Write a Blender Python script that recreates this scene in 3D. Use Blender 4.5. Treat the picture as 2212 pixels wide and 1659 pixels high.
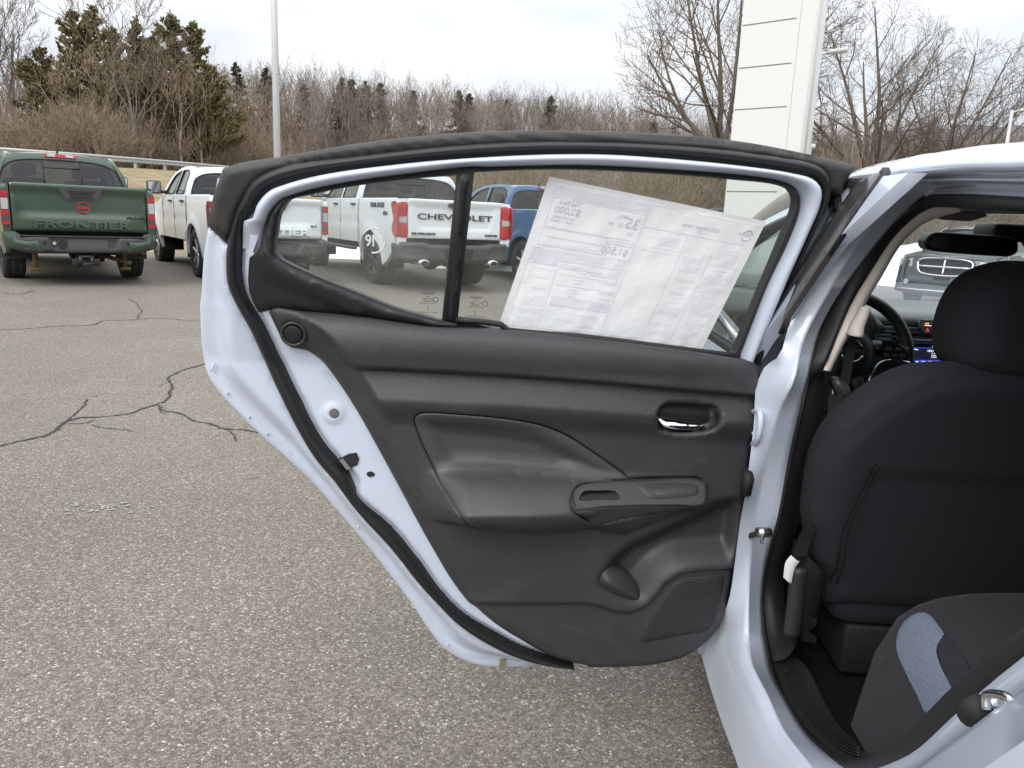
import bpy, bmesh, math, random
import numpy as np
from mathutils import Vector, Matrix
from mathutils.geometry import delaunay_2d_cdt
for _o in list(bpy.data.objects): bpy.data.objects.remove(_o)
SC = bpy.context.scene
COL = SC.collection
rad = math.radians
# ------------------------------------------------------------------ camera
FPX, PCX, PCY, CAMH = 1662.0, 1106.0, 829.5, 1.22      # focal length etc. in units of a 2212 px wide picture
_dv = np.array([-330.0, 7740.0, FPX]); _dv /= np.linalg.norm(_dv)
_fy = -(-330 * 94 + FPX * FPX) / 7740.0
_fv = np.array([94.0, _fy, FPX]); _fv /= np.linalg.norm(_fv)
_rv = np.cross(_dv, _fv)
if _rv[0] < 0: _rv = -_rv
CB = np.array([_rv, _fv, -_dv])                          # camera vector (x right, y down, z ahead) -> world
cam_d = bpy.data.cameras.new('camera'); cam = bpy.data.objects.new('camera', cam_d); COL.objects.link(cam)
cam_d.sensor_width = 36; cam_d.lens = 36 * FPX / 2212; cam_d.clip_start = 0.02; cam_d.clip_end = 3000
_R = np.array([CB @ [1, 0, 0], CB @ [0, -1, 0], CB @ [0, 0, -1]]).T
cam.matrix_world = Matrix([list(_R[i]) + [(0, 0, CAMH)[i]] for i in range(3)] + [[0, 0, 0, 1]])
SC.camera = cam
# ------------------------------------------------------------------ world: bright overcast
W = bpy.data.worlds.new('World'); SC.world = W; W.use_nodes = True
def build_world():
    nt = W.node_tree; n = nt.nodes; l = nt.links; n.clear()
    out = n.new('ShaderNodeOutputWorld')
    sky = n.new('ShaderNodeTexSky'); sky.sky_type = 'NISHITA'; sky.sun_disc = False
    sky.sun_elevation = rad(40); sky.sun_rotation = rad(200)
    b1 = n.new('ShaderNodeBackground'); b1.inputs['Strength'].default_value = 0.12; l.new(sky.outputs[0], b1.inputs[0])
    tc = n.new('ShaderNodeTexCoord'); sep = n.new('ShaderNodeSeparateXYZ'); l.new(tc.outputs['Generated'], sep.inputs[0])
    # cloud deck brightness grows towards the zenith (CIE overcast sky)
    mr = n.new('ShaderNodeMapRange'); mr.inputs['From Min'].default_value = 0; mr.inputs['From Max'].default_value = 1
    mr.inputs['To Min'].default_value = SKY_LOW; mr.inputs['To Max'].default_value = SKY_TOP
    l.new(sep.outputs['Z'], mr.inputs['Value'])
    mp = n.new('ShaderNodeMapping'); mp.inputs['Scale'].default_value = (1.6, 1.6, 5.0); l.new(tc.outputs['Generated'], mp.inputs[0])
    nz = n.new('ShaderNodeTexNoise'); nz.inputs['Scale'].default_value = 1.7; nz.inputs['Detail'].default_value = 5; nz.inputs['Roughness'].default_value = .5
    l.new(mp.outputs[0], nz.inputs[0])
    cr = n.new('ShaderNodeValToRGB'); cr.color_ramp.elements[0].position = .36; cr.color_ramp.elements[1].position = .6
    cr.color_ramp.elements[0].color = (.72, .77, .84, 1); cr.color_ramp.elements[1].color = (.99, .99, 1.0, 1)
    l.new(nz.outputs[0], cr.inputs[0])
    b2 = n.new('ShaderNodeBackground'); l.new(cr.outputs[0], b2.inputs[0]); l.new(mr.outputs[0], b2.inputs[1])
    mx = n.new('ShaderNodeMixShader'); mx.inputs[0].default_value = .93
    l.new(b1.outputs[0], mx.inputs[1]); l.new(b2.outputs[0], mx.inputs[2]); l.new(mx.outputs[0], out.inputs[0])
SKY_LOW, SKY_TOP = 0.53, 2.12
build_world()
sun_d = bpy.data.lights.new('sun', 'SUN'); sun_d.energy = 1.35; sun_d.angle = rad(40); sun_d.color = (1, .97, .93)
sun = bpy.data.objects.new('sun', sun_d); COL.objects.link(sun); sun.rotation_euler = (rad(50), 0, rad(-20)); sun.location = (0, 0, 40)
SC.view_settings.view_transform = 'Standard'; SC.view_settings.look = 'None'
SC.view_settings.exposure = 0.48; SC.view_settings.gamma = 1.0; SC.view_settings.use_curve_mapping = False
SC.render.engine = 'CYCLES'
SC.cycles.max_bounces = 10; SC.cycles.transparent_max_bounces = 24; SC.cycles.diffuse_bounces = 4; SC.cycles.glossy_bounces = 4
SC.cycles.caustics_reflective = False; SC.cycles.caustics_refractive = False
SC.cycles.use_denoising = True; SC.cycles.sample_clamp_indirect = 6

# ------------------------------------------------------------------ picture -> place
def rays(px):
    px = np.atleast_2d(np.asarray(px, float))
    v = np.stack([px[:, 0] - PCX, px[:, 1] - PCY, np.full(len(px), FPX)], 1)
    return v @ CB.T
ORI = np.array([0, 0, CAMH])
def on_plane(px, p0, nrm):
    d = rays(px); t = ((np.asarray(p0) - ORI) @ nrm) / (d @ nrm)
    return ORI + d * t[:, None]
def on_z(px, z=0.0): return on_plane(px, (0, 0, z), np.array([0, 0, 1.0]))
def on_y(px, Y): return on_plane(px, (0, Y, 0), np.array([0, 1.0, 0]))
def on_x(px, X):
    d = rays(px); X = np.broadcast_to(np.asarray(X, float), (len(d),)); t = X / d[:, 0]
    return ORI + d * t[:, None]
def tumble(z): return np.maximum(0, z - .92) * .42
def on_side(px, X):
    """a point on the car's flank, which leans inwards above the belt line"""
    X = np.asarray(X, float)
    p = on_x(px, X)
    for _ in range(25): p = on_x(px, X + tumble(p[:, 2]))
    return p
def proj(p):
    c = (np.asarray(p, float) - ORI) @ CB
    return np.stack([PCX + FPX * c[..., 0] / c[..., 2], PCY + FPX * c[..., 1] / c[..., 2]], -1)
_REG = {1: (0, 0, 1100), 2: (0, 500, 900), 3: (800, 500, 1300), 4: (1900, 600, 1400), 5: (2300, 0, 1732), 6: (2900, 600, 1132),
        7: (2900, 1200, 1132), 8: (2700, 2100, 1332), 9: (1500, 1500, 1500), 10: (750, 700, 1200), 11: (0, 1200, 1400), 12: (1100, 1900, 1400)}
def T(r, *pts):
    """points measured on an enlargement -> 2212 px picture units"""
    x0, y0, w = _REG[r]; s = w / 2212.0
    return [((x0 + a * s) * .548611, (y0 + b * s) * .548611) for a, b in pts]

# ------------------------------------------------------------------ curves
def smooth(pts, n=None, closed=False, step=None):
    P = np.asarray(pts, float); m = len(P)
    if closed: Q = np.vstack([P[-1], P, P[0], P[1]])
    else: Q = np.vstack([2 * P[0] - P[1], P, 2 * P[-1] - P[-2]])
    out = []
    for i in range(m if closed else m - 1):
        p0, p1, p2, p3 = Q[i], Q[i + 1], Q[i + 2], Q[i + 3]
        t0 = 0; t1 = t0 + max(np.linalg.norm(p1 - p0), 1e-9) ** .5; t2 = t1 + max(np.linalg.norm(p2 - p1), 1e-9) ** .5; t3 = t2 + max(np.linalg.norm(p3 - p2), 1e-9) ** .5
        t = np.linspace(t1, t2, 12, endpoint=False)[:, None]
        A1 = (t1 - t) / (t1 - t0) * p0 + (t - t0) / (t1 - t0) * p1; A2 = (t2 - t) / (t2 - t1) * p1 + (t - t1) / (t2 - t1) * p2
        A3 = (t3 - t) / (t3 - t2) * p2 + (t - t2) / (t3 - t2) * p3
        B1 = (t2 - t) / (t2 - t0) * A1 + (t - t0) / (t2 - t0) * A2; B2 = (t3 - t) / (t3 - t1) * A2 + (t - t1) / (t3 - t1) * A3
        out.append((t2 - t) / (t2 - t1) * B1 + (t - t1) / (t2 - t1) * B2)
    out = np.vstack(out + ([] if closed else [P[-1:]]))
    return resample(out, n, closed, step)
def resample(P, n=None, closed=False, step=None):
    P = np.asarray(P, float)
    if closed: P = np.vstack([P, P[:1]])
    s = np.concatenate([[0], np.cumsum(np.linalg.norm(np.diff(P, axis=0), axis=1))])
    if n is None: n = len(P) if step is None else max(4, int(round(s[-1] / step)) + (0 if closed else 1))
    t = np.linspace(0, s[-1], n + 1)[:-1] if closed else np.linspace(0, s[-1], n)
    return np.stack([np.interp(t, s, P[:, k]) for k in range(P.shape[1])], 1)
def seg_dist(pts, poly, closed=True):
    pts = np.asarray(pts, float); A = np.asarray(poly, float); B = np.roll(A, -1, 0)
    if not closed: A, B = A[:-1], B[:-1]
    best = np.full(len(pts), 1e9)
    for a, b in zip(A, B):
        ab = b - a; t = np.clip(((pts - a) @ ab) / max(ab @ ab, 1e-18), 0, 1)
        best = np.minimum(best, ((pts - a - t[:, None] * ab) ** 2).sum(1))
    return np.sqrt(best)
def inside(pts, poly):
    pts = np.asarray(pts, float); A = np.asarray(poly, float); B = np.roll(A, -1, 0); r = np.zeros(len(pts), bool)
    x, y = pts[:, 0], pts[:, 1]
    for (x0, y0), (x1, y1) in zip(A, B):
        if y0 == y1: continue
        r ^= ((y0 > y) != (y1 > y)) & (x < (x1 - x0) * (y - y0) / (y1 - y0) + x0)
    return r
def sdf(pts, poly): return seg_dist(pts, poly) * np.where(inside(pts, poly), 1, -1)
def sst(x, a, b):
    t = np.clip((x - a) / (b - a), 0, 1); return t * t * (3 - 2 * t)
def area2(P):
    P = np.asarray(P); return (P[:, 0] * np.roll(P[:, 1], -1) - np.roll(P[:, 0], -1) * P[:, 1]).sum()
def inset(P, d):
    P = np.asarray(P, float)
    t = np.roll(P, -1, 0) - np.roll(P, 1, 0); t /= np.maximum(np.linalg.norm(t, axis=1), 1e-12)[:, None]
    nrm = np.stack([-t[:, 1], t[:, 0]], 1) * (1 if area2(P) > 0 else -1)
    return P + nrm * d

# ------------------------------------------------------------------ meshes
def wloc(o):
    v = np.zeros(3)
    while o is not None: v += np.array(o.location); o = o.parent
    return v
def mesh(name, V, F, mat, smooth_=True):
    me = bpy.data.meshes.new(name)
    V = np.asarray(V, float)
    me.from_pydata(V.tolist() if len(V) else [], [], [list(f) for f in F])
    me.update()
    if smooth_ and len(me.polygons): me.polygons.foreach_set('use_smooth', [True] * len(me.polygons))
    if mat is not None:
        for m in (mat if isinstance(mat, (list, tuple)) else [mat]): me.materials.append(m)
    return me
def fast_mesh(name, V, Q, mat, smooth_=True):
    """V (n,3), Q (m,k) arrays, all faces with k corners"""
    me = bpy.data.meshes.new(name); V = np.asarray(V, np.float32); Q = np.asarray(Q, np.int32); k = Q.shape[1]
    me.vertices.add(len(V)); me.vertices.foreach_set('co', V.ravel())
    me.loops.add(Q.size); me.loops.foreach_set('vertex_index', Q.ravel())
    me.polygons.add(len(Q)); me.polygons.foreach_set('loop_start', np.arange(len(Q), dtype=np.int32) * k)
    me.polygons.foreach_set('loop_total', np.full(len(Q), k, np.int32))
    me.polygons.foreach_set('use_smooth', np.full(len(Q), smooth_))
    me.update(calc_edges=True); me.validate(); me.materials.append(mat)
    return me
def link(name, me, parent=None, label=None):
    o = bpy.data.objects.new(name, me); COL.objects.link(o)
    if parent is not None and parent.parent is not None and parent.parent.parent is not None: parent = parent.parent   # thing > part > sub-part, no deeper
    if parent is not None: o.parent = parent
    if label: o['label'] = label
    return o
def obj(name, V, F, mat, parent=None, smooth_=True, world=False, label=None):
    V = np.asarray(V, float)
    if world and parent is not None: V = V - wloc(parent)
    return link(name, mesh(name, V, F, mat, smooth_), parent, label)
def thing(name, label, cat, loc=(0, 0, 0), rz=0.0, group=None, scale=1.0):
    o = bpy.data.objects.new(name, None); COL.objects.link(o); o.location = loc; o.rotation_euler = (0, 0, rz); o.scale = (scale,) * 3
    o.empty_display_size = .1
    return tag(o, label, cat, group)
def tag(o, label, cat, group=None):
    o['label'] = label; o['category'] = cat
    if group: o['group'] = group
    return o
def struct(o): o['kind'] = 'structure'; return o
def stuff(o): o['kind'] = 'stuff'; return o
class MB:
    """collects vertices and faces for one mesh"""
    def __init__(s): s.V = []; s.F = []; s.n = 0
    def add(s, V, F):
        V = np.asarray(V, float).reshape(-1, 3); s.V.append(V); s.F += [[i + s.n for i in f] for f in F]; s.n += len(V); return s
    def done(s, name, mat, parent=None, smooth_=True, world=False, label=None):
        return obj(name, np.vstack(s.V), s.F, mat, parent, smooth_, world, label)
def grid_faces(a, b, closed_a=False, closed_b=False, flip=False):
    F = []
    for i in range(a if closed_a else a - 1):
        for j in range(b if closed_b else b - 1):
            q = [i * b + j, ((i + 1) % a) * b + j, ((i + 1) % a) * b + (j + 1) % b, i * b + (j + 1) % b]
            F.append(q[::-1] if flip else q)
    return F
def loft(curves, closed=False, flip=False):
    n = len(curves[0]); V = np.vstack(curves); return V, grid_faces(len(curves), n, False, closed, flip)
def box_vf(x0, x1, y0, y1, z0, z1, b=0.0):
    """box with bevelled edges (b), 24 corner points"""
    if b <= 0:
        V = [(x, y, z) for x in (x0, x1) for y in (y0, y1) for z in (z0, z1)]
        return V, [(0, 1, 3, 2), (4, 6, 7, 5), (0, 4, 5, 1), (2, 3, 7, 6), (0, 2, 6, 4), (1, 5, 7, 3)]
    bm = bmesh.new(); bmesh.ops.create_cube(bm, size=1)
    for v in bm.verts: v.co = ((x0 + x1) / 2 + v.co.x * (x1 - x0), (y0 + y1) / 2 + v.co.y * (y1 - y0), (z0 + z1) / 2 + v.co.z * (z1 - z0))
    bmesh.ops.bevel(bm, geom=list(bm.edges), offset=b, segments=2, affect='EDGES', profile=.5)
    bm.verts.index_update(); V = [tuple(v.co) for v in bm.verts]; F = [[v.index for v in f.verts] for f in bm.faces]; bm.free(); return V, F
def box(name, x0, x1, y0, y1, z0, z1, mat, parent=None, b=0.0, label=None):
    V, F = box_vf(x0, x1, y0, y1, z0, z1, b); return obj(name, V, F, mat, parent, b > 0, False, label)
def frames(path):
    P = np.asarray(path, float); t = np.gradient(P, axis=0); t /= np.maximum(np.linalg.norm(t, axis=1), 1e-12)[:, None]
    u = np.cross(t[0], [0, 0, 1.0])
    if np.linalg.norm(u) < .1: u = np.cross(t[0], [1.0, 0, 0])
    u /= np.linalg.norm(u); U = []
    for k in range(len(P)):
        u = u - t[k] * (u @ t[k]); u /= np.linalg.norm(u); U.append(u)
    U = np.array(U); return P, t, U, np.cross(t, U)
def tube_vf(path, r, n=8, caps=True, sx=1.0):
    P, t, U, Vv = frames(path); r = np.broadcast_to(np.asarray(r, float), (len(P),)); a = np.linspace(0, 2 * math.pi, n, endpoint=False)
    V = (P[:, None] + r[:, None, None] * (sx * np.cos(a)[None, :, None] * U[:, None] + np.sin(a)[None, :, None] * Vv[:, None])).reshape(-1, 3)
    F = grid_faces(len(P), n, False, True)
    if caps: F += [list(range(n)), list(range((len(P) - 1) * n, len(P) * n))[::-1]]
    return V, F
def tube(name, path, r, mat, parent=None, n=8, world=False, sx=1.0, label=None):
    V, F = tube_vf(path, r, n, True, sx); return obj(name, V, F, mat, parent, True, world, label)
def lathe_vf(prof, n=24, axis='x', c=(0, 0, 0)):
    """prof: (radius, offset along axis)"""
    a = np.linspace(0, 2 * math.pi, n, endpoint=False); V = []
    for r, h in prof:
        for q in a:
            p = (h, r * math.cos(q), r * math.sin(q)) if axis == 'x' else ((r * math.cos(q), h, r * math.sin(q)) if axis == 'y' else (r * math.cos(q), r * math.sin(q), h))
            V.append((c[0] + p[0], c[1] + p[1], c[2] + p[2]))
    F = grid_faces(len(prof), n, False, True); F += [list(range(n)), list(range((len(prof) - 1) * n, len(prof) * n))[::-1]]
    return V, F
def cdt(outline, holes=(), step=.02, creases=(), rings=(), margin=.45):
    """triangles of a flat region whose edges follow the outline, the holes and the crease lines"""
    pts = []; edges = []
    def poly(P, closed):
        b = len(pts); pts.extend(map(tuple, P)); m = len(P)
        edges.extend((b + i, b + i + 1) for i in range(m - 1))
        if closed: edges.append((b + m - 1, b))
    outline = np.asarray(outline, float); holes = [np.asarray(h, float) for h in holes]
    poly(outline, True)
    for h in holes: poly(h, True)
    for c in creases: poly(np.asarray(c, float), False)
    extra = []
    for d in rings:
        for P, s in [(outline, 1)] + [(h, -1) for h in holes]:
            q = inset(P, d * s); extra.append(q)
    lo, hi = outline.min(0), outline.max(0)
    if step:
        xs = np.arange(lo[0] + step * .5, hi[0], step); ys = np.arange(lo[1] + step * .5, hi[1], step * .87)
        X, Y = np.meshgrid(xs, ys); X = X + (np.arange(len(ys)) % 2)[:, None] * step * .5
        G = np.stack([X.ravel(), Y.ravel()], 1)
        ok = sdf(G, outline) > step * margin + (max(rings) if rings else 0)
        for h in holes: ok &= sdf(G, h) < -step * margin - (max(rings) if rings else 0)
        for c in creases: ok &= seg_dist(G, c, False) > step * margin
        extra.append(G[ok])
    if extra:
        E = np.vstack(extra); ok = sdf(E, outline) > 1e-4
        if rings:
            ok &= sdf(E, outline) > min(rings) * .7
        for h in holes: ok &= sdf(E, h) < -(min(rings) * .7 if rings else 1e-4)
        pts.extend(map(tuple, E[ok]))
    r = delaunay_2d_cdt([Vector(p) for p in pts], edges, [], 0, 1e-6)
    V = np.array([(v.x, v.y) for v in r[0]]); F = np.array([f[:3] for f in r[2]])
    c = V[F].mean(1); ok = inside(c, outline)
    for h in holes: ok &= ~inside(c, h)
    F = F[ok]
    fl = ((V[F[:, 1]] - V[F[:, 0]])[:, 0] * (V[F[:, 2]] - V[F[:, 0]])[:, 1] - (V[F[:, 1]] - V[F[:, 0]])[:, 1] * (V[F[:, 2]] - V[F[:, 0]])[:, 0]) < 0
    F[fl] = F[fl][:, ::-1]
    used = np.unique(F); remap = -np.ones(len(V), int); remap[used] = np.arange(len(used))
    return V[used], remap[F]
def relief(name, outline, mapf, h, mat, parent=None, holes=(), step=.02, creases=(), rings=(), thick=.01, back=False, flip=False, world=False, label=None, smooth_=True):
    """a panel: flat region lifted by h(u,v), with a skirt of the given thickness; mapf(uv, h) -> xyz"""
    V, F = cdt(outline, holes, step, creases, rings)
    hv = h(V) if callable(h) else np.full(len(V), float(h))
    P = mapf(V, hv); F = [list(f) for f in F]; out = [P]; n = len(P)
    if thick:
        cnt = {}
        for f in F:
            for a, b in ((f[0], f[1]), (f[1], f[2]), (f[2], f[0])):
                if (b, a) in cnt: del cnt[(b, a)]
                else: cnt[(a, b)] = 1
        vs = sorted({a for e in cnt for a in e}); ix = {v: n + k for k, v in enumerate(vs)}
        out.append(P[vs]); m = n + len(vs); ib = {v: m + k for k, v in enumerate(vs)}
        out.append(mapf(V[vs], hv[vs] - thick))
        F += [[ix[b], ix[a], ib[a], ib[b]] for a, b in cnt]; n = m + len(vs)
        if back:
            out.append(mapf(V, hv - thick)); F += [[f[0] + n, f[2] + n, f[1] + n] for f in F[:len(F)] if len(f) == 3]
    if flip: F = [f[::-1] for f in F]
    return obj(name, np.vstack(out), F, mat, parent, smooth_, world, label)
_txt = {}
def text_vf(s, size=1.0, depth=0.0, bold=0.0, align='LEFT', sx=1.0, bevel=0.0):
    key = (s, depth / size if size else 0, bold, align, bevel)
    if key not in _txt:
        c = bpy.data.curves.new('t', 'FONT'); c.body = s; c.size = 1; c.extrude = depth / size; c.offset = bold; c.align_x = align; c.resolution_u = 3; c.bevel_depth = bevel; c.bevel_resolution = 1
        o = bpy.data.objects.new('t', c); COL.objects.link(o); dg = bpy.context.evaluated_depsgraph_get()
        me = bpy.data.meshes.new_from_object(o.evaluated_get(dg))
        _txt[key] = (np.array([v.co[:] for v in me.vertices]).reshape(-1, 3), [list(p.vertices) for p in me.polygons])
        bpy.data.objects.remove(o); bpy.data.curves.remove(c); bpy.data.meshes.remove(me)
    V, F = _txt[key]; return V * [size * sx, size, size], F
def text(name, s, size, org, ax, ay, mat, parent=None, depth=.002, bold=0.0, align='LEFT', sx=1.0, world=False, label=None, shear=0.0, bevel=0.0):
    V, F = text_vf(s, size, depth, bold, align, sx, bevel); ax = np.array(ax, float); ay = np.array(ay, float); az = np.cross(ax, ay); az /= np.linalg.norm(az)
    P = np.array(org) + (V[:, :1] + shear * V[:, 1:2]) * ax + V[:, 1:2] * ay + (V[:, 2:3] + depth) * az
    return obj(name, P, F, mat, parent, False, world, label)
def nearest_on(P, poly):
    """for each P its nearest point on an open polyline"""
    out = []
    A, B = poly[:-1], poly[1:]; ab = B - A; L = (ab ** 2).sum(1)
    for p in P:
        t = np.clip(((p - A) * ab).sum(1) / np.maximum(L, 1e-18), 0, 1); q = A + t[:, None] * ab; out.append(q[((q - p) ** 2).sum(1).argmin()])
    return np.array(out)
def copy_tree(o, parent=None):
    c = o.copy(); COL.objects.link(c); c.parent = parent
    for ch in list(o.children): copy_tree(ch, c)
    return c
# ------------------------------------------------------------------ materials
def M(name, col, rough=.5, metal=0.0, coat=0.0, spec=.5, bump=None, var=None, emit=None, sheen=0.0, coat_rough=.05):
    """Principled material; bump=(scale, strength, distance) fine noise relief; var=(scale, amount) soft mottling"""
    m = bpy.data.materials.new(name); m.use_nodes = True; nt = m.node_tree; b = nt.nodes['Principled BSDF']; l = nt.links
    b.inputs['Base Color'].default_value = (*col, 1); b.inputs['Roughness'].default_value = rough; b.inputs['Metallic'].default_value = metal
    b.inputs['Coat Weight'].default_value = coat; b.inputs['Coat Roughness'].default_value = coat_rough; b.inputs['Specular IOR Level'].default_value = spec
    b.inputs['Sheen Weight'].default_value = sheen
    if bump or var: tc = nt.nodes.new('ShaderNodeTexCoord')
    if var:
        nz = nt.nodes.new('ShaderNodeTexNoise'); nz.inputs['Scale'].default_value = var[0]; nz.inputs['Detail'].default_value = 5; l.new(tc.outputs['Object'], nz.inputs['Vector'])
        mx = nt.nodes.new('ShaderNodeMix'); mx.data_type = 'RGBA'; l.new(nz.outputs[0], mx.inputs[0])
        mx.inputs[6].default_value = (*[c * (1 - var[1]) for c in col], 1); mx.inputs[7].default_value = (*[min(1, c * (1 + var[1])) for c in col], 1); l.new(mx.outputs[2], b.inputs['Base Color'])
    if bump:
        nb = nt.nodes.new('ShaderNodeTexNoise'); nb.inputs['Scale'].default_value = bump[0]; nb.inputs['Detail'].default_value = 2; l.new(tc.outputs['Object'], nb.inputs['Vector'])
        bp = nt.nodes.new('ShaderNodeBump'); bp.inputs['Strength'].default_value = bump[1]; bp.inputs['Distance'].default_value = bump[2]
        l.new(nb.outputs[0], bp.inputs['Height']); l.new(bp.outputs[0], b.inputs['Normal'])
    if emit: b.inputs['Emission Color'].default_value = (*emit[:3], 1); b.inputs['Emission Strength'].default_value = emit[3]
    return m
def glass(name, tint, opacity, dust=0.0, dust_col=(.55, .55, .5), f0=.05):
    """window pane: clear tint + a mirror sheen; opacity = share that is dark film; dust = road dust"""
    m = bpy.data.materials.new(name); m.use_nodes = True; nt = m.node_tree; n = nt.nodes; l = nt.links; n.clear()
    out = n.new('ShaderNodeOutputMaterial'); tr = n.new('ShaderNodeBsdfTransparent'); tr.inputs[0].default_value = (*tint, 1)
    gl = n.new('ShaderNodeBsdfGlossy'); gl.inputs['Roughness'].default_value = .02
    ge = n.new('ShaderNodeNewGeometry'); dt = n.new('ShaderNodeVectorMath'); dt.operation = 'DOT_PRODUCT'; l.new(ge.outputs['Incoming'], dt.inputs[0]); l.new(ge.outputs['Normal'], dt.inputs[1])
    ab = n.new('ShaderNodeMath'); ab.operation = 'ABSOLUTE'; l.new(dt.outputs['Value'], ab.inputs[0]); om = n.new('ShaderNodeMath'); om.operation = 'SUBTRACT'; om.inputs[0].default_value = 1; l.new(ab.outputs[0], om.inputs[1])
    pw = n.new('ShaderNodeMath'); pw.operation = 'POWER'; pw.inputs[1].default_value = 5; l.new(om.outputs[0], pw.inputs[0])
    lw = n.new('ShaderNodeMath'); lw.operation = 'MULTIPLY_ADD'; lw.inputs[1].default_value = .95 - f0; lw.inputs[2].default_value = f0; l.new(pw.outputs[0], lw.inputs[0])
    di = n.new('ShaderNodeBsdfDiffuse'); di.inputs[0].default_value = (.012, .013, .014, 1)
    m1 = n.new('ShaderNodeMixShader'); m1.inputs[0].default_value = opacity; l.new(tr.outputs[0], m1.inputs[1]); l.new(di.outputs[0], m1.inputs[2])
    last = m1
    if dust > 0:
        tc = n.new('ShaderNodeTexCoord'); nz = n.new('ShaderNodeTexNoise'); nz.inputs['Scale'].default_value = 9; nz.inputs['Detail'].default_value = 4; l.new(tc.outputs['Object'], nz.inputs[0])
        n2 = n.new('ShaderNodeTexNoise'); n2.inputs['Scale'].default_value = 420; l.new(tc.outputs['Object'], n2.inputs[0])
        r2 = n.new('ShaderNodeMapRange'); r2.inputs[1].default_value = .42; r2.inputs[2].default_value = .75; r2.inputs[3].default_value = .65; r2.inputs[4].default_value = 1.5; l.new(n2.outputs[0], r2.inputs[0])
        r1 = n.new('ShaderNodeMapRange'); r1.inputs[1].default_value = .35; r1.inputs[2].default_value = .7; r1.inputs[3].default_value = .55 * dust; r1.inputs[4].default_value = dust; l.new(nz.outputs[0], r1.inputs[0])
        mu = n.new('ShaderNodeMath'); mu.operation = 'MULTIPLY'; l.new(r1.outputs[0], mu.inputs[0]); l.new(r2.outputs[0], mu.inputs[1])
        dd = n.new('ShaderNodeBsdfDiffuse'); dd.inputs[0].default_value = (*dust_col, 1)
        tl = n.new('ShaderNodeBsdfTranslucent'); tl.inputs[0].default_value = (*dust_col, 1); md = n.new('ShaderNodeMixShader'); l.new(dd.outputs[0], md.inputs[1]); l.new(tl.outputs[0], md.inputs[2])
        m2 = n.new('ShaderNodeMixShader'); l.new(mu.outputs[0], m2.inputs[0]); l.new(last.outputs[0], m2.inputs[1]); l.new(md.outputs[0], m2.inputs[2]); last = m2
    m3 = n.new('ShaderNodeMixShader'); l.new(lw.outputs[0], m3.inputs[0]); l.new(last.outputs[0], m3.inputs[1]); l.new(gl.outputs[0], m3.inputs[2]); l.new(m3.outputs[0], out.inputs[0])
    return m
# ------------------------------------------------------------------ shared materials
PAINT = M('ice_blue_paint', (.57, .63, .73), .32, coat=1.0, spec=.5, coat_rough=.03)
PAINT_IN = M('ice_blue_inner_paint', (.55, .605, .71), .42, coat=.35, spec=.4, coat_rough=.2)
RUBBER = M('black_rubber', (.016, .016, .017), .55, bump=(300, .05, .002))
RUBBER_DUSTY = M('dusty_rubber', (.030, .029, .028), .6, var=(14, .5), bump=(500, .1, .002))
SEAL_M = M('seal_rubber', (.010, .010, .010), .5)
GLOSSB = M('gloss_black', (.012, .012, .013), .12, coat=.6)
PLAST = M('grained_plastic', (.039, .039, .042), .47, spec=.5, bump=(420, .45, .0016), var=(7, .22))
PLAST2 = M('soft_pad_plastic', (.050, .050, .052), .44, spec=.5, bump=(420, .4, .0014), var=(8, .15))
PLASTLIP = M('smooth_trim_plastic', (.034, .034, .034), .5, bump=(900, .2, .001))
SATINB = M('satin_black_trim', (.014, .014, .016), .42)
CARBON = M('carbon_pattern_trim', (.035, .035, .037), .42)
def _carbon():
    nt = CARBON.node_tree; b = nt.nodes['Principled BSDF']; tc = nt.nodes.new('ShaderNodeTexCoord'); w = nt.nodes.new('ShaderNodeTexWave')
    w.wave_type = 'BANDS'; w.bands_direction = 'DIAGONAL'; w.inputs['Scale'].default_value = 75; nt.links.new(tc.outputs['Object'], w.inputs[0])
    bp = nt.nodes.new('ShaderNodeBump'); bp.inputs['Strength'].default_value = .6; bp.inputs['Distance'].default_value = .001; nt.links.new(w.outputs[1], bp.inputs['Height']); nt.links.new(bp.outputs[0], b.inputs['Normal'])
_carbon()
CHROME = M('chrome', (.75, .76, .78), .08, 1.0)
STEEL = M('zinc_steel', (.55, .55, .53), .3, 1.0)
DARKM = M('dark_metal', (.05, .05, .05), .5, .6)
BLACK = M('dull_black', (.012, .012, .012), .7)
FABRIC = M('black_fabric', (.026, .027, .033), .9, spec=.2, bump=(700, .3, .001), sheen=.04)
FABRIC2 = M('black_fabric_bolster', (.030, .030, .033), .9, spec=.2, bump=(700, .3, .001), sheen=.06)
BELT_M = M('belt_webbing', (.010, .010, .011), .65)
CARPET = M('black_carpet', (.012, .011, .011), .95, spec=.1, bump=(420, .8, .004), var=(60, .4))
BEIGE = M('beige_pillar_trim', (.70, .65, .59), .7)
HEADL = M('headliner_cloth', (.50, .49, .48), .95, var=(40, .06))
PAPER = M('white_paper', (.92, .92, .93), .75)
def _paper():
    nt = PAPER.node_tree; n = nt.nodes; b = n['Principled BSDF']; o = n['Material Output']; t = n.new('ShaderNodeBsdfTranslucent'); t.inputs[0].default_value = (.92, .92, .93, 1)
    x = n.new('ShaderNodeMixShader'); x.inputs[0].default_value = .25; nt.links.new(b.outputs[0], x.inputs[1]); nt.links.new(t.outputs[0], x.inputs[2]); nt.links.new(x.outputs[0], o.inputs[0])
_paper()
PRINT = M('pale_print', (.64, .63, .69), .8)
PRINT_D = M('print_band', (.78, .77, .84), .8)
PRINT_G = M('grey_print', (.60, .59, .64), .8)
WHITEP = M('white_vehicle_paint', (.72, .755, .80), .32, coat=.6)
PANE = glass('clear_pane', (.90, .95, .92), .02, dust=.10)
PANE2 = glass('dusty_quarter_pane', (.90, .95, .92), .02, dust=.24)
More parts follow.
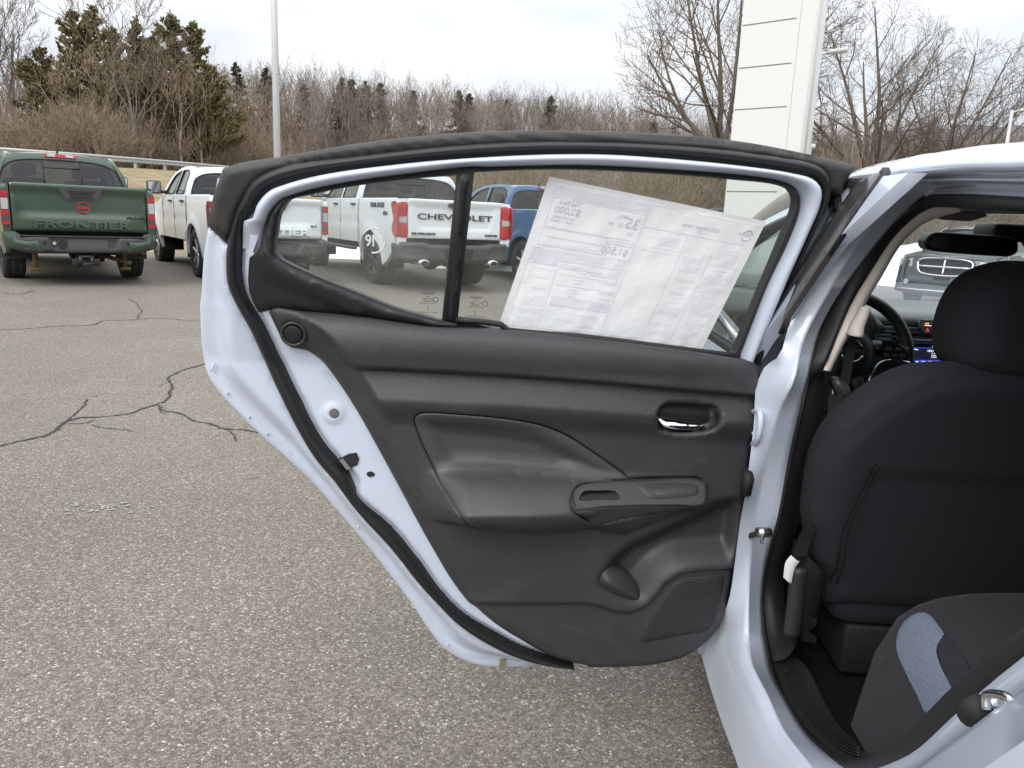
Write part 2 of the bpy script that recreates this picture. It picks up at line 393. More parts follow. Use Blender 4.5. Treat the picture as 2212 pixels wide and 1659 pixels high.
DARKTEXT = M('etched_print', (.03, .03, .03), .6)
STICK = M('sticker_white', (.75, .78, .78), .6)
def _scuff(m_, tone, amt):
    nt = m_.node_tree; n = nt.nodes; l = nt.links; b = n['Principled BSDF']; tc = n.new('ShaderNodeTexCoord'); mp = n.new('ShaderNodeMapping'); mp.inputs['Scale'].default_value = (1, 1, 2.2); mp.inputs['Rotation'].default_value = (.3, .5, .2); l.new(tc.outputs['Object'], mp.inputs[0])
    nz = n.new('ShaderNodeTexNoise'); nz.inputs['Scale'].default_value = 5.5; nz.inputs['Detail'].default_value = 10; nz.inputs['Roughness'].default_value = .72; nz.inputs['Distortion'].default_value = .8; l.new(mp.outputs[0], nz.inputs[0])
    r = n.new('ShaderNodeMapRange'); r.inputs[1].default_value = .52; r.inputs[2].default_value = .74; r.inputs[3].default_value = 0; r.inputs[4].default_value = amt; l.new(nz.outputs[0], r.inputs[0])
    old = b.inputs['Base Color'].links[0].from_socket if b.inputs['Base Color'].links else None; x = n.new('ShaderNodeMix'); x.data_type = 'RGBA'; l.new(r.outputs[0], x.inputs[0])
    if old: l.new(old, x.inputs[6])
    else: x.inputs[6].default_value = b.inputs['Base Color'].default_value
    x.inputs[7].default_value = (*tone, 1); l.new(x.outputs[2], b.inputs['Base Color'])
    r2 = n.new('ShaderNodeMapRange'); r2.inputs[1].default_value = .35; r2.inputs[2].default_value = .7; r2.inputs[3].default_value = b.inputs['Roughness'].default_value - .07; r2.inputs[4].default_value = b.inputs['Roughness'].default_value + .12; l.new(nz.outputs[0], r2.inputs[0]); l.new(r2.outputs[0], b.inputs['Roughness'])
_scuff(PLAST, (.085, .082, .078), .45); _scuff(PLAST2, (.085, .082, .078), .28); _scuff(RUBBER_DUSTY, (.06, .057, .052), .4); _scuff(PAINT_IN, (.50, .50, .50), .35); _scuff(CARPET, (.035, .032, .03), .6); _scuff(PLASTLIP, (.07, .067, .063), .35)
# ================================================================== the lot, the bank, the hills
EDGE0 = np.array([-9.6, 15.6]); EDIR = np.array([.848, .53]); ENRM = np.array([-.53, .848])
def lot_z(x, y): return (.025 * np.maximum(0, -np.asarray(x) - .7) - .038 * np.clip(np.asarray(x) - 2, 0, 16)) * sst(np.asarray(y), 3, 9)
def edge_s(x, y):
    """metres beyond the edge of the asphalt"""
    s1 = (x - EDGE0[0]) * ENRM[0] + (y - EDGE0[1]) * ENRM[1]; s2 = (y - 24.2) - .06 * (x - 9); return np.maximum(s1, s2)
def vnoise(x, y, s, seed=0):
    """cheap smooth noise in -1..1"""
    r = np.random.RandomState(seed); v = 0
    for k in range(5):
        a = r.uniform(0, 2 * np.pi); f = s * (1.0 + .8 * k); v = v + np.sin((x * np.cos(a) + y * np.sin(a)) * f + r.uniform(0, 6) + 1.3 * np.sin(f * .7 * (x * np.sin(a) - y * np.cos(a)) + r.uniform(0, 6))) / (1 + .6 * k)
    return v / 2.3
RAILPX = [(-330, 292, 26), (0, 318, 34), (240, 336, 43), (480, 357, 53), (700, 382, 64), (880, 404, 76), (1040, 428, 92), (1120, 441, 104)]
RAILP = smooth(np.array([on_y([(a, b)], d)[0] for a, b, d in RAILPX]), 80)
rn = np.gradient(RAILP, axis=0); rn[:, 2] = 0; rn /= np.linalg.norm(rn, axis=1)[:, None]; rside = np.stack([rn[:, 1], -rn[:, 0], 0 * rn[:, 0]], 1)
HPX = np.array([-400, -140, -100, -66, -36, -9, 10, 22, 40, 70, 110, 200]); HPZ = np.array([2, 3, 5, 12.5, 10.5, 9, 8, 6, 5, 5, 5, 5.0])
def terrain(x, y):
    s = edge_s(x, y); lz = lot_z(np.clip(x, -12, 40), y)
    bank = .9 * sst(s, .8, 26) + 1.1 * sst(s, 10, 60)
    xr = np.interp(y, RAILP[:, 1], RAILP[:, 0]); zr = np.interp(y, RAILP[:, 1], RAILP[:, 2]) - .86
    w = np.clip((xr + 17 - x) / 15.5, 0, 1) * sst(s, .6, 9); bank = bank * (1 - w) + zr * w
    hill = np.interp(x, HPX, HPZ) * sst(y, 88, 160) + .5 * vnoise(x, y, .06, 3) * sst(y, 80, 110)
    return lz - .03 + bank + hill + .06 * vnoise(x, y, .5, 4) * sst(s, .5, 4)
def litter(name, c1, c2, c3, sc, bump=.5):
    m = bpy.data.materials.new(name); m.use_nodes = True; nt = m.node_tree; b = nt.nodes['Principled BSDF']; l = nt.links; b.inputs['Roughness'].default_value = .95; b.inputs['Specular IOR Level'].default_value = .15
    tc = nt.nodes.new('ShaderNodeTexCoord'); n1 = nt.nodes.new('ShaderNodeTexNoise'); n1.inputs['Scale'].default_value = sc; n1.inputs['Detail'].default_value = 8; n1.inputs['Roughness'].default_value = .75; l.new(tc.outputs['Object'], n1.inputs[0])
    cr = nt.nodes.new('ShaderNodeValToRGB'); e = cr.color_ramp.elements; e[0].position = .35; e[0].color = (*c1, 1); e[1].position = .68; e[1].color = (*c3, 1); k = e.new(.5); k.color = (*c2, 1)
    l.new(n1.outputs[0], cr.inputs[0]); l.new(cr.outputs[0], b.inputs['Base Color'])
    bp = nt.nodes.new('ShaderNodeBump'); bp.inputs['Strength'].default_value = bump; bp.inputs['Distance'].default_value = .15; l.new(n1.outputs[0], bp.inputs['Height']); l.new(bp.outputs[0], b.inputs['Normal'])
    return m
GRASSDRY = litter('dry_grass', (.14, .115, .07), (.25, .205, .12), (.33, .28, .17), 1.4)
LEAFLIT = litter('leaf_litter', (.10, .072, .05), (.17, .115, .075), (.24, .15, .09), .35)
xs = np.concatenate([np.linspace(-420, -60, 46)[:-1], np.linspace(-60, 40, 121), np.linspace(40, 420, 46)[1:]]); ys = np.concatenate([np.linspace(-60, 8, 16)[:-1], np.linspace(8, 60, 79), np.linspace(60, 260, 70)[1:]])
X, Y = np.meshgrid(xs, ys, indexing='ij'); Z = terrain(X, Y); V = np.stack([X, Y, Z], -1).reshape(-1, 3)
gi = np.arange(len(xs) * len(ys)).reshape(len(xs), len(ys)); Q = np.stack([gi[:-1, :-1], gi[1:, :-1], gi[1:, 1:], gi[:-1, 1:]], -1).reshape(-1, 4)
me = fast_mesh('ground', V, Q, GRASSDRY); me.materials.append(LEAFLIT)
qc = V[Q].mean(1); me.polygons.foreach_set('material_index', ((qc[:, 1] > 72) | (qc[:, 0] < -29 + .05 * qc[:, 1])).astype(np.int32))
struct(link('ground', me))
# asphalt
ASPH = bpy.data.materials.new('worn_asphalt'); ASPH.use_nodes = True
def _asph():
    nt = ASPH.node_tree; n = nt.nodes; l = nt.links; b = n['Principled BSDF']; tc = n.new('ShaderNodeTexCoord'); b.inputs['Roughness'].default_value = .85; b.inputs['Specular IOR Level'].default_value = .3
    wob = n.new('ShaderNodeTexNoise'); wob.inputs['Scale'].default_value = 90; l.new(tc.outputs['Object'], wob.inputs[0])
    wm = n.new('ShaderNodeVectorMath'); wm.operation = 'MULTIPLY_ADD'; wm.inputs[1].default_value = (.006, .006, .006); l.new(wob.outputs[1], wm.inputs[0]); l.new(tc.outputs['Object'], wm.inputs[2])
    def vor(scale, feat):
        v = n.new('ShaderNodeTexVoronoi'); v.feature = feat; v.inputs['Scale'].default_value = scale; l.new(wm.outputs[0], v.inputs['Vector']); return v
    v1 = vor(165, 'F1'); vd = vor(165, 'DISTANCE_TO_EDGE')
    sep = n.new('ShaderNodeSeparateColor'); l.new(v1.outputs['Color'], sep.inputs[0])
    cr = n.new('ShaderNodeValToRGB'); cr.color_ramp.interpolation = 'LINEAR'; e = cr.color_ramp.elements
    e[0].position = 0; e[0].color = (.130, .113, .092, 1); e[1].position = 1; e[1].color = (.50, .465, .41, 1)
    for p, c in ((.30, (.175, .153, .128)), (.62, (.225, .199, .165)), (.88, (.275, .246, .206)), (.96, (.355, .325, .275))): k = e.new(p); k.color = (*c, 1)
    l.new(sep.outputs[0], cr.inputs[0])
    er = n.new('ShaderNodeMapRange'); er.inputs[1].default_value = .0; er.inputs[2].default_value = .16; er.inputs[3].default_value = .42; er.inputs[4].default_value = 1.0; l.new(vd.outputs['Distance'], er.inputs[0])
    m1 = n.new('ShaderNodeMix'); m1.data_type = 'RGBA'; m1.blend_type = 'MULTIPLY'; m1.inputs[0].default_value = 1; l.new(cr.outputs[0], m1.inputs[6]); l.new(er.outputs[0], m1.inputs[7])
    big = n.new('ShaderNodeTexNoise'); big.inputs['Scale'].default_value = .55; big.inputs['Detail'].default_value = 6; big.inputs['Roughness'].default_value = .6; l.new(tc.outputs['Object'], big.inputs[0])
    br = n.new('ShaderNodeMapRange'); br.inputs[1].default_value = .3; br.inputs[2].default_value = .7; br.inputs[3].default_value = .84; br.inputs[4].default_value = 1.14; l.new(big.outputs[0], br.inputs[0])
    m2 = n.new('ShaderNodeMix'); m2.data_type = 'RGBA'; m2.blend_type = 'MULTIPLY'; m2.inputs[0].default_value = 1; l.new(m1.outputs[2], m2.inputs[6]); l.new(br.outputs[0], m2.inputs[7])
    l.new(m2.outputs[2], b.inputs['Base Color'])
    bp = n.new('ShaderNodeBump'); bp.inputs['Strength'].default_value = .55; bp.inputs['Distance'].default_value = .004; l.new(vd.outputs['Distance'], bp.inputs['Height']); l.new(bp.outputs[0], b.inputs['Normal'])
_asph()
pe = [(-30, -20), (30, -20), (30, 25.4), (9, 24.2), (6, 24.0)]
pe += [tuple(EDGE0 + EDIR * t) for t in (17.0, 13, 9, 5, 0, -6, -14)]
pe = resample(np.array(pe, float), closed=True, step=.7); Vu, Fu = cdt(pe, step=1.1)
struct(obj('parking_lot', np.column_stack([Vu, lot_z(Vu[:, 0], Vu[:, 1])]), Fu.tolist(), ASPH))
# cracks
CRK = M('crack_dark', (.030, .028, .026), .95)
rs = np.random.RandomState(5)
def on_lot(px):
    p = on_z(px, 0)
    for _ in range(8):
        z = lot_z(p[:, 0], p[:, 1]); p = np.array([on_z([q], zz)[0] for q, zz in zip(px, z)])
    return p
def crack(px, w, rough=1.0):
    P = smooth(on_lot(px), step=.018); n = len(P); t = np.gradient(P, axis=0); t /= np.linalg.norm(t, axis=1)[:, None]; nr = np.stack([-t[:, 1], t[:, 0], 0 * t[:, 0]], 1)
    j = np.cumsum(rs.randn(n)) * .0022 * rough; j -= np.linspace(j[0], j[-1], n); P = P + nr * (j + rs.randn(n) * .0035 * rough)[:, None]
    ww = w * (.35 + 1.1 * rs.rand(n)) * np.minimum(1, np.minimum(np.arange(n) + 1, np.arange(n)[::-1] + 4) / 6); z = np.array([0, 0, .0035])
    V, F = loft([P + nr * ww[:, None] / 2 + z, P - nr * ww[:, None] / 2 * (1 + .6 * rs.rand(n)[:, None]) + z]); return V, F
cm = MB()
for pts, w in ((T(11, (-60, 905), (0, 882), (150, 845), (280, 815), (330, 790), (390, 735), (480, 705), (640, 698), (800, 680), (900, 645), (985, 620), (1040, 590), (1060, 545), (1075, 520), (1055, 480), (1045, 465), (1110, 420), (1200, 385), (1300, 360)), .016),
               (T(11, (330, 800), (440, 700), (500, 640), (545, 590)), .013), (T(11, (545, 590), (620, 560), (680, 550)), .004),
               (T(11, (985, 620), (1010, 660), (1090, 670), (1140, 690), (1210, 730), (1310, 745), (1390, 772), (1500, 780), (1640, 795)), .013), (T(11, (1390, 772), (1430, 795), (1470, 855)), .006),
               (T(11, (380, 740), (540, 740), (580, 720)), .008), (T(11, (540, 740), (610, 762), (760, 780), (830, 790)), .006), (T(11, (1045, 480), (1010, 500), (990, 515)), .005), (T(11, (1000, 625), (1010, 672), (1040, 678)), .008),
               (T(11, (-60, 158), (0, 155), (160, 150), (250, 143), (420, 130), (560, 128), (650, 98), (800, 96), (960, 85), (1060, 88), (1180, 100), (1260, 105)), .012),
               (T(11, (560, 100), (650, 96)), .005), (T(11, (800, -40), (850, -5), (858, 20), (885, 40), (865, 70), (855, 90)), .008), (T(2, (0, 1600), (150, 1620), (330, 1580)), .012), (T(11, (1490, 1090), (1560, 1085), (1620, 1075)), .004)):
    cm.add(*crack(pts, w))
struct(cm.done('pavement_crack', CRK, None, False))
wm_ = MB(); R_ = np.random.RandomState(2); wc = on_lot(T(11, (700, 1262)))[0]
for k in range(45):
    q = R_.randn(2) * [.085, .03]; a = np.linspace(0, 2 * np.pi, 6)[:-1] + R_.rand(); r = R_.uniform(.003, .009); wm_.add(np.stack([wc[0] + q[0] + r * np.cos(a) * 1.4, wc[1] + q[1] + q[0] * .25 + r * np.sin(a), np.full(5, .0045)], 1), [list(range(5))])
struct(wm_.done('paint_smear', M('chalk_smear', (.29, .29, .275), .9), None, False))
# kerb at the right far edge, snow left by the ploughs
kp = [(x_, y_, float(lot_z(x_, y_))) for x_, y_ in ((6.2, 24.1), (9, 24.3), (16, 24.7), (28, 25.4))]
kc = MB(); P = np.array(kp); 
prof = [(0, -.1), (0, .13), (.03, .15), (.17, .15), (.2, .1), (.2, -.1)]
V, F = loft([P + np.array([0, a, b]) for a, b in prof]); struct(obj('kerb', V, F, M('old_concrete', (.33, .32, .28), .9, var=(3, .2)), None, False))
SNOW = M('snow', (.82, .84, .86), .7, bump=(6, .5, .05), var=(3, .05))
def snow(name, cx, cy, rx, ry, h, rot, seed, label):
    a = np.linspace(0, 2 * np.pi, 40, endpoint=False); r = np.linspace(1, 0, 9); V = []
    for q in r:
        k = 1 + .12 * np.sin(3 * a + seed) + .08 * np.sin(7 * a + 2 * seed)
        x = rx * q * k * np.cos(a); y = ry * q * k * np.sin(a); z = h * (1 - q ** 2.2) * (1 + .25 * np.sin(2.3 * x / rx * 3 + seed) * np.cos(y * 2 + seed))
        X_ = cx + x * math.cos(rot) - y * math.sin(rot); Y_ = cy + x * math.sin(rot) + y * math.cos(rot); V.append(np.stack([X_, Y_, np.maximum(terrain(X_, Y_), lot_z(X_, Y_)) + z - .03 * (q == 1)], 1))
    o = obj(name, np.vstack(V), grid_faces(9, 40, False, True), SNOW); return struct(o)
snow('snow_bank', 12.0, 26.2, 5.2, 1.7, 1.25, .06, 1, '')
snow('snow_bank', 20.5, 27.0, 6, 2.0, 1.2, .05, 2, '')
snow('snow_bank', -5.5, 19.2, 2.4, .7, .28, .55, 3, '')
snow('snow_bank', -.6, 19.0, 2.5, .6, .14, .5, 4, '')
snow('snow_bank', .9, 17.2, 1.3, .4, .05, .6, 5, '')
# road on top of the bank
rows = []
for d, dz in ((-6.5, -.78), (-.4, -.74), (1.3, -.76), (1.32, -1.0)): rows.append(RAILP + rside * d + [0, 0, dz])
V, F = loft(rows); struct(obj('road', V, F, M('road_grey', (.30, .29, .28), .9, var=(2, .1))))
# far ridges
def ridge(name, Yd, pts, col, seed):
    x = np.linspace(pts[0][0], pts[-1][0], 160); z = np.interp(x, [p[0] for p in pts], [p[1] for p in pts]); z = z + (vnoise(x, x * 0, 24 / Yd, seed) * .006 + vnoise(x, x * 0, 170 / Yd, seed + 1) * .003) * Yd
    r = [np.stack([x, np.full(160, Yd + d), z * k - 4 * (1 - k)], 1) for d, k in ((-260, 0), (-120, .45), (-40, .85), (0, 1), (120, .9))]
    V, F = loft(r, flip=True); return struct(obj(name, V, F, M(name + '_woods', col, .95, spec=.1, var=(.09, .28))))
ridge('far_hill', 760, [(-900, 84), (-560, 82), (-480, 60), (-200, 50), (60, 55), (300, 92), (400, 104), (520, 108), (900, 100)], (.13, .125, .13), 7)
# ================================================================== trees
BARK = M('grey_brown_bark', (.135, .115, .095), .9, spec=.1, var=(5, .35), bump=(12, .6, .02)); TWIG = M('fine_twigs', (.165, .135, .11), .9, spec=.1, var=(.8, .3))
BRUSHM = M('brush_stems', (.25, .20, .15), .9, spec=.1, var=(.35, .45)); WOODM = M('far_wood_stems', (.185, .152, .127), .9, spec=.1, var=(.09, .45))
CEDAR = M('cedar_foliage', (.165, .140, .068), .85, spec=.15, var=(.8, .5)); PINE = M('pine_foliage', (.075, .095, .055), .85, spec=.15, var=(.6, .4))
def segs_mesh(name, S, mat, k=3):
    S = np.asarray(S); A, B, ra, rb = S[:, :3], S[:, 3:6], S[:, 6], S[:, 7]; d = B - A; d /= np.maximum(np.linalg.norm(d, axis=1), 1e-9)[:, None]
    h = np.where(np.abs(d[:, 2:3]) > .9, np.array([[1.0, 0, 0]]), np.array([[0, 0, 1.0]])); u = np.cross(d, h); u /= np.linalg.norm(u, axis=1)[:, None]; v = np.cross(d, u)
    a = np.arange(k) * 2 * np.pi / k; ring = np.cos(a)[None, :, None] * u[:, None] + np.sin(a)[None, :, None] * v[:, None]
    V = np.concatenate([A[:, None] + ra[:, None, None] * ring, B[:, None] + rb[:, None, None] * ring], 1).reshape(-1, 3)
    b = (np.arange(len(S)) * 2 * k)[:, None]; Q = np.stack([np.stack([b[:, 0] + i, b[:, 0] + (i + 1) % k, b[:, 0] + k + (i + 1) % k, b[:, 0] + k + i], 1) for i in range(k)], 1).reshape(-1, 4)
    return fast_mesh(name, V, Q, mat)
def ribbons(name, S, mat, seed=1):
    """fine stems as narrow blades, two triangles each, turned every way"""
    S = np.asarray(S); A, B, ra, rb = S[:, :3], S[:, 3:6], S[:, 6], S[:, 7]; d = B - A; d /= np.maximum(np.linalg.norm(d, axis=1), 1e-9)[:, None]
    u = np.cross(d, np.random.RandomState(seed).randn(len(S), 3)); u /= np.maximum(np.linalg.norm(u, axis=1), 1e-9)[:, None]
    V = np.stack([A - u * ra[:, None], A + u * ra[:, None], B + u * rb[:, None], B - u * rb[:, None]], 1).reshape(-1, 3)
    return fast_mesh(name, V, np.arange(len(S) * 4).reshape(-1, 4), mat, False)
def oak(seed, H, fork, rx, cz, rz, r0, limbs=9, kids=(8, 7, 6), rmin=.0085, cx=0.0):
    """a round-crowned bare tree whose branches fill an ellipsoid"""
    R = random.Random(seed); S = []; C = np.array([cx, 0, cz]); E = np.array([rx, rx, rz])
    def reach(p, d):
        a = (p - C) / E; b = d / E; A = b @ b; B_ = a @ b; D_ = B_ * B_ - A * (a @ a - 1)
        return (-B_ + math.sqrt(D_)) / A if D_ > 0 else .5
    def rnd(): return np.array([R.gauss(0, 1), R.gauss(0, 1), R.gauss(0, 1)])
    def branch(p, d, L, r, lev, taper):
        n = (7, 7, 5, 4, 3)[lev]; q = p.copy(); dd = d / np.linalg.norm(d); pts = [(q.copy(), dd, r)]
        for i in range(n):
            dd = dd + rnd() * (.03, .055, .09, .12, .14)[lev] + np.array([0, 0, (.0, .05, .05, .05, .03)[lev]]); dd /= np.linalg.norm(dd); rr = max(rmin, r * (1 - taper * (i + 1) / n)); q2 = q + dd * L / n
            S.append([*q, *q2, pts[-1][2], rr, lev]); q = q2; pts.append((q.copy(), dd, rr))
        if lev == 4: return
        m = limbs if lev == 0 else kids[lev - 1]
        for i in range(m):
            t = R.uniform(.80, 1.0) if lev == 0 else .22 + .78 * (i + R.random()) / m
            x = t * n; a = min(int(x), n - 1); f = x - a; bp = pts[a][0] * (1 - f) + pts[a + 1][0] * f; bd = pts[a + 1][1]; br = pts[a][2] * (1 - f) + pts[a + 1][2] * f
            if lev == 0:
                el = rad(R.uniform(22, 50) if i % 3 else R.uniform(55, 82)); az = i * 2.4 + R.uniform(-.3, .3); nd = np.array([math.cos(az) * math.cos(el), math.sin(az) * math.cos(el), math.sin(el)]); br *= R.uniform(.42, .62)
            else:
                s = np.cross(bd, rnd()); s /= max(np.linalg.norm(s), 1e-6); an = R.uniform(.55, .95); nd = bd * math.cos(an) + s * math.sin(an); br *= R.uniform(.5, .68)
            rc = reach(bp, nd); Lc = rc * R.uniform(.86, 1.02) if lev == 0 else min(rc * 1.02, L * R.uniform(.38, .6))
            if Lc > .12: branch(bp, nd, Lc, max(rmin, br), lev + 1, .80)
    branch(np.zeros(3), np.array([R.gauss(0, .03), R.gauss(0, .03), 1.0]), fork, r0, 0, .28); return np.array(S)
def grow(seed, H, fork, limbs, spread, r0, depth, rmin, kids=(5, 7), up=.18, wig=.16, lenk=.62, trunks=1, steps=6):
    """a bare tree: trunk to the fork, limbs, branches, twigs -> segments (x,y,z,x,y,z,r,r,level)"""
    R = random.Random(seed); S = []
    def rnd(): return np.array([R.gauss(0, 1), R.gauss(0, 1), R.gauss(0, 1)])
    def branch(p, d, L, r, lev):
        n = steps if lev < 2 else (4 if lev < depth else 3); q = p.copy(); dd = d / np.linalg.norm(d); pts = [(q.copy(), dd.copy(), r)]
        for i in range(n):
            dd = dd + rnd() * wig * (.6 if lev == 0 else 1) + np.array([0, 0, up * (.5 if lev == 0 else 1)]); dd /= np.linalg.norm(dd); rr = max(rmin, r * (1 - (.4 if lev == 0 else .7) * (i + 1) / n))
            q2 = q + dd * L / n; S.append([*q, *q2, pts[-1][2], rr, lev]); q = q2; pts.append((q.copy(), dd.copy(), rr))
        if lev >= depth: return
        m = R.randint(*kids) if lev else limbs
        for i in range(m):
            t = (.35 + .65 * (i + R.random()) / m) if lev else R.uniform(.82, 1.0)
            x = t * n; a = min(int(x), n - 1); f = x - a; bp = pts[a][0] * (1 - f) + pts[a + 1][0] * f; bd = pts[a + 1][1]
            side = np.cross(bd, rnd()); side /= max(np.linalg.norm(side), 1e-6); sp = spread if lev == 0 else R.uniform(.55, 1.0)
            nd = bd * (1.05 - .35 * sp) + side * sp * R.uniform(.7, 1.15); br = max(rmin, (pts[a][2] * (1 - f) + pts[a + 1][2] * f) * R.uniform(.5, .75))
            branch(bp, nd, L * lenk * (1.1 - .45 * t if lev else 1) * R.uniform(.75, 1.15) if lev else (H - fork) * R.uniform(.7, 1.0), br, lev + 1)
    for t in range(trunks):
        o = np.array([R.gauss(0, .25), R.gauss(0, .25), 0]) * (trunks > 1); dd = np.array([R.gauss(0, .1 + .18 * (trunks > 1)), R.gauss(0, .1 + .18 * (trunks > 1)), 1.0]); branch(o, dd, fork, r0, 0)
    return np.array(S)
def gz(x, y): return float(terrain(np.array([x]), np.array([y]))[0])
def bare_tree(px, Yd, seed, H, label, group, scale=1.0, **k):
    X_ = on_y([(px, 480)], Yd)[0][0]; t = thing('bare_tree', label, 'tree', (X_, Yd, gz(X_, Yd) - .1), 0, group)
    S = grow(seed, H, **k); S[:, :8] *= scale
    link('trunk', segs_mesh('trunk', S[S[:, 8] <= 1], BARK, 6), t); link('crown', segs_mesh('crown', S[S[:, 8] > 1], TWIG, 3), t); return t
G1 = 'big bare trees beyond the lot'
def oak_tree(px, Yd, label, **k):
    X_ = on_y([(px, 480)], Yd)[0][0]; q = thing('bare_tree', label, 'tree', (X_, Yd, gz(X_, Yd) - .1), 0, G1); S = oak(**k)
    link('trunk', segs_mesh('trunk', S[S[:, 8] <= 1], BARK, 7), q); link('crown', segs_mesh('crown', S[S[:, 8] > 1], TWIG, 3), q); return q
oak_tree(1550, 46, 'tallest bare tree rising behind the left edge of the white pylon', seed=11, H=18, fork=4.6, rx=6.6, cz=10.2, rz=8.2, r0=.46, limbs=11)
oak_tree(1852, 50, 'wide round bare tree just right of the white pylon', seed=23, H=14, fork=4.2, rx=5.0, cz=8.8, rz=5.6, r0=.40, limbs=10)
oak_tree(2015, 54, 'bare tree spreading to the right above the car roof', seed=38, H=14, fork=4.0, rx=5.2, cz=8.4, rz=5.4, r0=.36, limbs=10, cx=1.2)
bare_tree(28, 62, 41, 12.5, 'pale bare tree against the sky at the far left', 'bare trees at the left', fork=3.2, limbs=8, spread=.5, r0=.28, depth=4, rmin=.014, kids=(5, 6), up=.2, wig=.15, lenk=.58)
bare_tree(96, 66, 43, 8.8, 'slim bare sapling between the far left tree and the cedars', 'bare trees at the left', fork=2, limbs=6, spread=.5, r0=.12, depth=3, rmin=.012, kids=(5, 6), up=.25, wig=.15, lenk=.6)
bare_tree(300, 47, 47, 10.2, 'light grey bare tree standing in front of the cedar clump', 'bare trees at the left', fork=3.2, limbs=7, spread=.6, r0=.14, depth=4, rmin=.013, kids=(4, 5), up=.15, wig=.2, lenk=.6)
def conifer(name, px, Yd, top, wid, seed, mat, label, group, tufts=2600, base=.12, size=.34, lean=0.0, droop=.25):
    R = np.random.RandomState(seed); X_ = on_y([(px, 480)], Yd)[0][0]; z0 = gz(X_, Yd); topz = on_y([(px, top)], Yd)[0][2]; H = topz - z0
    t = thing(name, label, 'tree', (X_, Yd, z0 - .1), 0, group); S = [[0, 0, 0, lean * H * .5, 0, H * .55, .16, .10, 0], [lean * H * .5, 0, H * .55, lean * H, 0, H * .98, .10, .02, 0]]
    nb = 95; B = []
    for i in range(nb):
        f = base + (1 - base) * (i + R.rand()) / nb; L = 1.3 * wid * (1 - f) ** .6 * R.uniform(.3, 1.25) * (.55 + .45 * min(1, (f - base) * 6 + .2)); a = R.uniform(0, 2 * np.pi); c = np.array([lean * H * f, 0, H * f])
        d = np.array([math.cos(a), math.sin(a), R.uniform(.25, .9) if droop > 0 else R.uniform(-.15, .2)]); d /= np.linalg.norm(d); S.append([*c, *(c + d * L), .03, .008, 1]); B.append((c, d, L))
    link('trunk', segs_mesh('trunk', np.array(S), BARK, 5), t)
    bi = R.choice(nb, tufts, p=np.array([b[2] + .12 for b in B]) / sum(b[2] + .12 for b in B)); u = R.rand(tufts) ** .6
    C = np.array([B[i][0] + B[i][1] * B[i][2] * q for i, q in zip(bi, u)]) + R.randn(tufts, 3) * .10
    d = np.array([B[i][1] for i in bi]) + R.randn(tufts, 3) * .45 + np.array([0, 0, droop]); d /= np.linalg.norm(d, axis=1)[:, None]; s = np.cross(d, R.randn(tufts, 3)); s /= np.linalg.norm(s, axis=1)[:, None]
    L = (size * R.uniform(.6, 1.4, tufts))[:, None]; w = L * .32
    V = np.stack([C - d * L * .4, C + s * w, C + d * L * .7, C - s * w], 1).reshape(-1, 3); link('crown', fast_mesh('crown', V, np.arange(tufts * 4).reshape(-1, 4), mat, False), t); return t
G2 = 'cedars behind the guardrail'
for px, Yd, top, wid, seed, ln, lab in ((128, 56, 106, 2.6, 1, -.05, 'leftmost ragged cedar with a bent open top'), (188, 55, 24, 2.7, 2, 0, 'tall cedar, second from the left of the clump'), (230, 57, 12, 2.2, 3, 0, 'tallest narrow cedar spire at the left of the clump'), (262, 54, 62, 2.5, 4, .02, 'shorter cedar leaning beside the tallest spire'),
                                        (318, 58, 38, 1.5, 5, 0, 'thin single cedar spire in the gap of the clump'), (352, 55, 80, 2.0, 9, 0, 'low cedar just right of the thin spire'), (388, 54, 30, 2.3, 6, 0, 'broad dark cedar at the right of the clump'), (428, 56, 46, 2.3, 7, .02, 'cedar with forked tip, rightmost tall one'), (452, 55, 140, 2.6, 8, .04, 'low bushy cedar at the right foot of the clump')):
    conifer('cedar_tree', px, Yd, top, wid, seed, CEDAR, lab, G2, 8500, .16, .235, ln)
G3 = 'pines on the wooded hill'
for k, (px, top, Yd, w_, lab) in enumerate(((520, 134, 132, 3.0, 'lone pine poking above the hill right of the cedars'), (582, 142, 134, 2.7, 'pine on the ridge just left of the white pole'), (738, 158, 140, 3.0, 'dark pine on the ridge right of the white pole'), (760, 160, 142, 2.8, 'pine touching its twin on the ridge crest'), (790, 166, 143, 2.6, 'small pine at the right end of the ridge crest trio'), (820, 170, 141, 2.4, 'pine with thin top beyond the crest trio'),
                                          (890, 186, 140, 2.6, 'pine above the door top, left of the middle'), (985, 184, 138, 2.8, 'dark pine above the middle of the door'), (1005, 190, 140, 2.5, 'pine close beside the dark middle pine'), (1178, 204, 120, 2.6, 'yellowish pine alone on the lower ridge'), (1395, 252, 118, 2.4, 'low pine left of the tallest bare tree'), (1440, 262, 116, 2.2, 'small dark pine under the tallest bare tree'), (660, 172, 139, 2.5, 'slim pine just right of the white pole top'), (1085, 205, 135, 2.4, 'small pine right of the middle pair'))):
    conifer('pine_tree', px, Yd, top + (10 if k not in (0, 1, 9) else 2), w_ * .8, 60 + k, PINE, lab, G3, 2200, .35, .5, 0, 0)
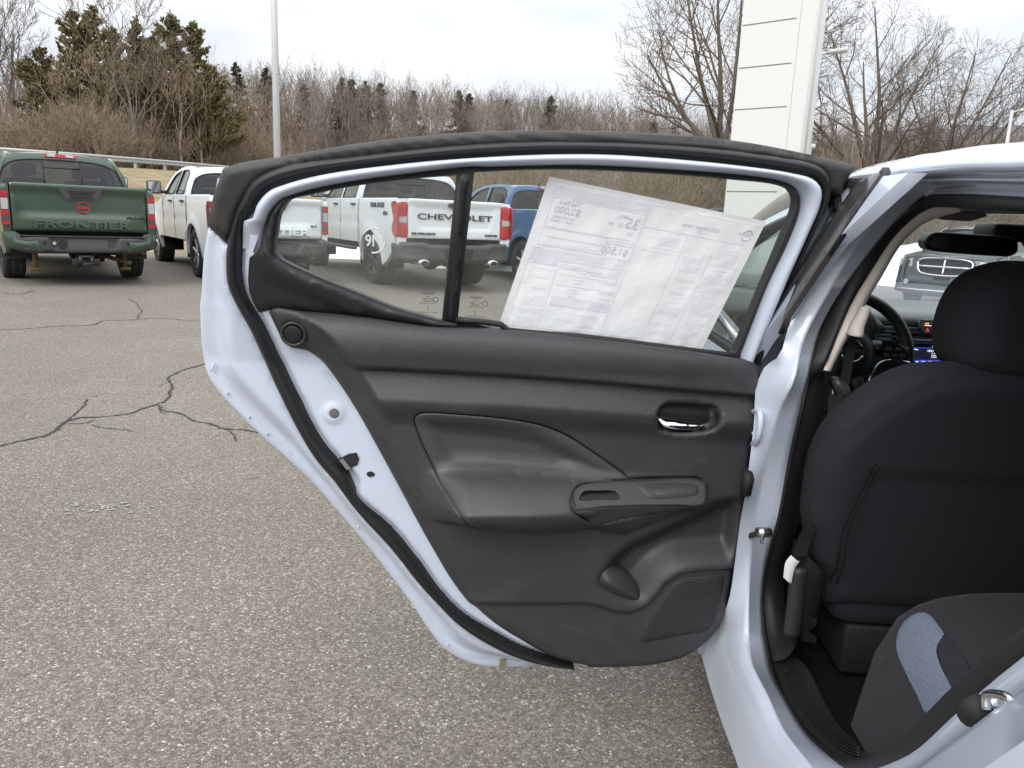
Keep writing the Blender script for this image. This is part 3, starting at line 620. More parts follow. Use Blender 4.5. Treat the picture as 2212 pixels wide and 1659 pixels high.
# the wood on the hill: one mass of bare stems
def scatter(name, protos, spots, mat, k=3):
    R = np.random.RandomState(3); out = []
    for (x, y, s) in spots:
        S = protos[R.randint(len(protos))].copy(); a = R.uniform(0, 6.28); c, n = math.cos(a), math.sin(a)
        for o in (0, 3): S[:, o], S[:, o + 1] = c * S[:, o] - n * S[:, o + 1], n * S[:, o] + c * S[:, o + 1]
        S[:, :6] *= s; S[:, 6:8] *= s ** .5; S[:, [0, 3]] += x; S[:, [1, 4]] += y; S[:, [2, 5]] += gz(x, y) - .2; out.append(S)
    return stuff(link(name, ribbons(name, np.vstack(out), mat)))
pr_ = [grow(100 + i, 12, 5.0, 6, .42, .15, 3, .016, (4, 6), .25, .12, .55) for i in range(6)]
R = np.random.RandomState(8); sp = []
while len(sp) < 640:
    y = 94 + 78 * R.rand() ** .8; x = R.uniform(-105, 85)
    if x < -78 and y > 125: continue
    sp.append((x, y, R.uniform(.7, 1.2)))
WOODM2 = M('pale_wood_stems', (.225, .193, .165), .9, spec=.1, var=(.09, .3))
scatter('hillside_wood', pr_, sp[:430], WOODM); scatter('pale_hillside_wood', pr_, sp[430:], WOODM2)
br_p = [grow(200 + i, 3.2, .4, 6, .55, .03, 2, .0075, (5, 6), .18, .22, .62, trunks=5, steps=4) for i in range(6)]
br_s = [grow(250 + i, 3.2, .4, 5, .55, .04, 1, .02, (5, 6), .18, .25, .62, trunks=6, steps=4) for i in range(3)]
sp = []
while len(sp) < 900:
    q = R.rand()
    if q < .33:
        px = R.uniform(-80, 600); y = R.uniform(44, 70); x = on_y([(px, 480)], y)[0][0]
        i = np.argmin(np.abs(RAILP[:, 1] - y)); 
        if x > RAILP[i, 0] - 1.5: continue
        s = R.uniform(.55, 1.35) * (1.1 if 150 < px < 560 else .8)
    elif q < .62: px = R.uniform(440, 1600); y = R.uniform(84, 172); x = on_y([(px, 480)], y)[0][0]; s = R.uniform(1.0, 1.9)
    elif q < .76: px = R.uniform(950, 1650); y = R.uniform(44, 80); x = on_y([(px, 480)], y)[0][0]; s = R.uniform(.8, 1.5)
    else: px = R.uniform(1380, 2300); y = R.uniform(38, 85); x = on_y([(px, 480)], y)[0][0]; s = R.uniform(.8, 1.6)
    if y > 72 and x < -14 and abs(x - np.interp(y, RAILP[:, 1], RAILP[:, 0])) < 2: continue
    sp.append((x, y, s))
scatter('brush_thicket', br_p, sp, BRUSHM)
sp = []
while len(sp) < 700:
    px = R.uniform(430, 2000); y = R.uniform(120, 178); x = on_y([(px, 480)], y)[0][0]; sp.append((x, y, R.uniform(1.3, 2.6)))
scatter('hill_undergrowth', br_s, sp, WOODM)
# saplings in the thicket left of the pole
sp = [(on_y([(px, 480)], y)[0][0], y, s) for px, y, s in ((150, 52, .75), (205, 50, .8), (245, 52, .7), (335, 51, .8), (400, 50, .7), (440, 53, .75), (500, 60, .7), (540, 62, .75), (60, 60, .6), (580, 70, .8), (640, 78, .8))]
scatter('young_bare_growth', [grow(300 + i, 10, 3.5, 6, .5, .09, 3, .014, (4, 6), .22, .16, .6) for i in range(3)], sp, BRUSHM)
# ================================================================== guardrail, poles, pylon
GALV = M('galvanised_steel', (.50, .51, .51), .42, .55, var=(2, .15)); WPOLE = M('white_pole_paint', (.50, .505, .51), .45, var=(3, .06)); WSIGN = M('white_sign_panel', (.70, .70, .68), .35, coat=.3, var=(1.2, .03))
gr = thing('guardrail', 'galvanised steel guardrail along the raised road at the left', 'guardrail', tuple(RAILP[20]))
prof = [(.0, .0), (.04, -.03), (.08, -.06), (.08, -.10), (.02, -.15), (.02, -.17), (.08, -.22), (.08, -.26), (.04, -.30), (0, -.32), (-.02, -.30), (.05, -.24), (-.01, -.17), (-.01, -.15), (.05, -.08), (-.02, -.02)]
V, F = loft([RAILP + rside * a + [0, 0, b] for a, b in prof] + [RAILP]); obj('rail_beam', V, F, GALV, gr, False, True)
L = np.concatenate([[0], np.cumsum(np.linalg.norm(np.diff(RAILP, axis=0), axis=1))]); pv, pf = box_vf(-.06, .06, -.09, .09, -1.0, -.02); pm = mesh('rail_post', pv, pf, GALV, False)
for s in np.arange(1, L[-1], 2.6):
    p = np.array([np.interp(s, L, RAILP[:, k]) for k in range(3)]); o = link('rail_post', pm, gr); o.location = p - np.array(gr.location) - [.06, 0, 0]
def pole(px, Yd, r, h, mat, label, name='lamp_post', head=None, group=None):
    X_ = on_y([(px, 480)], Yd)[0][0]; z0 = gz(X_, Yd) if edge_s(X_, Yd) > 0 else float(lot_z(X_, Yd)); t = thing(name, label, 'lamp post', (X_, Yd, z0), 0, group)
    obj('pole', *lathe_vf([(r * 1.0, 0), (r * .8, h)], 16, 'z'), mat, t); obj('pole_base', *lathe_vf([(r * 2.2, 0), (r * 2.2, .5), (r * 1.9, .55)], 20, 'z'), M('base_concrete', (.4, .39, .37), .9) if 'base_concrete' not in bpy.data.materials else bpy.data.materials['base_concrete'], t)
    if head:
        l_, ang = head; c, s = math.cos(ang), math.sin(ang); ax = np.array([c, s, 0]); P = np.array([[0, 0, h - .15], ax * .12 + [0, 0, h - .05], ax * .3 + [0, 0, h]])
        obj('arm', *tube_vf(P, .035, 8), mat, t)
        hv, hf = box_vf(.25, .25 + l_, -.17, .17, h - .05, h + .07, .03); hv = np.array(hv); hv[:, 2] += .12 * hv[:, 0] + .0; hv[:, 2] -= .05; hv = np.stack([hv[:, 0] * c - hv[:, 1] * s, hv[:, 0] * s + hv[:, 1] * c, hv[:, 2]], 1)
        hd = obj('lamp_head', hv, hf, mat, t); lv = np.array(box_vf(.35, .2 + l_, -.12, .12, h - .055, h - .045)[0]); lv[:, 2] += .12 * lv[:, 0] - .05; lv = np.stack([lv[:, 0] * c - lv[:, 1] * s, lv[:, 0] * s + lv[:, 1] * c, lv[:, 2]], 1); obj('lamp_lens', lv, box_vf(0, 1, 0, 1, 0, 1)[1], M('lamp_lens_clear', (.6, .6, .58), .2) if 'lamp_lens_clear' not in bpy.data.materials else bpy.data.materials['lamp_lens_clear'], hd, False)
    return t
pole(602, 19.6, .088, 9.5, WPOLE, 'plain white pole left of the middle, cut off by the top of the picture', 'light_pole', (.7, rad(200)))
l2 = pole(1727, 29, .075, 7.55, WPOLE, 'white lamp post hidden behind the right edge of the pylon, lamp arm to the right', 'lamp_post', (.66, rad(-8)), 'lamp posts on the right')
pole(2146, 40, .09, 7.35, WPOLE, 'distant white lamp post above the car roof at the far right', 'lamp_post', (.9, rad(-12)), 'lamp posts on the right')
cp = on_y([(1734, 318)], 28.9)[0] - np.array(l2.location); sc_ = thing('security_camera', 'small white security camera beside the pylon on the lamp post', 'camera', tuple(cp + np.array(l2.location)))
obj('camera_body', *box_vf(-.05, .42, -.1, .1, -.02, .12, .03), WPOLE, sc_); obj('camera_mount', *box_vf(.05, .3, -.08, .08, -.6, -.02, .03), WPOLE, sc_); obj('camera_lens', *lathe_vf([(.05, .40), (.05, .45), (.03, .46)], 12, 'x', (0, 0, .05)), BLACK, sc_)
# pylon sign
PYC = on_y([(1664, 300)], 18.0)[0]; pr2 = rad(-39)
py_ = thing('pylon_sign', 'tall blank white pylon with thin dark joints across its face', 'pylon', (PYC[0], 18.0, 0), pr2)
HW = .80; PH = 8.6
def pf_(q, h): return np.stack([q[:, 0], -.26 - h, q[:, 1]], 1)
slots = []
for y in (48, 143, 235, 416): 
    z = on_y([(1665, y)], 17.9)[0][2]; slots.append(z)
sl_h = [np.array([(-HW + .02, z - .014), (HW * .52, z - .014), (HW * .52, z + .014), (-HW + .02, z + .014)]) for z in slots + [slots[-1] - 1.02, slots[0] + 1.05, slots[2] - .98]]
relief('face_panel', np.array([(-HW, 0.05), (HW * .62, .05), (HW * .62, PH), (-HW, PH)]), pf_, .02, WSIGN, py_, holes=sl_h, step=0, thick=.02, smooth_=False)
relief('edge_panel', np.array([(HW * .63, .05), (HW, .05), (HW, PH), (HW * .63, PH)]), pf_, .02, WSIGN, py_, step=0, thick=.02, smooth_=False)
obj('core', *box_vf(-HW + .01, HW - .01, -.255, .26, 0, PH), M('joint_grey', (.44, .45, .45), .6), py_, False)
obj('side_panel', *box_vf(HW - .008, HW + .02, -.28, .26, 0.02, PH, .004), WSIGN, py_); obj('side_panel', *box_vf(-HW - .02, -HW + .008, -.25, .26, 0.02, PH, .004), WSIGN, py_)
obj('side_rib', *box_vf(HW + .02, HW + .05, -.08, -.04, .02, PH), WPOLE, py_); obj('base_plinth', *box_vf(-1.1, 1.1, -.5, .5, -.05, .25, .03), M('base_concrete2', (.4, .39, .37), .9), py_)
# ================================================================== the open rear door
CAR = thing('sedan_car', 'pale icy blue sedan with its rear door wide open, seen from beside the back seat', 'car', (1.27, 1.2, 0))
TH = rad(80)
H0 = np.array([.43, 1.64, 0]); DU = np.array([-math.sin(TH), -math.cos(TH), 0]); DN = np.array([math.cos(TH), -math.sin(TH), 0])
def lean(v): return np.maximum(0, v - .93) * .22
def D(px, off=0.0):
    """picture -> (u,v) on the door, at height off over its inner plane"""
    off = np.zeros(len(np.atleast_2d(px))) + off; le = 0.0
    d = rays(px)
    for _ in range(20):
        t = ((H0 - ORI) @ DN + off + le) / (d @ DN); p = ORI + d * t[:, None]; le = lean(p[:, 2])
    return np.stack([(p - H0) @ DU, p[:, 2]], 1)
def dm(uv, h):
    uv = np.asarray(uv, float)
    return H0 + uv[:, :1] * DU + np.stack([0 * uv[:, 1], 0 * uv[:, 1], uv[:, 1]], 1) + (np.asarray(h) + lean(uv[:, 1]))[:, None] * DN
DOOR = None
def dpath(pts, off, step=.01, closed=False): return smooth(D(pts, off), closed=closed, step=step)
# ---- outer edge of the door
top_edge = T(3, (120, 275), (240, 237), (550, 190), (1000, 110), (1500, 52), (2100, 18)) + T(5, (400, 668), (800, 708), (1100, 763), (1375, 825))
right_edge = T(6, (805, 310), (770, 440), (620, 760), (480, 1070), (420, 1260), (380, 1430), (330, 1590)) + T(7, (270, 480))
hid_edge = [(1612, 900), (1600, 1000), (1588, 1100), (1575, 1190), (1560, 1260), (1530, 1310), (1480, 1350), (1420, 1372), (1330, 1388), (1262, 1400), (1225, 1428)]
bot_edge = T(12, (1700, 1128), (1600, 1140), (1400, 1150), (1250, 1140), (1130, 1100), (1020, 1030), (940, 930), (820, 750), (700, 590), (560, 410), (400, 220), (205, 0)) \
    + T(11, (1800, 970), (1600, 790), (1450, 640), (1330, 500), (1280, 400), (1255, 250), (1243, 0))
left_edge = T(2, (1950, 1600), (1960, 1400), (1975, 1200), (2005, 1030), (2030, 870), (2105, 500))
# seal, from the bottom up the rear edge, over the top and down to the belt at the hinge side
seal_out = T(12, (1830, 1140), (1600, 1115), (1420, 1060), (1250, 975), (1100, 870), (970, 740), (850, 610), (700, 420), (520, 220), (345, 0)) \
    + T(11, (1960, 960), (1850, 780), (1720, 520), (1640, 340)) + T(10, (430, 1100), (320, 900), (270, 780), (255, 640), (265, 480), (300, 350)) \
    + T(3, (300, 380), (400, 300), (560, 243), (1000, 187), (1600, 120), (2212, 87)) + T(5, (560, 730), (1000, 785), (1130, 810), (1200, 848), (1229, 920), (1222, 1000), (1180, 1100)) \
    + T(6, (640, 480), (400, 1000), (280, 1270), (170, 1640))
seal_in = T(12, (1830, 1135), (1700, 1100), (1500, 1030), (1350, 950), (1150, 830), (1010, 690), (880, 510), (700, 290), (480, 90)) \
    + T(11, (2212, 1100), (2100, 970), (1990, 830), (1850, 560), (1720, 300), (1650, 150), (1560, 0)) + T(10, (390, 820), (365, 680), (370, 520), (400, 300)) \
    + T(3, (330, 620), (370, 520), (450, 430), (560, 385), (700, 345), (900, 305), (1200, 265), (1600, 225), (2212, 190)) \
    + T(4, (700, 15), (1000, 30), (1500, 75), (1900, 130), (2040, 170), (2088, 230), (2080, 330), (2000, 520), (1850, 860), (1700, 1220), (1670, 1300))
ring_in = T(3, (362, 840), (375, 820), (412, 680), (440, 590), (490, 520), (560, 470), (700, 425), (1000, 365), (1400, 310), (1800, 265)) \
    + T(4, (0, 90), (600, 80), (1200, 108), (1700, 148), (1900, 183), (1980, 228), (2008, 300), (1998, 380), (1930, 560), (1800, 830), (1620, 1290))
A_out = np.vstack([smooth(D(top_edge, .02), step=.012), resample(D(right_edge, 0), step=.012), resample(D(hid_edge, .0), step=.02), smooth(D(bot_edge, -.01), step=.012), smooth(D(left_edge, -.01), step=.012)])
SO = dpath(seal_out, .03); SI = dpath(seal_in, .045)
in_poly = np.vstack([SI, D([(1560, 1000), (1520, 1300), (1380, 1420)], .045)])
so_poly = np.vstack([SO, D([(1600, 1000), (1560, 1300), (1400, 1440)], .03)])
RI = dpath(ring_in, .06)
win_hole = np.vstack([RI[::2], D(T(4, (1560, 1300)), .06), D([(1200, 740), (985, 706), (780, 660), (650, 610), (590, 580), (565, 556)], .055)])
RIDGE = smooth(D(T(11, (1310, 0), (1330, 200), (1420, 450), (1560, 650)) + T(12, (480, 250), (650, 470), (800, 660), (900, 830), (1000, 980), (1130, 1060), (1300, 1095), (1500, 1110)), 0), step=.02)
SM = SO * .55 + nearest_on(SO, SI) * .45
mould = np.vstack([smooth(D(top_edge, .035), step=.015), D([(1853, 364), (1849, 369)] + T(5, (1340, 895), (1300, 985), (1228, 982)), .035),
                   SM[::-1][np.argmax(SO[::-1][:, 1] > D(T(5, (1225, 985)), .03)[0][1]):][:: 2]])
_cut = D(T(3, (150, 785), (20, 660), (60, 460)), .03); _k = np.where((mould[:, 0] > .95) & (mould[:, 1] < _cut[0][1]))[0]
mould = np.vstack([mould[:_k[0]], _cut]) if len(_k) else mould
MOULD_ = mould
def shell_h(uv):
    e = sdf(uv, A_out); d = sdf(uv, in_poly); s = sdf(uv, so_poly)
    h = -.012 + .004 * sst(e, 0, .004) + .036 * sst(e, .024, .07) * sst(uv[:, 1], 0.0, .25)
    h = h + (.03 - h) * sst(-s, .03, .0)
    h += .0035 * np.exp(-(seg_dist(uv, RIDGE, False) / .005) ** 2)
    h = np.where(s > -.001, .026, h)
    h = np.where(d > 0, .028 + .017 * sst(d, 0, .012), h)
    # pressed dish beside the trim and the round boss
    for c, r, a in BOSS: 
        q = np.linalg.norm(uv - c, axis=1); h = h + a * np.exp(-((q - r * .8) / (r * .45)) ** 4)
    q = sdf(uv, DISH); h = h - .010 * sst(q, 0, .02)
    h = h - .05 * sst(sdf(uv, MOULD_), -.004, .004)
    h = h - .075 * sst(sdf(uv, _under), .0, .03)
    return h
_under = D(T(10, (700, 1030), (1940, 1130)) + T(4, (900, 1260), (1600, 1330)) + T(9, (2100, 200), (2040, 900), (1960, 1300), (1500, 1600), (1150, 1560), (700, 1330), (480, 1030), (330, 700)), .05)
BOSS = [(D([(720, 892)], .045)[0], .016, .006)]
DISH = smooth(D(T(11, (1760, 290), (1850, 330), (1960, 400), (2080, 560), (2150, 640), (2330, 830)) + [(720, 800), (690, 800), (640, 775)], .045), closed=True, step=.02)
DOOR = relief('rear_door', A_out, dm, shell_h, PAINT_IN, CAR, holes=[inset(win_hole, -.010)], step=.008, rings=(.004, .012), thick=.03, world=True, label='open rear door showing its dark inner panel')
_oi = A_out + 0
def outer_skin():
    """outside face of the door, a shallow curve facing away"""
    c = A_out.mean(0); o = inset(A_out, .003)
    relief('outer_skin', o, dm, lambda q: -.045 - .05 * np.clip(sdf(q, o) / .3, 0, 1) ** .7, PAINT, DOOR, holes=[inset(win_hole, -.035)], step=.05, thick=-.03, flip=True, world=True)
outer_skin()
def band(name, outer, inner, prof, mat, parent, m=9, fade=None, closed=False):
    """strip between two curves on the door, prof(t) gives its height across"""
    q = nearest_on(outer, inner); ts = np.linspace(0, 1, m)
    fd = np.ones(len(outer)) if fade is None else fade
    curves = [dm(outer * (1 - t) + q * t, prof(t) * fd + .036 * (1 - fd)) for t in ts]
    V, F = loft(curves, closed); return obj(name, V, F, mat, parent, True, True)
band('door_seal', SO, SI, lambda t: .020 + .036 * math.sin(math.pi * min(1, max(0, t))) ** .5, SEAL_M, DOOR, 11)
RO = SI[np.argmax(SI[:, 1] > D(T(3, (362, 840)), .05)[0][1]):] + 0
band('window_frame', RO, RI, lambda t: .036 + .034 * (1 - abs(2 * t - .85) ** 2.4) ** .5 if abs(2 * t - .85) < 1 else .036 - .02 * (t > .8), PAINT_IN, DOOR, 13, fade=sst(np.arange(len(RO)), 0, 9))
# dusty black moulding along the top of the door, with the corner caps
groove = smooth(D(T(3, (560, 243), (1000, 175), (1600, 105), (2212, 72)) + T(5, (560, 715), (1000, 762), (1180, 800)), .035), step=.03)
def mould_h(q):
    e = sdf(q, mould); return .022 + .022 * np.sqrt(np.clip(e, 0, .014) / .014) - .007 * np.exp(-(seg_dist(q, groove, False) / .0025) ** 2)
relief('top_moulding', mould, dm, mould_h, RUBBER_DUSTY, DOOR, step=.006, rings=(.002, .005), thick=.04, world=True)
# ---- windows
q_pane = np.vstack([smooth(D(T(3, (1700, 322), (1400, 345), (1000, 395), (700, 455), (575, 487), (530, 540), (510, 620), (490, 700), (478, 790), (482, 835), (520, 885), (700, 970), (1000, 1110), (1300, 1220), (1500, 1275), (1600, 1300)), .035), step=.012)])
m_pane = np.vstack([smooth(D(T(3, (1703, 1285), (1815, 300)), .035), step=.03), smooth(D(T(4, (0, 118), (300, 105), (700, 108), (1200, 135), (1550, 165), (1850, 198), (1925, 228), (1950, 285), (1940, 340), (1850, 560), (1700, 920), (1560, 1262)), .035), step=.012), D(T(4, (100, 1100)), .035)])
run_out = np.vstack([RI[::2], D(T(4, (1600, 1310), (900, 1250), (60, 1140)), .035), D([(985, 716), (780, 700), (590, 672), (548, 650)], .035)])
relief('window_run', run_out, dm, lambda q: .040 + .006 * sst(sdf(q, run_out), 0, .01), RUBBER, DOOR, holes=[q_pane, m_pane], step=.03, thick=.03, world=True)
relief('quarter_window', inset(q_pane, -.006), dm, .018, PANE2, DOOR, step=0, thick=.004, world=True)
WIN = relief('door_window', inset(m_pane, -.006), dm, .018, PANE, DOOR, step=0, thick=.004, world=True)
bar = D(T(3, (1712, 312), (1806, 300)), .05); bar2 = D(T(3, (1703, 1330), (1620, 1300)), .05)
barp = np.vstack([bar, bar2])
relief('division_bar', barp, dm, lambda q: .045 + .012 * sst(sdf(q, barp), 0, .008) - .006 * np.exp(-((seg_dist(q, np.array([(bar[0] * .35 + bar[1] * .65), (bar2[1] * .35 + bar2[0] * .65)]), False)) / .002) ** 2), SATINB, DOOR, step=.008, rings=(.003,), thick=.03, world=True)
gp = smooth(D(T(10, (487, 537), (447, 540), (425, 620), (417, 700), (420, 790), (440, 870), (490, 978)), .05), step=.02)
gp2 = D(T(10, (560, 972), (800, 990), (1220, 1012), (1700, 1080), (1930, 1092), (1944, 1078), (1938, 1062)), .055)
gp3 = smooth(D(T(10, (1820, 1036), (1500, 945), (1200, 826), (900, 705), (640, 575), (608, 530), (612, 470), (625, 400), (640, 320)) + T(3, (505, 590), (535, 530), (580, 483)), .05), step=.02)
gp4 = D(T(3, (560, 472), (490, 522), (440, 592), (412, 680), (380, 800)), .055)
garn = np.vstack([gp, gp2, gp3, gp4]); gridge = smooth(D(T(10, (500, 560), (505, 630), (540, 690), (620, 740), (800, 815), (1000, 905), (1220, 1012)), .055), step=.02)
_low = np.vstack([gridge, D(T(10, (490, 985), (440, 870), (410, 700), (425, 600)), .05)])
relief('sail_trim', garn, dm, lambda q: .054 + .012 * sst(sdf(q, garn), 0, .008) - .010 * sst(sdf(q, _low), -.004, .004), SATINB, DOOR, step=.01, rings=(.003, .007), creases=[gridge[2:-2]], thick=.03, world=True)
belt = smooth(D(T(3, (1690, 1292), (2000, 1328)) + T(4, (100, 1092), (700, 1158), (1350, 1240), (1590, 1268)), .05), step=.03)
obj('belt_strip', *tube_vf(dm(belt, .046), .006, 8), RUBBER, DOOR, True, True)

# ---- trim panel
p_top = T(10, (555, 985), (562, 962), (600, 952), (800, 976), (1220, 1012), (1700, 1080), (1940, 1094)) + T(4, (100, 1107), (700, 1167), (1340, 1247), (1560, 1282), (1635, 1290), (1690, 1318), (1697, 1345))
p_right = T(9, (2160, 0), (2157, 100), (2150, 250), (2130, 400), (2105, 600), (2075, 800), (2055, 950), (2040, 1080), (2020, 1200), (2000, 1320), (1960, 1420), (1880, 1510), (1760, 1590), (1600, 1635), (1400, 1655), (1200, 1656))
p_left = T(12, (1830, 1140), (1690, 1105), (1500, 1010), (1300, 880), (1100, 660), (960, 430), (850, 230), (730, 0)) + T(11, (2212, 650), (2100, 480), (1990, 340), (1900, 285), (1800, 265), (1750, 220))
PO = np.vstack([smooth(D(p_top, .07), step=.012), smooth(D(p_right, .040), step=.012), smooth(D(p_left, .055), step=.012)])
c_lip = smooth(D(T(10, (790, 995), (900, 1090), (1000, 1180), (1100, 1290), (1200, 1410), (1300, 1560)) + T(9, (100, 420), (180, 580), (290, 720), (370, 810), (430, 960), (480, 1090), (590, 1288), (720, 1400), (1020, 1600)), .08), step=.012)
main = np.vstack([c_lip, D(T(9, (1200, 1700), (2300, 1700), (2300, -400)) + [(1640, 700), (1000, 620), (640, 640)], .08)])
c1 = resample(D(T(10, (1150, 1390), (1300, 1397), (2212, 1447)) + T(4, (300, 1412), (700, 1442), (1100, 1477), (1720, 1530)), .08), step=.015)
c2 = resample(D(T(9, (-30, 102), (300, 117), (700, 133), (1100, 158), (1590, 197), (2200, 240)), .09), step=.015)
def Dv(pts):
    """traced points that carry their own height over the door plane"""
    return D(T(9, *[p[:2] for p in pts]), np.array([p[2] for p in pts]))
AP = smooth(Dv(((192, 225, .085), (205, 200, .085), (245, 183, .085), (450, 191, .085), (700, 216, .085), (850, 241, .085), (950, 267, .085), (1080, 322, .085), (1250, 430, .085), (1360, 507, .085), (1440, 572, .088), (1300, 584, .092), (1130, 592, .095), (1093, 640, .112), (1095, 722, .142), (1112, 748, .150), (1170, 795, .142), (1232, 845, .128), (1100, 885, .115), (950, 908, .11), (800, 905, .11), (610, 880, .11), (548, 838, .12), (500, 790, .128), (400, 660, .112), (340, 590, .098), (300, 500, .088), (245, 385, .085), (200, 265, .085))), closed=True, step=.008)
_bz = ((1092, 650, .117), (1108, 604, .100), (1150, 587, .094), (1500, 582, .093), (1855, 581, .093), (1889, 606, .100), (1893, 660, .114), (1868, 706, .124), (1700, 718, .132), (1500, 729, .142), (1300, 739, .148), (1116, 748, .152), (1096, 722, .143))
BZ = smooth(Dv(_bz), closed=True, step=.005)
def vline(pts, off):
    q = D(pts, off); o = np.argsort(q[:, 0]); return lambda u: np.interp(u, q[o, 0], q[o, 1])
sh_back = vline(T(9, (300, 520), (600, 520), (1100, 560), (1500, 583), (1900, 590)), .085)
sh_front = vline(T(9, (430, 752), (700, 742), (1110, 748), (1500, 728), (1890, 705)), .15)
sh_low = vline(T(9, (430, 850), (560, 880), (900, 912), (1235, 884), (1330, 912), (1420, 920), (1520, 888), (1750, 792), (1900, 720)), .10)
MPK = smooth(D(T(9, (1960, 690), (1880, 735), (1750, 792), (1600, 860), (1450, 932), (1375, 987), (1310, 1055), (1272, 1120), (1250, 1180), (1275, 1222), (1380, 1282), (1480, 1304), (1540, 1290), (1590, 1235), (1655, 1155), (1740, 1108), (1850, 1088), (2100, 1072), (2260, 1060), (2260, 700)), .08), closed=True, step=.01)
KICK = np.vstack([resample(D(T(9, (540, 1294), (1200, 1292), (1290, 1312), (1360, 1338), (1450, 1348), (1540, 1310), (1590, 1260), (1650, 1175), (1745, 1118), (1860, 1100), (2200, 1085)), .075), step=.01), D(T(9, (2300, 1800), (400, 1800)), .075)])
HB = smooth(D(T(9, (1600, 202), (1640, 145), (1680, 136), (1920, 152), (1948, 170), (1952, 220), (1932, 262), (1872, 290), (1640, 285), (1606, 245)), .08), closed=True, step=.006)
U_ARM1 = D(T(9, (1893, 640)), .1)[0][0]; U_PADL = D(T(9, (330, 640)), .1)[0][0]
LOBE = D([(632, 723)], .075)[0]
POCK = smooth(Dv(((1150, 690, .131), (1156, 668, .124), (1180, 640, .114), (1270, 637, .113), (1350, 638, .113), (1375, 655, .120), (1392, 686, .130), (1270, 692, .132))), closed=True, step=.004)
def panel_h(q): return panel_base(q) - .012 * sst(sdf(q, AP), -.0012, .0004) - .016 * sst(sdf(q, BZ), -.0012, .0008) - .010 * sst(sdf(q, ARMF), -.0015, .001) - .05 * sst(sdf(q, POCK), -.010, -.004)
def panel_base(q):
    u, v = q[:, 0], q[:, 1]; m = sdf(q, main); e = sdf(q, PO)
    h = np.where(m > 0, .076, .058 + .016 * sst(m, -.05, -.002))
    mm = sst(m, -.004, .012)
    d1 = v - np.interp(u, c1[::-1, 0], c1[::-1, 1]); d2 = v - np.interp(u, c2[::-1, 0], c2[::-1, 1])
    bel = .024 * sst(d1, -.002, .012) - .042 * np.clip((d1 - .035) / .075, 0, 1.2) ** 2
    h += mm * np.where(d1 > -.002, bel, 0)
    h += mm * np.where(d1 <= -.002, np.where(d2 > 0, .022 * (1 - np.clip(d2 / .055, 0, 1)) ** 1.1, .022 * (1 - sst(-d2, 0, .06))), 0)
    # armrest: a shelf that grows out of the panel
    vb, vf, vl = sh_back(u), sh_front(u), sh_low(u)
    amp = .072 * sst(u, U_ARM1 - .015, U_ARM1 + .42) + .034 * sst(u, U_ARM1 - .012, U_ARM1 + .03)
    amp = amp * sst(U_PADL - u, -.035, .06)
    prof = np.where(v > vb, .0, np.where(v > vf, .14 + .86 * np.clip((vb - v) / np.maximum(vb - vf, .01), 0, 1) ** .62, 1 - np.clip((vf - v) / np.maximum(vf - vl, .03), 0, 1) ** 1.7 * .97))
    prof = np.where(v < vl, .03 * (1 - sst(vl - v, 0, .05)), prof)
    prof = np.where(v > vb, .14 * (1 - sst(v - vb, 0, .018)), prof)
    h += amp * prof
    a = sdf(q, AP); h += -.014 * sst(a, .012, .05) * sst(v, vb - .01, vb + .04)
    h -= .048 * sst(sdf(q, MPK), -.006, .055) * sst(e, 0, .03)
    h -= .012 * sst(sdf(q, KICK), -.003, .008)
    h -= .034 * sst(sdf(q, HB), -.006, .004)
    r = np.linalg.norm(q - LOBE, axis=1); h -= .006 * (sst(r, .028, .02)) 
    h -= (.009 + .021 * sst(u, .72, .5) * sst(v, .93, .85)) * (1 - np.sqrt(np.clip(1 - (1 - np.clip(e, 0, .022) / .022) ** 2, 0, 1)))
    return h
armf = smooth(Dv(((1116, 750, .152), (1300, 741, .148), (1500, 731, .142), (1700, 720, .132), (1868, 708, .124), (1893, 690, .115), (1884, 712, .108), (1700, 738, .110), (1580, 755, .112), (1450, 783, .116), (1330, 818, .121), (1236, 847, .126), (1170, 795, .140))), closed=True, step=.006); ARMF = armf
def loopc(P): return np.vstack([P, P[:1]])
PANEL = relief('trim_panel', PO, dm, panel_h, PLAST, DOOR, step=.0055, rings=(.0015, .004, .008), creases=[c1[2:-2], c1[2:-2] - [0, .003], c2[2:-4], c_lip[4:-6], loopc(inset(AP, .001)), loopc(inset(AP, -.0015)), loopc(inset(HB, .005)), loopc(inset(HB, -.003))], thick=.03, world=True)
def rnd_edge(q, P, r): return r * np.sqrt(np.clip(1 - (1 - np.clip(sdf(q, P), 0, r) / r) ** 2, 0, 1)) - r
relief('arm_pad', inset(AP, .0012), dm, lambda q: panel_base(q) + .0035 + rnd_edge(q, AP, .007), PLAST2, DOOR, step=.0055, rings=(.0012, .003, .006), thick=.010, world=True)
_bq = np.array([p[2] for p in _bz]); _bv = Dv(_bz); _A = np.column_stack([_bv, np.ones(len(_bv))]); _co = np.linalg.lstsq(_A, _bq, rcond=None)[0]
def bezel_h(q): return q @ _co[:2] + _co[2]
relief('switch_bezel', inset(BZ, .0004), dm, lambda q: bezel_h(q) + rnd_edge(q, BZ, .004), CARBON, DOOR, step=.006, holes=[POCK], rings=(.001, .0025), thick=.022, world=True)
relief('pull_pocket', inset(POCK, -.003), dm, lambda q: bezel_h(q) - .004 - .030 * sst(sdf(q, POCK), -.002, .008), PLASTLIP, DOOR, step=.004, rings=(.002,), thick=.004, world=True)
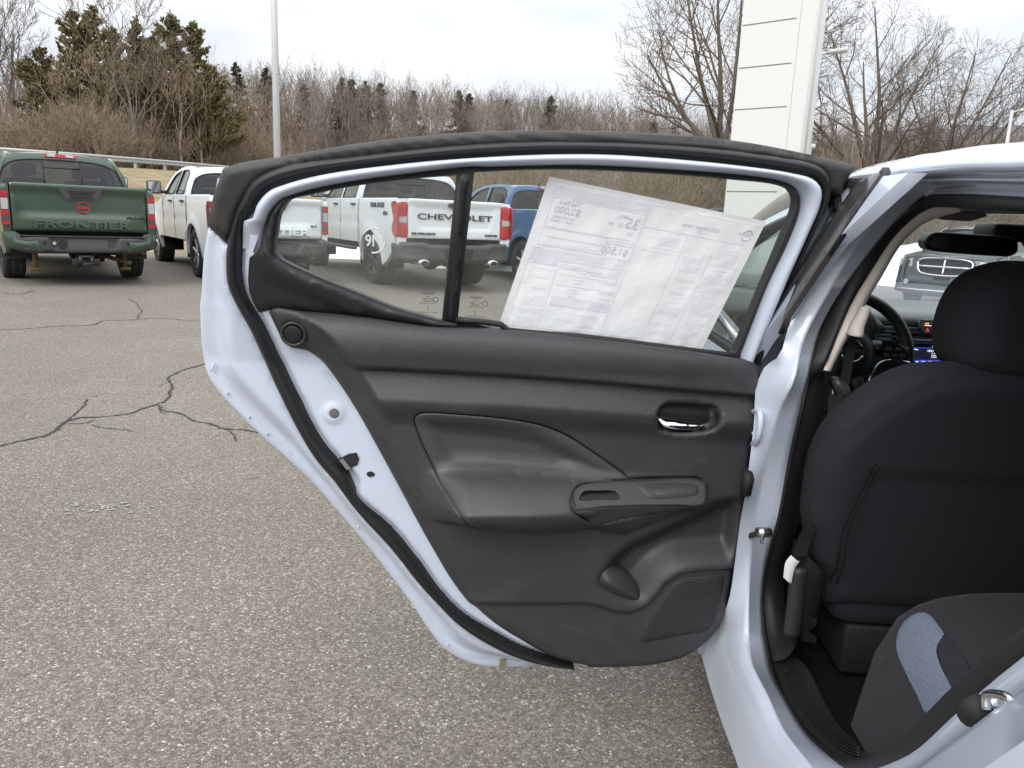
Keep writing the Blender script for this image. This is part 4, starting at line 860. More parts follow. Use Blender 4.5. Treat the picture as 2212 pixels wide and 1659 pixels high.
def armf_h(q):
    top = np.interp(q[:, 0], np.sort(_bv[7:12, 0]), _bq[7:12][np.argsort(_bv[7:12, 0])]); vt = np.interp(q[:, 0], np.sort(_bv[7:12, 0]), _bv[7:12, 1][np.argsort(_bv[7:12, 0])])
    return top - .002 - .55 * np.clip(vt - q[:, 1], 0, 1) + rnd_edge(q, armf, .003)
relief('arm_front', inset(armf, .0006), dm, armf_h, PLAST, DOOR, step=.006, rings=(.001, .002), thick=.03, world=True)
SWP = smooth(Dv(((1492, 604, .099), (1520, 598, .097), (1820, 600, .097), (1842, 612, .101), (1838, 652, .111), (1800, 665, .115), (1570, 680, .121), (1545, 670, .119))), closed=True, step=.005)
sp = relief('switch_plate', SWP, dm, lambda q: bezel_h(q) + .0016 + rnd_edge(q, SWP, .0015), PLASTLIP, DOOR, step=.01, rings=(.0008,), thick=.004, world=True)
SWB = smooth(Dv(((1588, 640, .110), (1600, 626, .106), (1680, 622, .105), (1745, 620, .104), (1752, 630, .106), (1690, 655, .114), (1600, 655, .114))), closed=True, step=.004)
relief('window_switch', SWB, dm, lambda q: bezel_h(q) + .002 + .004 * sst(sdf(q, SWB), 0, .006), PLAST2, sp, step=.004, thick=.008, world=True)
BOT = smooth(D(T(9, (1285, 1092), (1330, 1090), (1420, 1120), (1490, 1182), (1520, 1240), (1516, 1288), (1480, 1297), (1380, 1275), (1272, 1215), (1245, 1170), (1257, 1120)), .07), closed=True, step=.008)
relief('bottle_pocket', BOT, dm, lambda q: .050 + .046 * np.sqrt(np.clip(sdf(q, BOT), 0, .05) / .05), PLASTLIP, DOOR, step=.006, rings=(.002, .005), thick=.02, world=True)
SPK = smooth(D(T(9, (1745, 1147), (1860, 1134), (1975, 1122), (1998, 1130), (1995, 1180), (1960, 1330), (1930, 1420), (1900, 1450), (1720, 1487), (1530, 1522), (1504, 1513), (1506, 1480), (1560, 1370), (1650, 1230), (1710, 1168)), .065), closed=True, step=.008)
GRILL = M('speaker_mesh', (.030, .030, .032), .5)
def _gr():
    nt = GRILL.node_tree; b = nt.nodes['Principled BSDF']; tc = nt.nodes.new('ShaderNodeTexCoord'); mp = nt.nodes.new('ShaderNodeMapping'); mp.inputs['Rotation'].default_value = (0, rad(2), 0)
    nt.links.new(tc.outputs['Object'], mp.inputs[0]); ws = []
    for d in ('X', 'Z'):
        w = nt.nodes.new('ShaderNodeTexWave'); w.bands_direction = d; w.inputs['Scale'].default_value = 62; nt.links.new(mp.outputs[0], w.inputs[0]); ws.append(w)
    mu = nt.nodes.new('ShaderNodeMath'); mu.operation = 'MULTIPLY'; nt.links.new(ws[0].outputs[1], mu.inputs[0]); nt.links.new(ws[1].outputs[1], mu.inputs[1])
    bp = nt.nodes.new('ShaderNodeBump'); bp.inputs['Strength'].default_value = .45; bp.inputs['Distance'].default_value = .002; nt.links.new(mu.outputs[0], bp.inputs['Height']); nt.links.new(bp.outputs[0], b.inputs['Normal'])
    cr = nt.nodes.new('ShaderNodeMix'); cr.data_type = 'RGBA'; cr.inputs[6].default_value = (.018, .018, .018, 1); cr.inputs[7].default_value = (.04, .04, .043, 1); nt.links.new(mu.outputs[0], cr.inputs[0]); nt.links.new(cr.outputs[2], b.inputs['Base Color'])
_gr()
relief('speaker_grille', SPK, dm, lambda q: panel_h(q) + .004 * sst(sdf(q, SPK), 0, .006) - .001, GRILL, DOOR, step=.01, rings=(.003,), thick=.008, world=True)
# handle
cup = relief('handle_cup', inset(HB, -.002), dm, lambda q: panel_h(q) + .001, SATINB, DOOR, step=.006, thick=.004, world=True)
LEV = smooth(D(T(9, (1606, 208), (1640, 219), (1720, 229), (1800, 243), (1900, 257), (1893, 270), (1868, 283), (1840, 291), (1650, 278), (1622, 248)), .085), closed=True, step=.006)
relief('door_handle', LEV, dm, lambda q: .052 + .75 * np.clip(LEV[:, 1].max() - q[:, 1], 0, .04) + .010 * np.sqrt(np.clip(sdf(q, LEV), 0, .006) / .006), CHROME, DOOR, step=.004, rings=(.0015, .004), thick=.012, world=True)
LEVB = D(T(9, (1640, 165), (1680, 148), (1720, 150), (1720, 232), (1640, 218)), .07)
relief('handle_block', LEVB, dm, .058, PLASTLIP, cup, step=.01, thick=.02, world=True)
LV2 = smooth(D(T(9, (1720, 150), (1880, 160), (1890, 180), (1870, 215), (1840, 250), (1720, 228)), .06), closed=True, step=.01)
relief('handle_plate', LV2, dm, .050, M('handle_plate_black', (.02, .02, .02), .3), cup, step=.01, thick=.01, world=True)
# round plug on the trim lobe, boss plug, latch, screws
def disc(name, px, r, h, mat, parent, dome=.3, n=28, label=None):
    c = D([px], h)[0]; V, F = lathe_vf([(r * .02, h + r * dome), (r * .6, h + r * dome * .8), (r * .92, h + r * dome * .3), (r, h), (r, h - .008)], n, 'z')
    V = np.array(V); return obj(name, dm(V[:, :2] + c, V[:, 2] ), F, mat, parent, True, True, label)
disc('trim_plug', (632, 723), .0175, .066, SATINB, DOOR, .15)
V_, F_ = tube_vf([], 1) if False else (None, None)
ringc = LOBE + np.stack([np.cos(np.linspace(0, 2 * np.pi, 40)), np.sin(np.linspace(0, 2 * np.pi, 40))], 1) * .0215
obj('plug_ring', *tube_vf(dm(ringc, .067), .003, 8), PLASTLIP, DOOR, True, True)
disc('rubber_plug', (722, 893), .0095, .052, M('grey_rubber', (.12, .12, .12), .6), DOOR, .1)
LAT = D(T(11, (2108, 965), (2200, 925), (2215, 985), (2140, 1030)), .046)
lt = D([(732, 992), (752, 981), (770, 978), (776, 992), (772, 1004), (748, 1015)], .047)
relief('door_latch', lt, dm, .0475, BLACK, DOOR, step=.01, thick=.006, world=True)
relief('latch_plate', D([(733, 994), (741, 990), (757, 1011), (749, 1015)], .05), dm, .051, STEEL, DOOR, step=.01, thick=.004, world=True)
relief('screw_slot', smooth(D([(792, 1022), (803, 1019), (810, 1026), (803, 1030), (795, 1029)], .047), closed=True, step=.004), dm, .0472, BLACK, DOOR, step=.01, thick=.003, world=True)
relief('drain_slot', smooth(D([(528, 768), (535, 770), (545, 792), (544, 797), (536, 789)], .012), closed=True, step=.004), dm, .021, RUBBER, DOOR, step=.01, thick=.006, world=True)
for px in T(11, (1570, 133), (1920, 727), (2055, 990)) + T(12, (703, 352), (880, 592), (1083, 805), (1309, 968), (1566, 1078)):
    disc('seal_pin', px, .0025, .0545, BLACK, DOOR, .3, 10)
for px in T(11, (1412, 552), (1545, 700), (1660, 805)) + T(12, (490, 278), (1045, 1013)): disc('sealer_dot', px, .0022, -.001, PAINT_IN, DOOR, .5, 10)
disc('sealer_dot', T(12, (1185, 955))[0], .006, .012, PAINT_IN, DOOR, .2, 14)
for pts, r in ((T(11, (1330, 362), (1325, 385), (1312, 410)), .0022), (T(12, (1400, 1115), (1440, 1112), (1500, 1118), (1560, 1112)), .0015)):
    obj('sealer_bead', *tube_vf(dm(smooth(D(pts, .0), step=.004), .000), r, 8), PAINT_IN, DOOR, True, True)
relief('seam_tape', D(T(12, (1372, 1102), (1410, 1098), (1398, 1148), (1368, 1146)), .004), dm, .006, M('olive_tape', (.22, .20, .10), .6, var=(300, .5)), DOOR, step=0, thick=.004, world=True)
# etched marks on both panes, read from behind
def etched(px, lines, size):
    o = D([px], .018)[0]; V = []; mb = MB(); y = 0
    for s, k, dx in lines:
        v, f = text_vf(s, size * k, 0, 0, 'CENTER'); y -= size * k * 1.12
        mb.add(dm(np.stack([o[0] + v[:, 0] + dx, o[1] + v[:, 1] + y], 1), np.full(len(v), .0195)), f)
    return mb
etched((925, 627), [('NISSAN', 1.3, 0), ('vitro', .8, 0), ('43R-015029', .8, 0), ('TEMPERED', .7, 0), ('DOT-479 M-103 AS2', .65, 0), ('I', 1.5, 0), ('25', .7, 0), ('HECHO EN MEXICO', .8, 0)], .0056).done('etched_mark', DARKTEXT, DOOR, False, True)
etched((1028, 636), [('NISSAN', 1.3, 0), ('vitro', .8, 0), ('43R - 015029', .8, 0), ('TEMPERED', .7, 0), ('DOT 540 AS2 M463', .65, 0), ('I', 1.5, 0), ('25', .7, 0), ('HECHO EN MEXICO', .8, 0)], .0056).done('etched_mark', DARKTEXT, DOOR, False, True)
for px in ((941, 647), (1048, 656)):
    c = D([px], .018)[0]; a = np.linspace(0, 2 * np.pi, 26)
    obj('approval_ring', *tube_vf(dm(c + np.stack([np.cos(a), np.sin(a)], 1) * .005, .0195), .0005, 5), DARKTEXT, DOOR, True, True)
# round white sticker in the quarter window
stc = D([(807, 520)], .018)[0]; a = np.linspace(rad(-100), rad(150), 40)
sm = MB(); sm.add(*tube_vf(dm(stc + np.stack([-np.cos(a) * .021, np.sin(a) * .0225], 1), .0195), .0016, 6))
v, f = text_vf('9N', .030, 0, .02, 'CENTER'); sm.add(dm(np.stack([stc[0] - v[:, 0] * .8, stc[1] + v[:, 1] - .010], 1), np.full(len(v), .0197)), f)
sm.done('window_decal', STICK, DOOR, False, True)
# upper frame gap piece at the hinge side
# ================================================================== the car body round the door opening
def seg(px, X, n): return resample(smooth(on_side(px, X), n=60), n)
NR, NPI, NS, NRE, NC = 26, 46, 30, 18, 16
def ring_curve(Xr, Xp, Xs, Xre, roof, pil, sill, rear, o):
    a = on_side(roof, Xr); b = on_side(pil, Xp); c = on_side(sill, Xs); d = on_side(rear, Xre)
    # close the loop round the rear pillar, beyond the right edge of the picture
    e = d[-1]; f0 = a[0]
    cp = np.array([(Xre + tumble(z), y - o, z) for y, z in ((.64, .96), (.53, 1.07), (.47, 1.17), (.48, 1.25))])
    rf = np.array([(f0[0], .55 - o * .6, f0[2] - .028), (f0[0], .74, f0[2] - .004)])
    C = np.vstack([d[-2:], cp, rf, a[:2]]); C = smooth(C); i0 = np.argmin(((C - d[-1]) ** 2).sum(1)); i1 = np.argmin(((C - a[0]) ** 2).sum(1))
    parts = [resample(smooth(a), NR), resample(smooth(np.vstack([a[-1:], b])), NPI)[1:], resample(smooth(np.vstack([b[-1:], c])), NS)[1:], resample(smooth(np.vstack([c[-1:], d])), NRE)[1:], resample(C[i0:i1 + 1], NC)[1:-1]]
    return np.vstack(parts)
K0 = ring_curve(.42, .42, .40, .40, T(6, (2212, 108), (1700, 118), (1400, 140), (1215, 165)),
    T(6, (1185, 220), (900, 560), (700, 830), (560, 1060), (420, 1290), (330, 1560)) + T(7, (215, 480), (150, 640), (135, 900), (95, 1250), (70, 1450), (30, 1659)) + T(8, (320, 200), (290, 400), (220, 620)),
    T(8, (100, 740), (140, 930), (220, 1190), (330, 1490)) + [(1625, 1760), (1690, 1850)], [(1800, 1880), (1940, 1790), (2080, 1690), (2212, 1600)], .075)
K1 = ring_curve(.455, .455, .44, .44, T(6, (2212, 212), (1700, 205), (1405, 212)),
    T(6, (1330, 290), (1200, 405), (950, 690), (720, 1060), (520, 1440)) + T(7, (440, 590), (335, 800), (230, 1200), (150, 1600)) + T(8, (425, 200), (412, 470), (412, 700)),
    T(8, (432, 850), (530, 1050), (628, 1270), (780, 1480)) + [(1765, 1678)], [(1850, 1715), (1945, 1690), (2050, 1618), (2212, 1500)], .04)
K2 = ring_curve(.50, .50, .50, .50, T(6, (2212, 345), (1700, 320), (1500, 326)),
    T(6, (1380, 370), (1250, 480), (1130, 610), (960, 820), (760, 1080), (640, 1290), (555, 1560)) + T(7, (480, 760), (385, 1200), (300, 1659)) + T(8, (505, 200), (477, 430), (488, 640)),
    T(8, (538, 900), (620, 1080), (760, 1300), (950, 1475)) + [(1830, 1663)], T(8, (1200, 1540), (1340, 1490), (1490, 1410), (1710, 1205), (2000, 945), (2212, 775)), 0)
K3 = ring_curve(.525, .53, .535, .53, [(2212, 457), (2068, 449), (2030, 447)],
    [(2008, 451), (1975, 470), (1928, 516), (1881, 586), (1839, 656), (1807, 731), (1781, 793)] + T(7, (592, 560), (500, 900), (405, 1300), (335, 1659)) + T(8, (533, 250), (512, 430), (530, 640)),
    T(8, (572, 830), (645, 1050), (782, 1270), (955, 1420)) + [(1845, 1646)], T(8, (1240, 1482), (1330, 1430), (1420, 1375), (1610, 1190), (1870, 930), (2212, 650)), -.018)
SHOULD = (NR + NPI)
def between(a, b, t, push):
    """a curve part of the way from a to b, pushed inwards (+x) by push"""
    q = a * (1 - t) + b * t; q[:, 0] += push; return q
pr = np.zeros(len(K0)); pr[:NR] = 1; pr = np.convolve(pr, np.ones(9) / 9, 'same')         # 1 along the roof rail
sl = np.zeros(len(K0)); sl[NR + NPI - 2:NR + NPI + NS] = 1; sl = np.convolve(sl, np.ones(7) / 7, 'same')   # 1 along the sill
curves = [K0, between(K0, K1, .22, .016 * pr - .004 * sl), between(K0, K1, .55, .024 * pr - .010 * sl), between(K0, K1, .85, .010 * pr - .010 * sl), K1,
          between(K1, K2, .12, -.001), between(K1, K2, .35, .014 + .008 * pr), between(K1, K2, .7, .014 + .010 * pr), between(K1, K2, .97, .004)]
V, F = loft(curves, True); obj('door_aperture', V, F, PAINT, CAR, True, True)
_c = K2.mean(0); OUTW = (K2 - _c) * [0, 1, 1]; OUTW /= np.linalg.norm(OUTW, axis=1)[:, None]
def rounded(a, b, bulge, m=9):
    out = []
    for t in np.linspace(0, 1, m):
        q = a * (1 - t) + b * t; c = K2.mean(0); d = (a - b); 
        q = q + (np.array([-1.0, 0, 0]) - .5 * OUTW) * bulge * math.sin(math.pi * t) ** .6; out.append(q)
    return out
cs = rounded(K2, K3, .011); cs = [between(K1, K2, .93, .012)] + cs + [K3 + [.004, 0, 0] + OUTW * .045]
V, F = loft(cs, True); obj('opening_seal', V, F, RUBBER, CAR, True, True)
# roof
sil = on_x(T(6, (880, 150), (940, 132), (1100, 85), (1300, 40), (1500, 3)) + T(5, (1700, 778), (2000, 731), (2212, 716)), .635)[::-1]
sil = np.vstack([[(.635, -.7, sil[0][2] - .10), (.635, -.3, sil[0][2] - .02), (.635, .3, sil[0][2] + .006), (.635, .75, sil[0][2] + .004)], sil, [(.60, 1.78, 1.303), (.56, 2.12, 1.243)]])
SILC = smooth(sil, 60)
k0r = np.vstack([[(.59, -.7, 1.20), (.59, -.3, 1.275), (.59, .3, 1.312)], K0[:NR], [(.56, 1.78, 1.275), (.53, 2.12, 1.215)]]); K0R = smooth(k0r, 60)
rows = [K0R + [.012, 0, -.006], K0R, K0R * .7 + SILC * .3 + [-.006, 0, .002], K0R * .35 + SILC * .65 + [-.004, 0, .005], SILC]
for q in np.linspace(.05, 1, 10):
    p = SILC.copy(); x1 = 1.27; p[:, 0] = SILC[:, 0] + (x1 - SILC[:, 0]) * q; p[:, 2] += .045 * (1 - (1 - q) ** 2); p[:, 1] += .07 * (1 - (1 - q) ** 2) * sst(SILC[:, 1], 1.2, 2.1); rows.append(p)
full = rows + [np.stack([2.54 - r[:, 0], r[:, 1], r[:, 2]], 1) for r in rows[::-1][1:]]
V, F = loft(full); obj('roof', V, F, PAINT, CAR, True, True)
# quarter panel behind the opening (runs out of the picture)
cpi = list(range(NR + NPI + NS - 6, len(K0))) + [0]
q0 = K0[cpi]; qs = [q0]
for d in (.02, .2, .5, .8):
    p = q0.copy(); p[:, 1] -= d * np.clip((q0[:, 2] - .1) * 1.0 + .35, .1, 1); p[:, 0] += -.012 * min(1, d * 5) + .10 * d * d; qs.append(p)
V, F = loft(qs); obj('quarter_panel', V, F, PAINT, CAR, True, True)
# underside closing strip, floor pan
sb = K0[NR + NPI - 1:NR + NPI + NS]; V, F = loft([sb, sb + [.03, 0, -.03], sb + [.2, 0, -.02]]); obj('sill_underside', V, F, BLACK, CAR, True, True)
# ---- front door, closed, seen beyond the open one
def sidef(q, h): return np.stack([.405 + tumble(q[:, 1]) - h, q[:, 0], q[:, 1]], 1)
RAIL = np.array([(1.30, 1.318), (1.50, 1.315), (1.78, 1.283), (2.10, 1.222), (2.45, 1.11), (2.72, 1.0), (2.86, .945)])
rl = smooth(RAIL, 24)
lowp = np.array([(1.66, .24), (2.2, .235), (2.80, .24), (2.86, .5), (2.86, .93)])
fo = np.vstack([resample(lowp, 30), rl[::-1], [(1.46, 1.2), (1.56, 1.0), (1.66, .85), (1.68, .5)]])
wh = np.vstack([[(1.60, .958), (2.72, .945)], rl[::-1][4:-4] * [1, 1] + [-.03, -.028], [(1.50, 1.255)]])
FD = relief('front_door', fo, sidef, lambda q: .016 + .012 * np.sin(np.clip((q[:, 1] - .24) / .7, 0, 1) * math.pi) - .012 * np.exp(-((q[:, 1] - .62) / .03) ** 2), PAINT, CAR, holes=[wh], step=.04, rings=(.004, .01), thick=.03, flip=True, world=True)
relief('front_window', inset(wh, -.01), sidef, .004, glass('front_door_pane', (.62, .74, .71), .10, f0=.06), FD, step=0, thick=.004, flip=True, world=True)
obj('window_trim', *tube_vf(sidef(np.vstack([wh, wh[:1]]), .014), .011, 6), SATINB, FD, True, True)
hb = [(2.02 - .0, .80), (1.86, .81), (1.80, .79), (1.86, .77), (2.02, .775)]
obj('door_handle', *tube_vf(sidef(np.array([(2.02, .80), (1.98, .80), (1.90, .802), (1.80, .802), (1.77, .80)]), np.array([.03, .055, .06, .055, .03])), .013, 8), PAINT, FD, True, True)
# door mirror
mv, mf = box_vf(.16, .36, 2.50, 2.60, .93, 1.06, .03); obj('mirror_housing', mv, mf, PAINT, FD, True, True)
mv, mf = box_vf(.18, .345, 2.492, 2.502, .945, 1.045, .004); obj('mirror_glass', mv, mf, CHROME, FD, True, True)
obj('mirror_arm', *box_vf(.33, .46, 2.55, 2.60, .93, .97, .01), BLACK, FD, True, True)
GARN = on_side(T(6, (860, 205), (890, 197), (1120, 165), (1188, 152), (1190, 172), (1000, 440), (760, 790), (620, 1000), (440, 1270), (385, 1400), (420, 1270), (520, 1020), (640, 730), (700, 640), (780, 540), (880, 400), (940, 320), (950, 285), (925, 272), (845, 290)), .403)
gar = GARN[:, 1:]
gpoly = gar[[0, 1, 2, 3, 4, 5, 6, 7, 8, 9, 11, 12, 13, 14, 15, 16, 17, 18, 19]]
relief('pillar_garnish', gpoly, sidef, lambda q: .018 + .004 * sst(np.abs(sdf(q, gpoly)), 0, .004), M('gloss_pillar_panel', (.055, .052, .052), .22, coat=.5, var=(30, .1)), FD, step=.02, rings=(.003,), thick=.012, flip=True, world=True)
ge = np.vstack([gar[3:7]]); obj('garnish_edge', *tube_vf(sidef(ge, .012), np.linspace(.010, .004, len(ge)), 6), SATINB, FD, True, True)
# ---- front of the car: fenders, bonnet, windscreen, far flank, wheels
BX = np.linspace(.47, 2.07, 17)
bon = [np.stack([1.27 + (BX - 1.27) * s, np.full(17, y) - .25 * np.abs((BX - 1.27) / .8) ** 2 * f, z + .05 * (1 - ((BX - 1.27) / .8) ** 2)], 1) for y, z, s, f in ((2.95, .86, 1.0, 1), (3.3, .83, 1.0, 1), (3.7, .77, .98, 1), (4.0, .73, .93, 1.2), (4.1, .60, .9, 1.3), (4.12, .3, .9, 1.3))]
V, F = loft(bon); obj('bonnet', V, F, PAINT, CAR, True, True)
for s in (0, 1):
    fe = []
    for y, z in ((2.82, .93), (3.0, .92), (3.3, .89), (3.7, .80), (3.95, .66)):
        xo = .385 if s == 0 else 2.155; sg = 1 if s == 0 else -1
        fe.append([(xo + sg * (.085 + .10 * (y > 3.6)), y, z), (xo + sg * (.03 + .07 * (y > 3.6)), y, z - .05), (xo + sg * .06 * (y > 3.6), y, z - .2), (xo + sg * .06 * (y > 3.6), y, .66)])
    fe = [np.array(r) for r in fe]; V, F = loft(fe, flip=s == 1); obj('fender', V, F, PAINT, CAR, True, True)
    obj('wheel', *lathe_vf([(.02, -.02), (.19, -.02), (.20, .0), (.29, -.02), (.31, .03), (.31, .17), (.28, .2), (.05, .2)], 28, 'x', (.41 if s == 0 else 1.93, 3.18, .31)), BLACK, CAR, True, True)
    obj('wheel', *lathe_vf([(.02, -.02), (.19, -.02), (.20, .0), (.29, -.02), (.31, .03), (.31, .17), (.28, .2), (.05, .2)], 28, 'x', (.41 if s == 0 else 1.93, .55 - 0.0, .31 - 0) if False else ((.43 if s == 0 else 1.93), .10, .31)), BLACK, CAR, True, True)
ws = []
for t in np.linspace(0, 1, 9):
    y = 2.08 + .88 * t; z = 1.285 - .315 * t - .02 * math.sin(math.pi * t) * -1; hw = .655 + .13 * t
    x = np.linspace(-hw, hw, 15); ws.append(np.stack([1.27 + x, y + .12 * (1 - (x / hw) ** 2), np.full(15, z)], 1))
V, F = loft(ws, flip=True); obj('windscreen', V, F, glass('windscreen_glass', (.86, .92, .90), .02, dust=.025, dust_col=(.62, .66, .64)), CAR, True, True)
for s in (-1, 1):
    pth = np.array([(1.27 + s * hw, y, z) for hw, y, z in ((.70, 1.7, 1.300), (.675, 2.08, 1.275), (.72, 2.45, 1.15), (.79, 2.9, .975), (.80, 3.0, .93))])
    obj('front_pillar', *tube_vf(smooth(pth, 20), .038, 10), SATINB if s > 0 else M('pillar_cloth', (.30, .28, .25), .8), CAR, True, True)
# windscreen header and far flank keep the cabin closed
hd = np.array([(.60, 2.03, 1.268), (.9, 2.09, 1.30), (1.27, 2.12, 1.31), (1.64, 2.09, 1.30), (1.94, 2.03, 1.268)]); obj('roof_header', *tube_vf(smooth(hd, 24), .022, 8), HEADL, CAR, True, True)
def farf(q, h): return np.stack([2.135 - tumble(q[:, 1]) + h, q[:, 0], q[:, 1]], 1)
ff = np.vstack([[(-.6, .25), (3.0, .25), (2.95, .93)], smooth(RAIL, 16)[::-1], [(.6, 1.32), (.0, 1.28), (-.6, 1.15)]])
w1 = np.array([(1.66, .97), (2.68, .97), (2.1, 1.19), (1.66, 1.25)]); w2 = np.array([(.62, 1.0), (1.56, .98), (1.56, 1.26), (.85, 1.25)])
FF = relief('far_flank', ff, farf, 0.0, PAINT, CAR, holes=[w1, w2], step=.12, thick=.06, world=True, back=True)
for w in (w1, w2): relief('far_window', w, farf, -.02, glass('far_pane', (.55, .62, .6), .2), FF, step=0, thick=.004, world=True)
# ================================================================== inside the car
IN = CAR
# pillar trim: beige above, black below, and the sill scuff plate
def strip(name, a, b, m, mat, parent=IN, bulge=0.0, world=True, label=None):
    cs = [a * (1 - t) + b * t + np.array([0, -1.0, 0]) * bulge * math.sin(math.pi * t) for t in np.linspace(0, 1, m)]
    V, F = loft(cs); return obj(name, V, F, mat, parent, True, world, label)
n = 40
bl = resample(smooth(on_side([(2055, 447), (2012, 450), (1975, 469), (1928, 515), (1881, 585), (1839, 655), (1807, 730), (1779, 799)], .533)), n)
br = resample(smooth(on_side([(2075, 458), (2040, 466), (2008, 478), (1989, 488), (1947, 528), (1900, 606), (1879, 640), (1844, 710), (1825, 742), (1796, 800)], .565)), n)
strip('upper_pillar_trim', bl, br, 8, BEIGE, bulge=.012)
strip('pillar_return', br, br + [.05, .14, 0], 4, BEIGE)
dl = resample(smooth(on_side(T(7, (588, 512), (498, 900), (403, 1300), (332, 1659)) + T(8, (533, 250), (512, 430), (528, 640), (572, 838)), .533)), n)
dr = resample(smooth(on_side(T(7, (712, 503), (640, 750), (560, 1100), (450, 1500)) + T(8, (675, 60), (640, 200), (640, 400), (665, 620), (715, 740)), .585)), n)
strip('lower_pillar_trim', dl, dr, 10, M('pillar_plastic', (.030, .029, .030), .5, bump=(900, .2, .001)), bulge=.016)
strip('pillar_side', dr, dr + [.08, .16, 0], 4, BLACK)
obj('trim_joint', *tube_vf(np.array([dl[0], dr[0]]) + [0, -.008, 0], .0022, 6), PLAST, IN, True, True)
sl_ = resample(smooth(on_side(T(8, (565, 828), (645, 1050), (782, 1268), (950, 1418)) + [(1845, 1645), (1900, 1631)], .533)), n)
sr_ = resample(smooth(on_side(T(8, (715, 800), (800, 890), (870, 1030), (1000, 1255), (1150, 1375)) + [(1890, 1622)], .60)), n)
SCUFF = M('scuff_plastic', (.022, .022, .022), .45)
strip('scuff_plate', sl_, sr_, 9, SCUFF, bulge=.004)
for t in (.25, .38, .51, .64): obj('scuff_rib', *tube_vf((sl_ * (1 - t) + sr_ * t)[4:-6] + [0, -.002, .003], .0018, 5), SCUFF, IN, True, True)
strip('scuff_inner', sr_, sr_ + [.02, 0, -.14], 3, BLACK)
# floor, tunnel, cabin linings
obj('cabin_floor', *box_vf(.46, 2.08, -.3, 3.0, .20, .225), CARPET, IN, False, True)
obj('tunnel', *box_vf(1.17, 1.37, .5, 2.8, .22, .37, .05), CARPET, IN, True, True)
obj('rear_lining', *box_vf(.62, 1.92, -.34, -.28, .3, 1.12), BLACK, IN, False, True)
obj('front_bulkhead', *box_vf(.46, 2.08, 2.92, 3.0, .2, .95), BLACK, IN, False, True)
lx = np.linspace(.655, 1.885, 13); hl = [np.stack([lx, np.full(13, y), z + .03 * (1 - ((lx - 1.27) / .6) ** 2)], 1) for y, z in ((-.3, 1.2), (.3, 1.28), (.9, 1.302), (1.4, 1.302), (1.8, 1.277), (2.03, 1.255), (2.06, 1.27))]
V, F = loft(hl); obj('headliner', V, F, HEADL, IN, True, True)
# roof console, sun visor, mirror
obj('roof_console', *box_vf(1.14, 1.40, 1.62, 1.92, 1.262, 1.31, .02), M('console_grey', (.20, .20, .20), .6), IN, True, True)
obj('console_lens', *box_vf(1.19, 1.36, 1.66, 1.80, 1.258, 1.27, .003), GLOSSB, IN, True, True)
vp = on_y(T(6, (1545, 505), (1580, 470), (1760, 450), (1900, 452), (1930, 490), (1800, 530), (1620, 520)), 1.97)
V, F = cdt(vp[:, [0, 2]]); obj('sun_visor', np.vstack([np.stack([V[:, 0], 0 * V[:, 0] + 1.97, V[:, 1]], 1), np.stack([V[:, 0], 0 * V[:, 0] + 1.99, V[:, 1]], 1)]), [list(f) for f in F] + [list(f + len(V))[::-1] for f in F], M('visor_cloth', (.24, .24, .24), .9), IN, False, True)
YM = 2.14
mp_ = on_y(smooth(T(6, (1440, 690), (1460, 655), (1510, 620), (1560, 614), (1800, 628), (2100, 650), (2150, 670), (2162, 720), (2150, 775), (2100, 800), (1990, 798), (1700, 778), (1500, 755), (1455, 735)), closed=True, n=60), YM)[:, [0, 2]]
MIR = relief('rear_view_mirror', mp_, lambda q, h: np.stack([q[:, 0], YM - h, q[:, 1]], 1), lambda q: .012 * np.sqrt(np.clip(sdf(q, mp_), 0, .008) / .008), SATINB, IN, step=.01, rings=(.002, .005), thick=.035, world=True)
mi = inset(mp_, .007); relief('mirror_face', mi, lambda q, h: np.stack([q[:, 0], YM - h - .05 * (q[:, 1] - 1.2), q[:, 1]], 1), .014, M('dark_mirror', (.05, .055, .065), .06, 1.0), MIR, step=0, thick=.003, world=True)
obj('mirror_mount', *box_vf(1.17, 1.36, 2.16, 2.28, 1.215, 1.262, .015), BLACK, IN, True, True)
obj('mirror_stem', *tube_vf(np.array([(1.27, 2.15, 1.20), (1.27, 2.2, 1.235)]), .015, 8), BLACK, IN, True, True)
# dashboard
DASH = M('dash_plastic', (.10, .108, .115), .36, spec=.6, bump=(500, .2, .001)); DASHB = M('dash_black', (.016, .017, .018), .4); DASHBLUE = M('dash_blue_pad', (.055, .075, .10), .5)
dy = [(2.96, .985), (2.70, .985), (2.58, .978), (2.545, .965), (2.54, .945), (2.56, .93), (2.57, .87), (2.55, .865), (2.55, .82), (2.58, .80), (2.62, .6), (2.7, .45)]
rows = [np.array([(x, y + .03 * ((x - 1.27) / .7) ** 2 * -1, z) for x in np.linspace(.52, 2.02, 21)]) for y, z in dy]
V, F = loft(rows); DB = obj('dashboard', V, F, DASH, IN, True, True)
obj('dash_recess', *box_vf(.72, 1.86, 2.528, 2.56, .868, .932, .004), DASHB, DB, True, True)
for zc in (.884, .900, .916): obj('vent_slat', *box_vf(1.05, 1.50, 2.520, 2.53, zc - .002, zc + .002), M('vent_grey', (.05, .05, .052), .4) if zc == .884 else bpy.data.materials['vent_grey'], DB, False, True)
obj('vent_tab', *box_vf(1.115, 1.155, 2.508, 2.522, .890, .908, .003), PLAST, DB, True, True)
hz = on_y(T(7, (1410, 115), (1525, 118), (1520, 200), (1495, 225), (1450, 222), (1425, 190)), 2.51)[:, [0, 2]]
HZ = relief('hazard_panel', hz, lambda q, h: np.stack([q[:, 0], 2.51 - h, q[:, 1]], 1), 0.0, M('switch_grey', (.06, .06, .062), .4), DB, step=0, thick=.02, world=True)
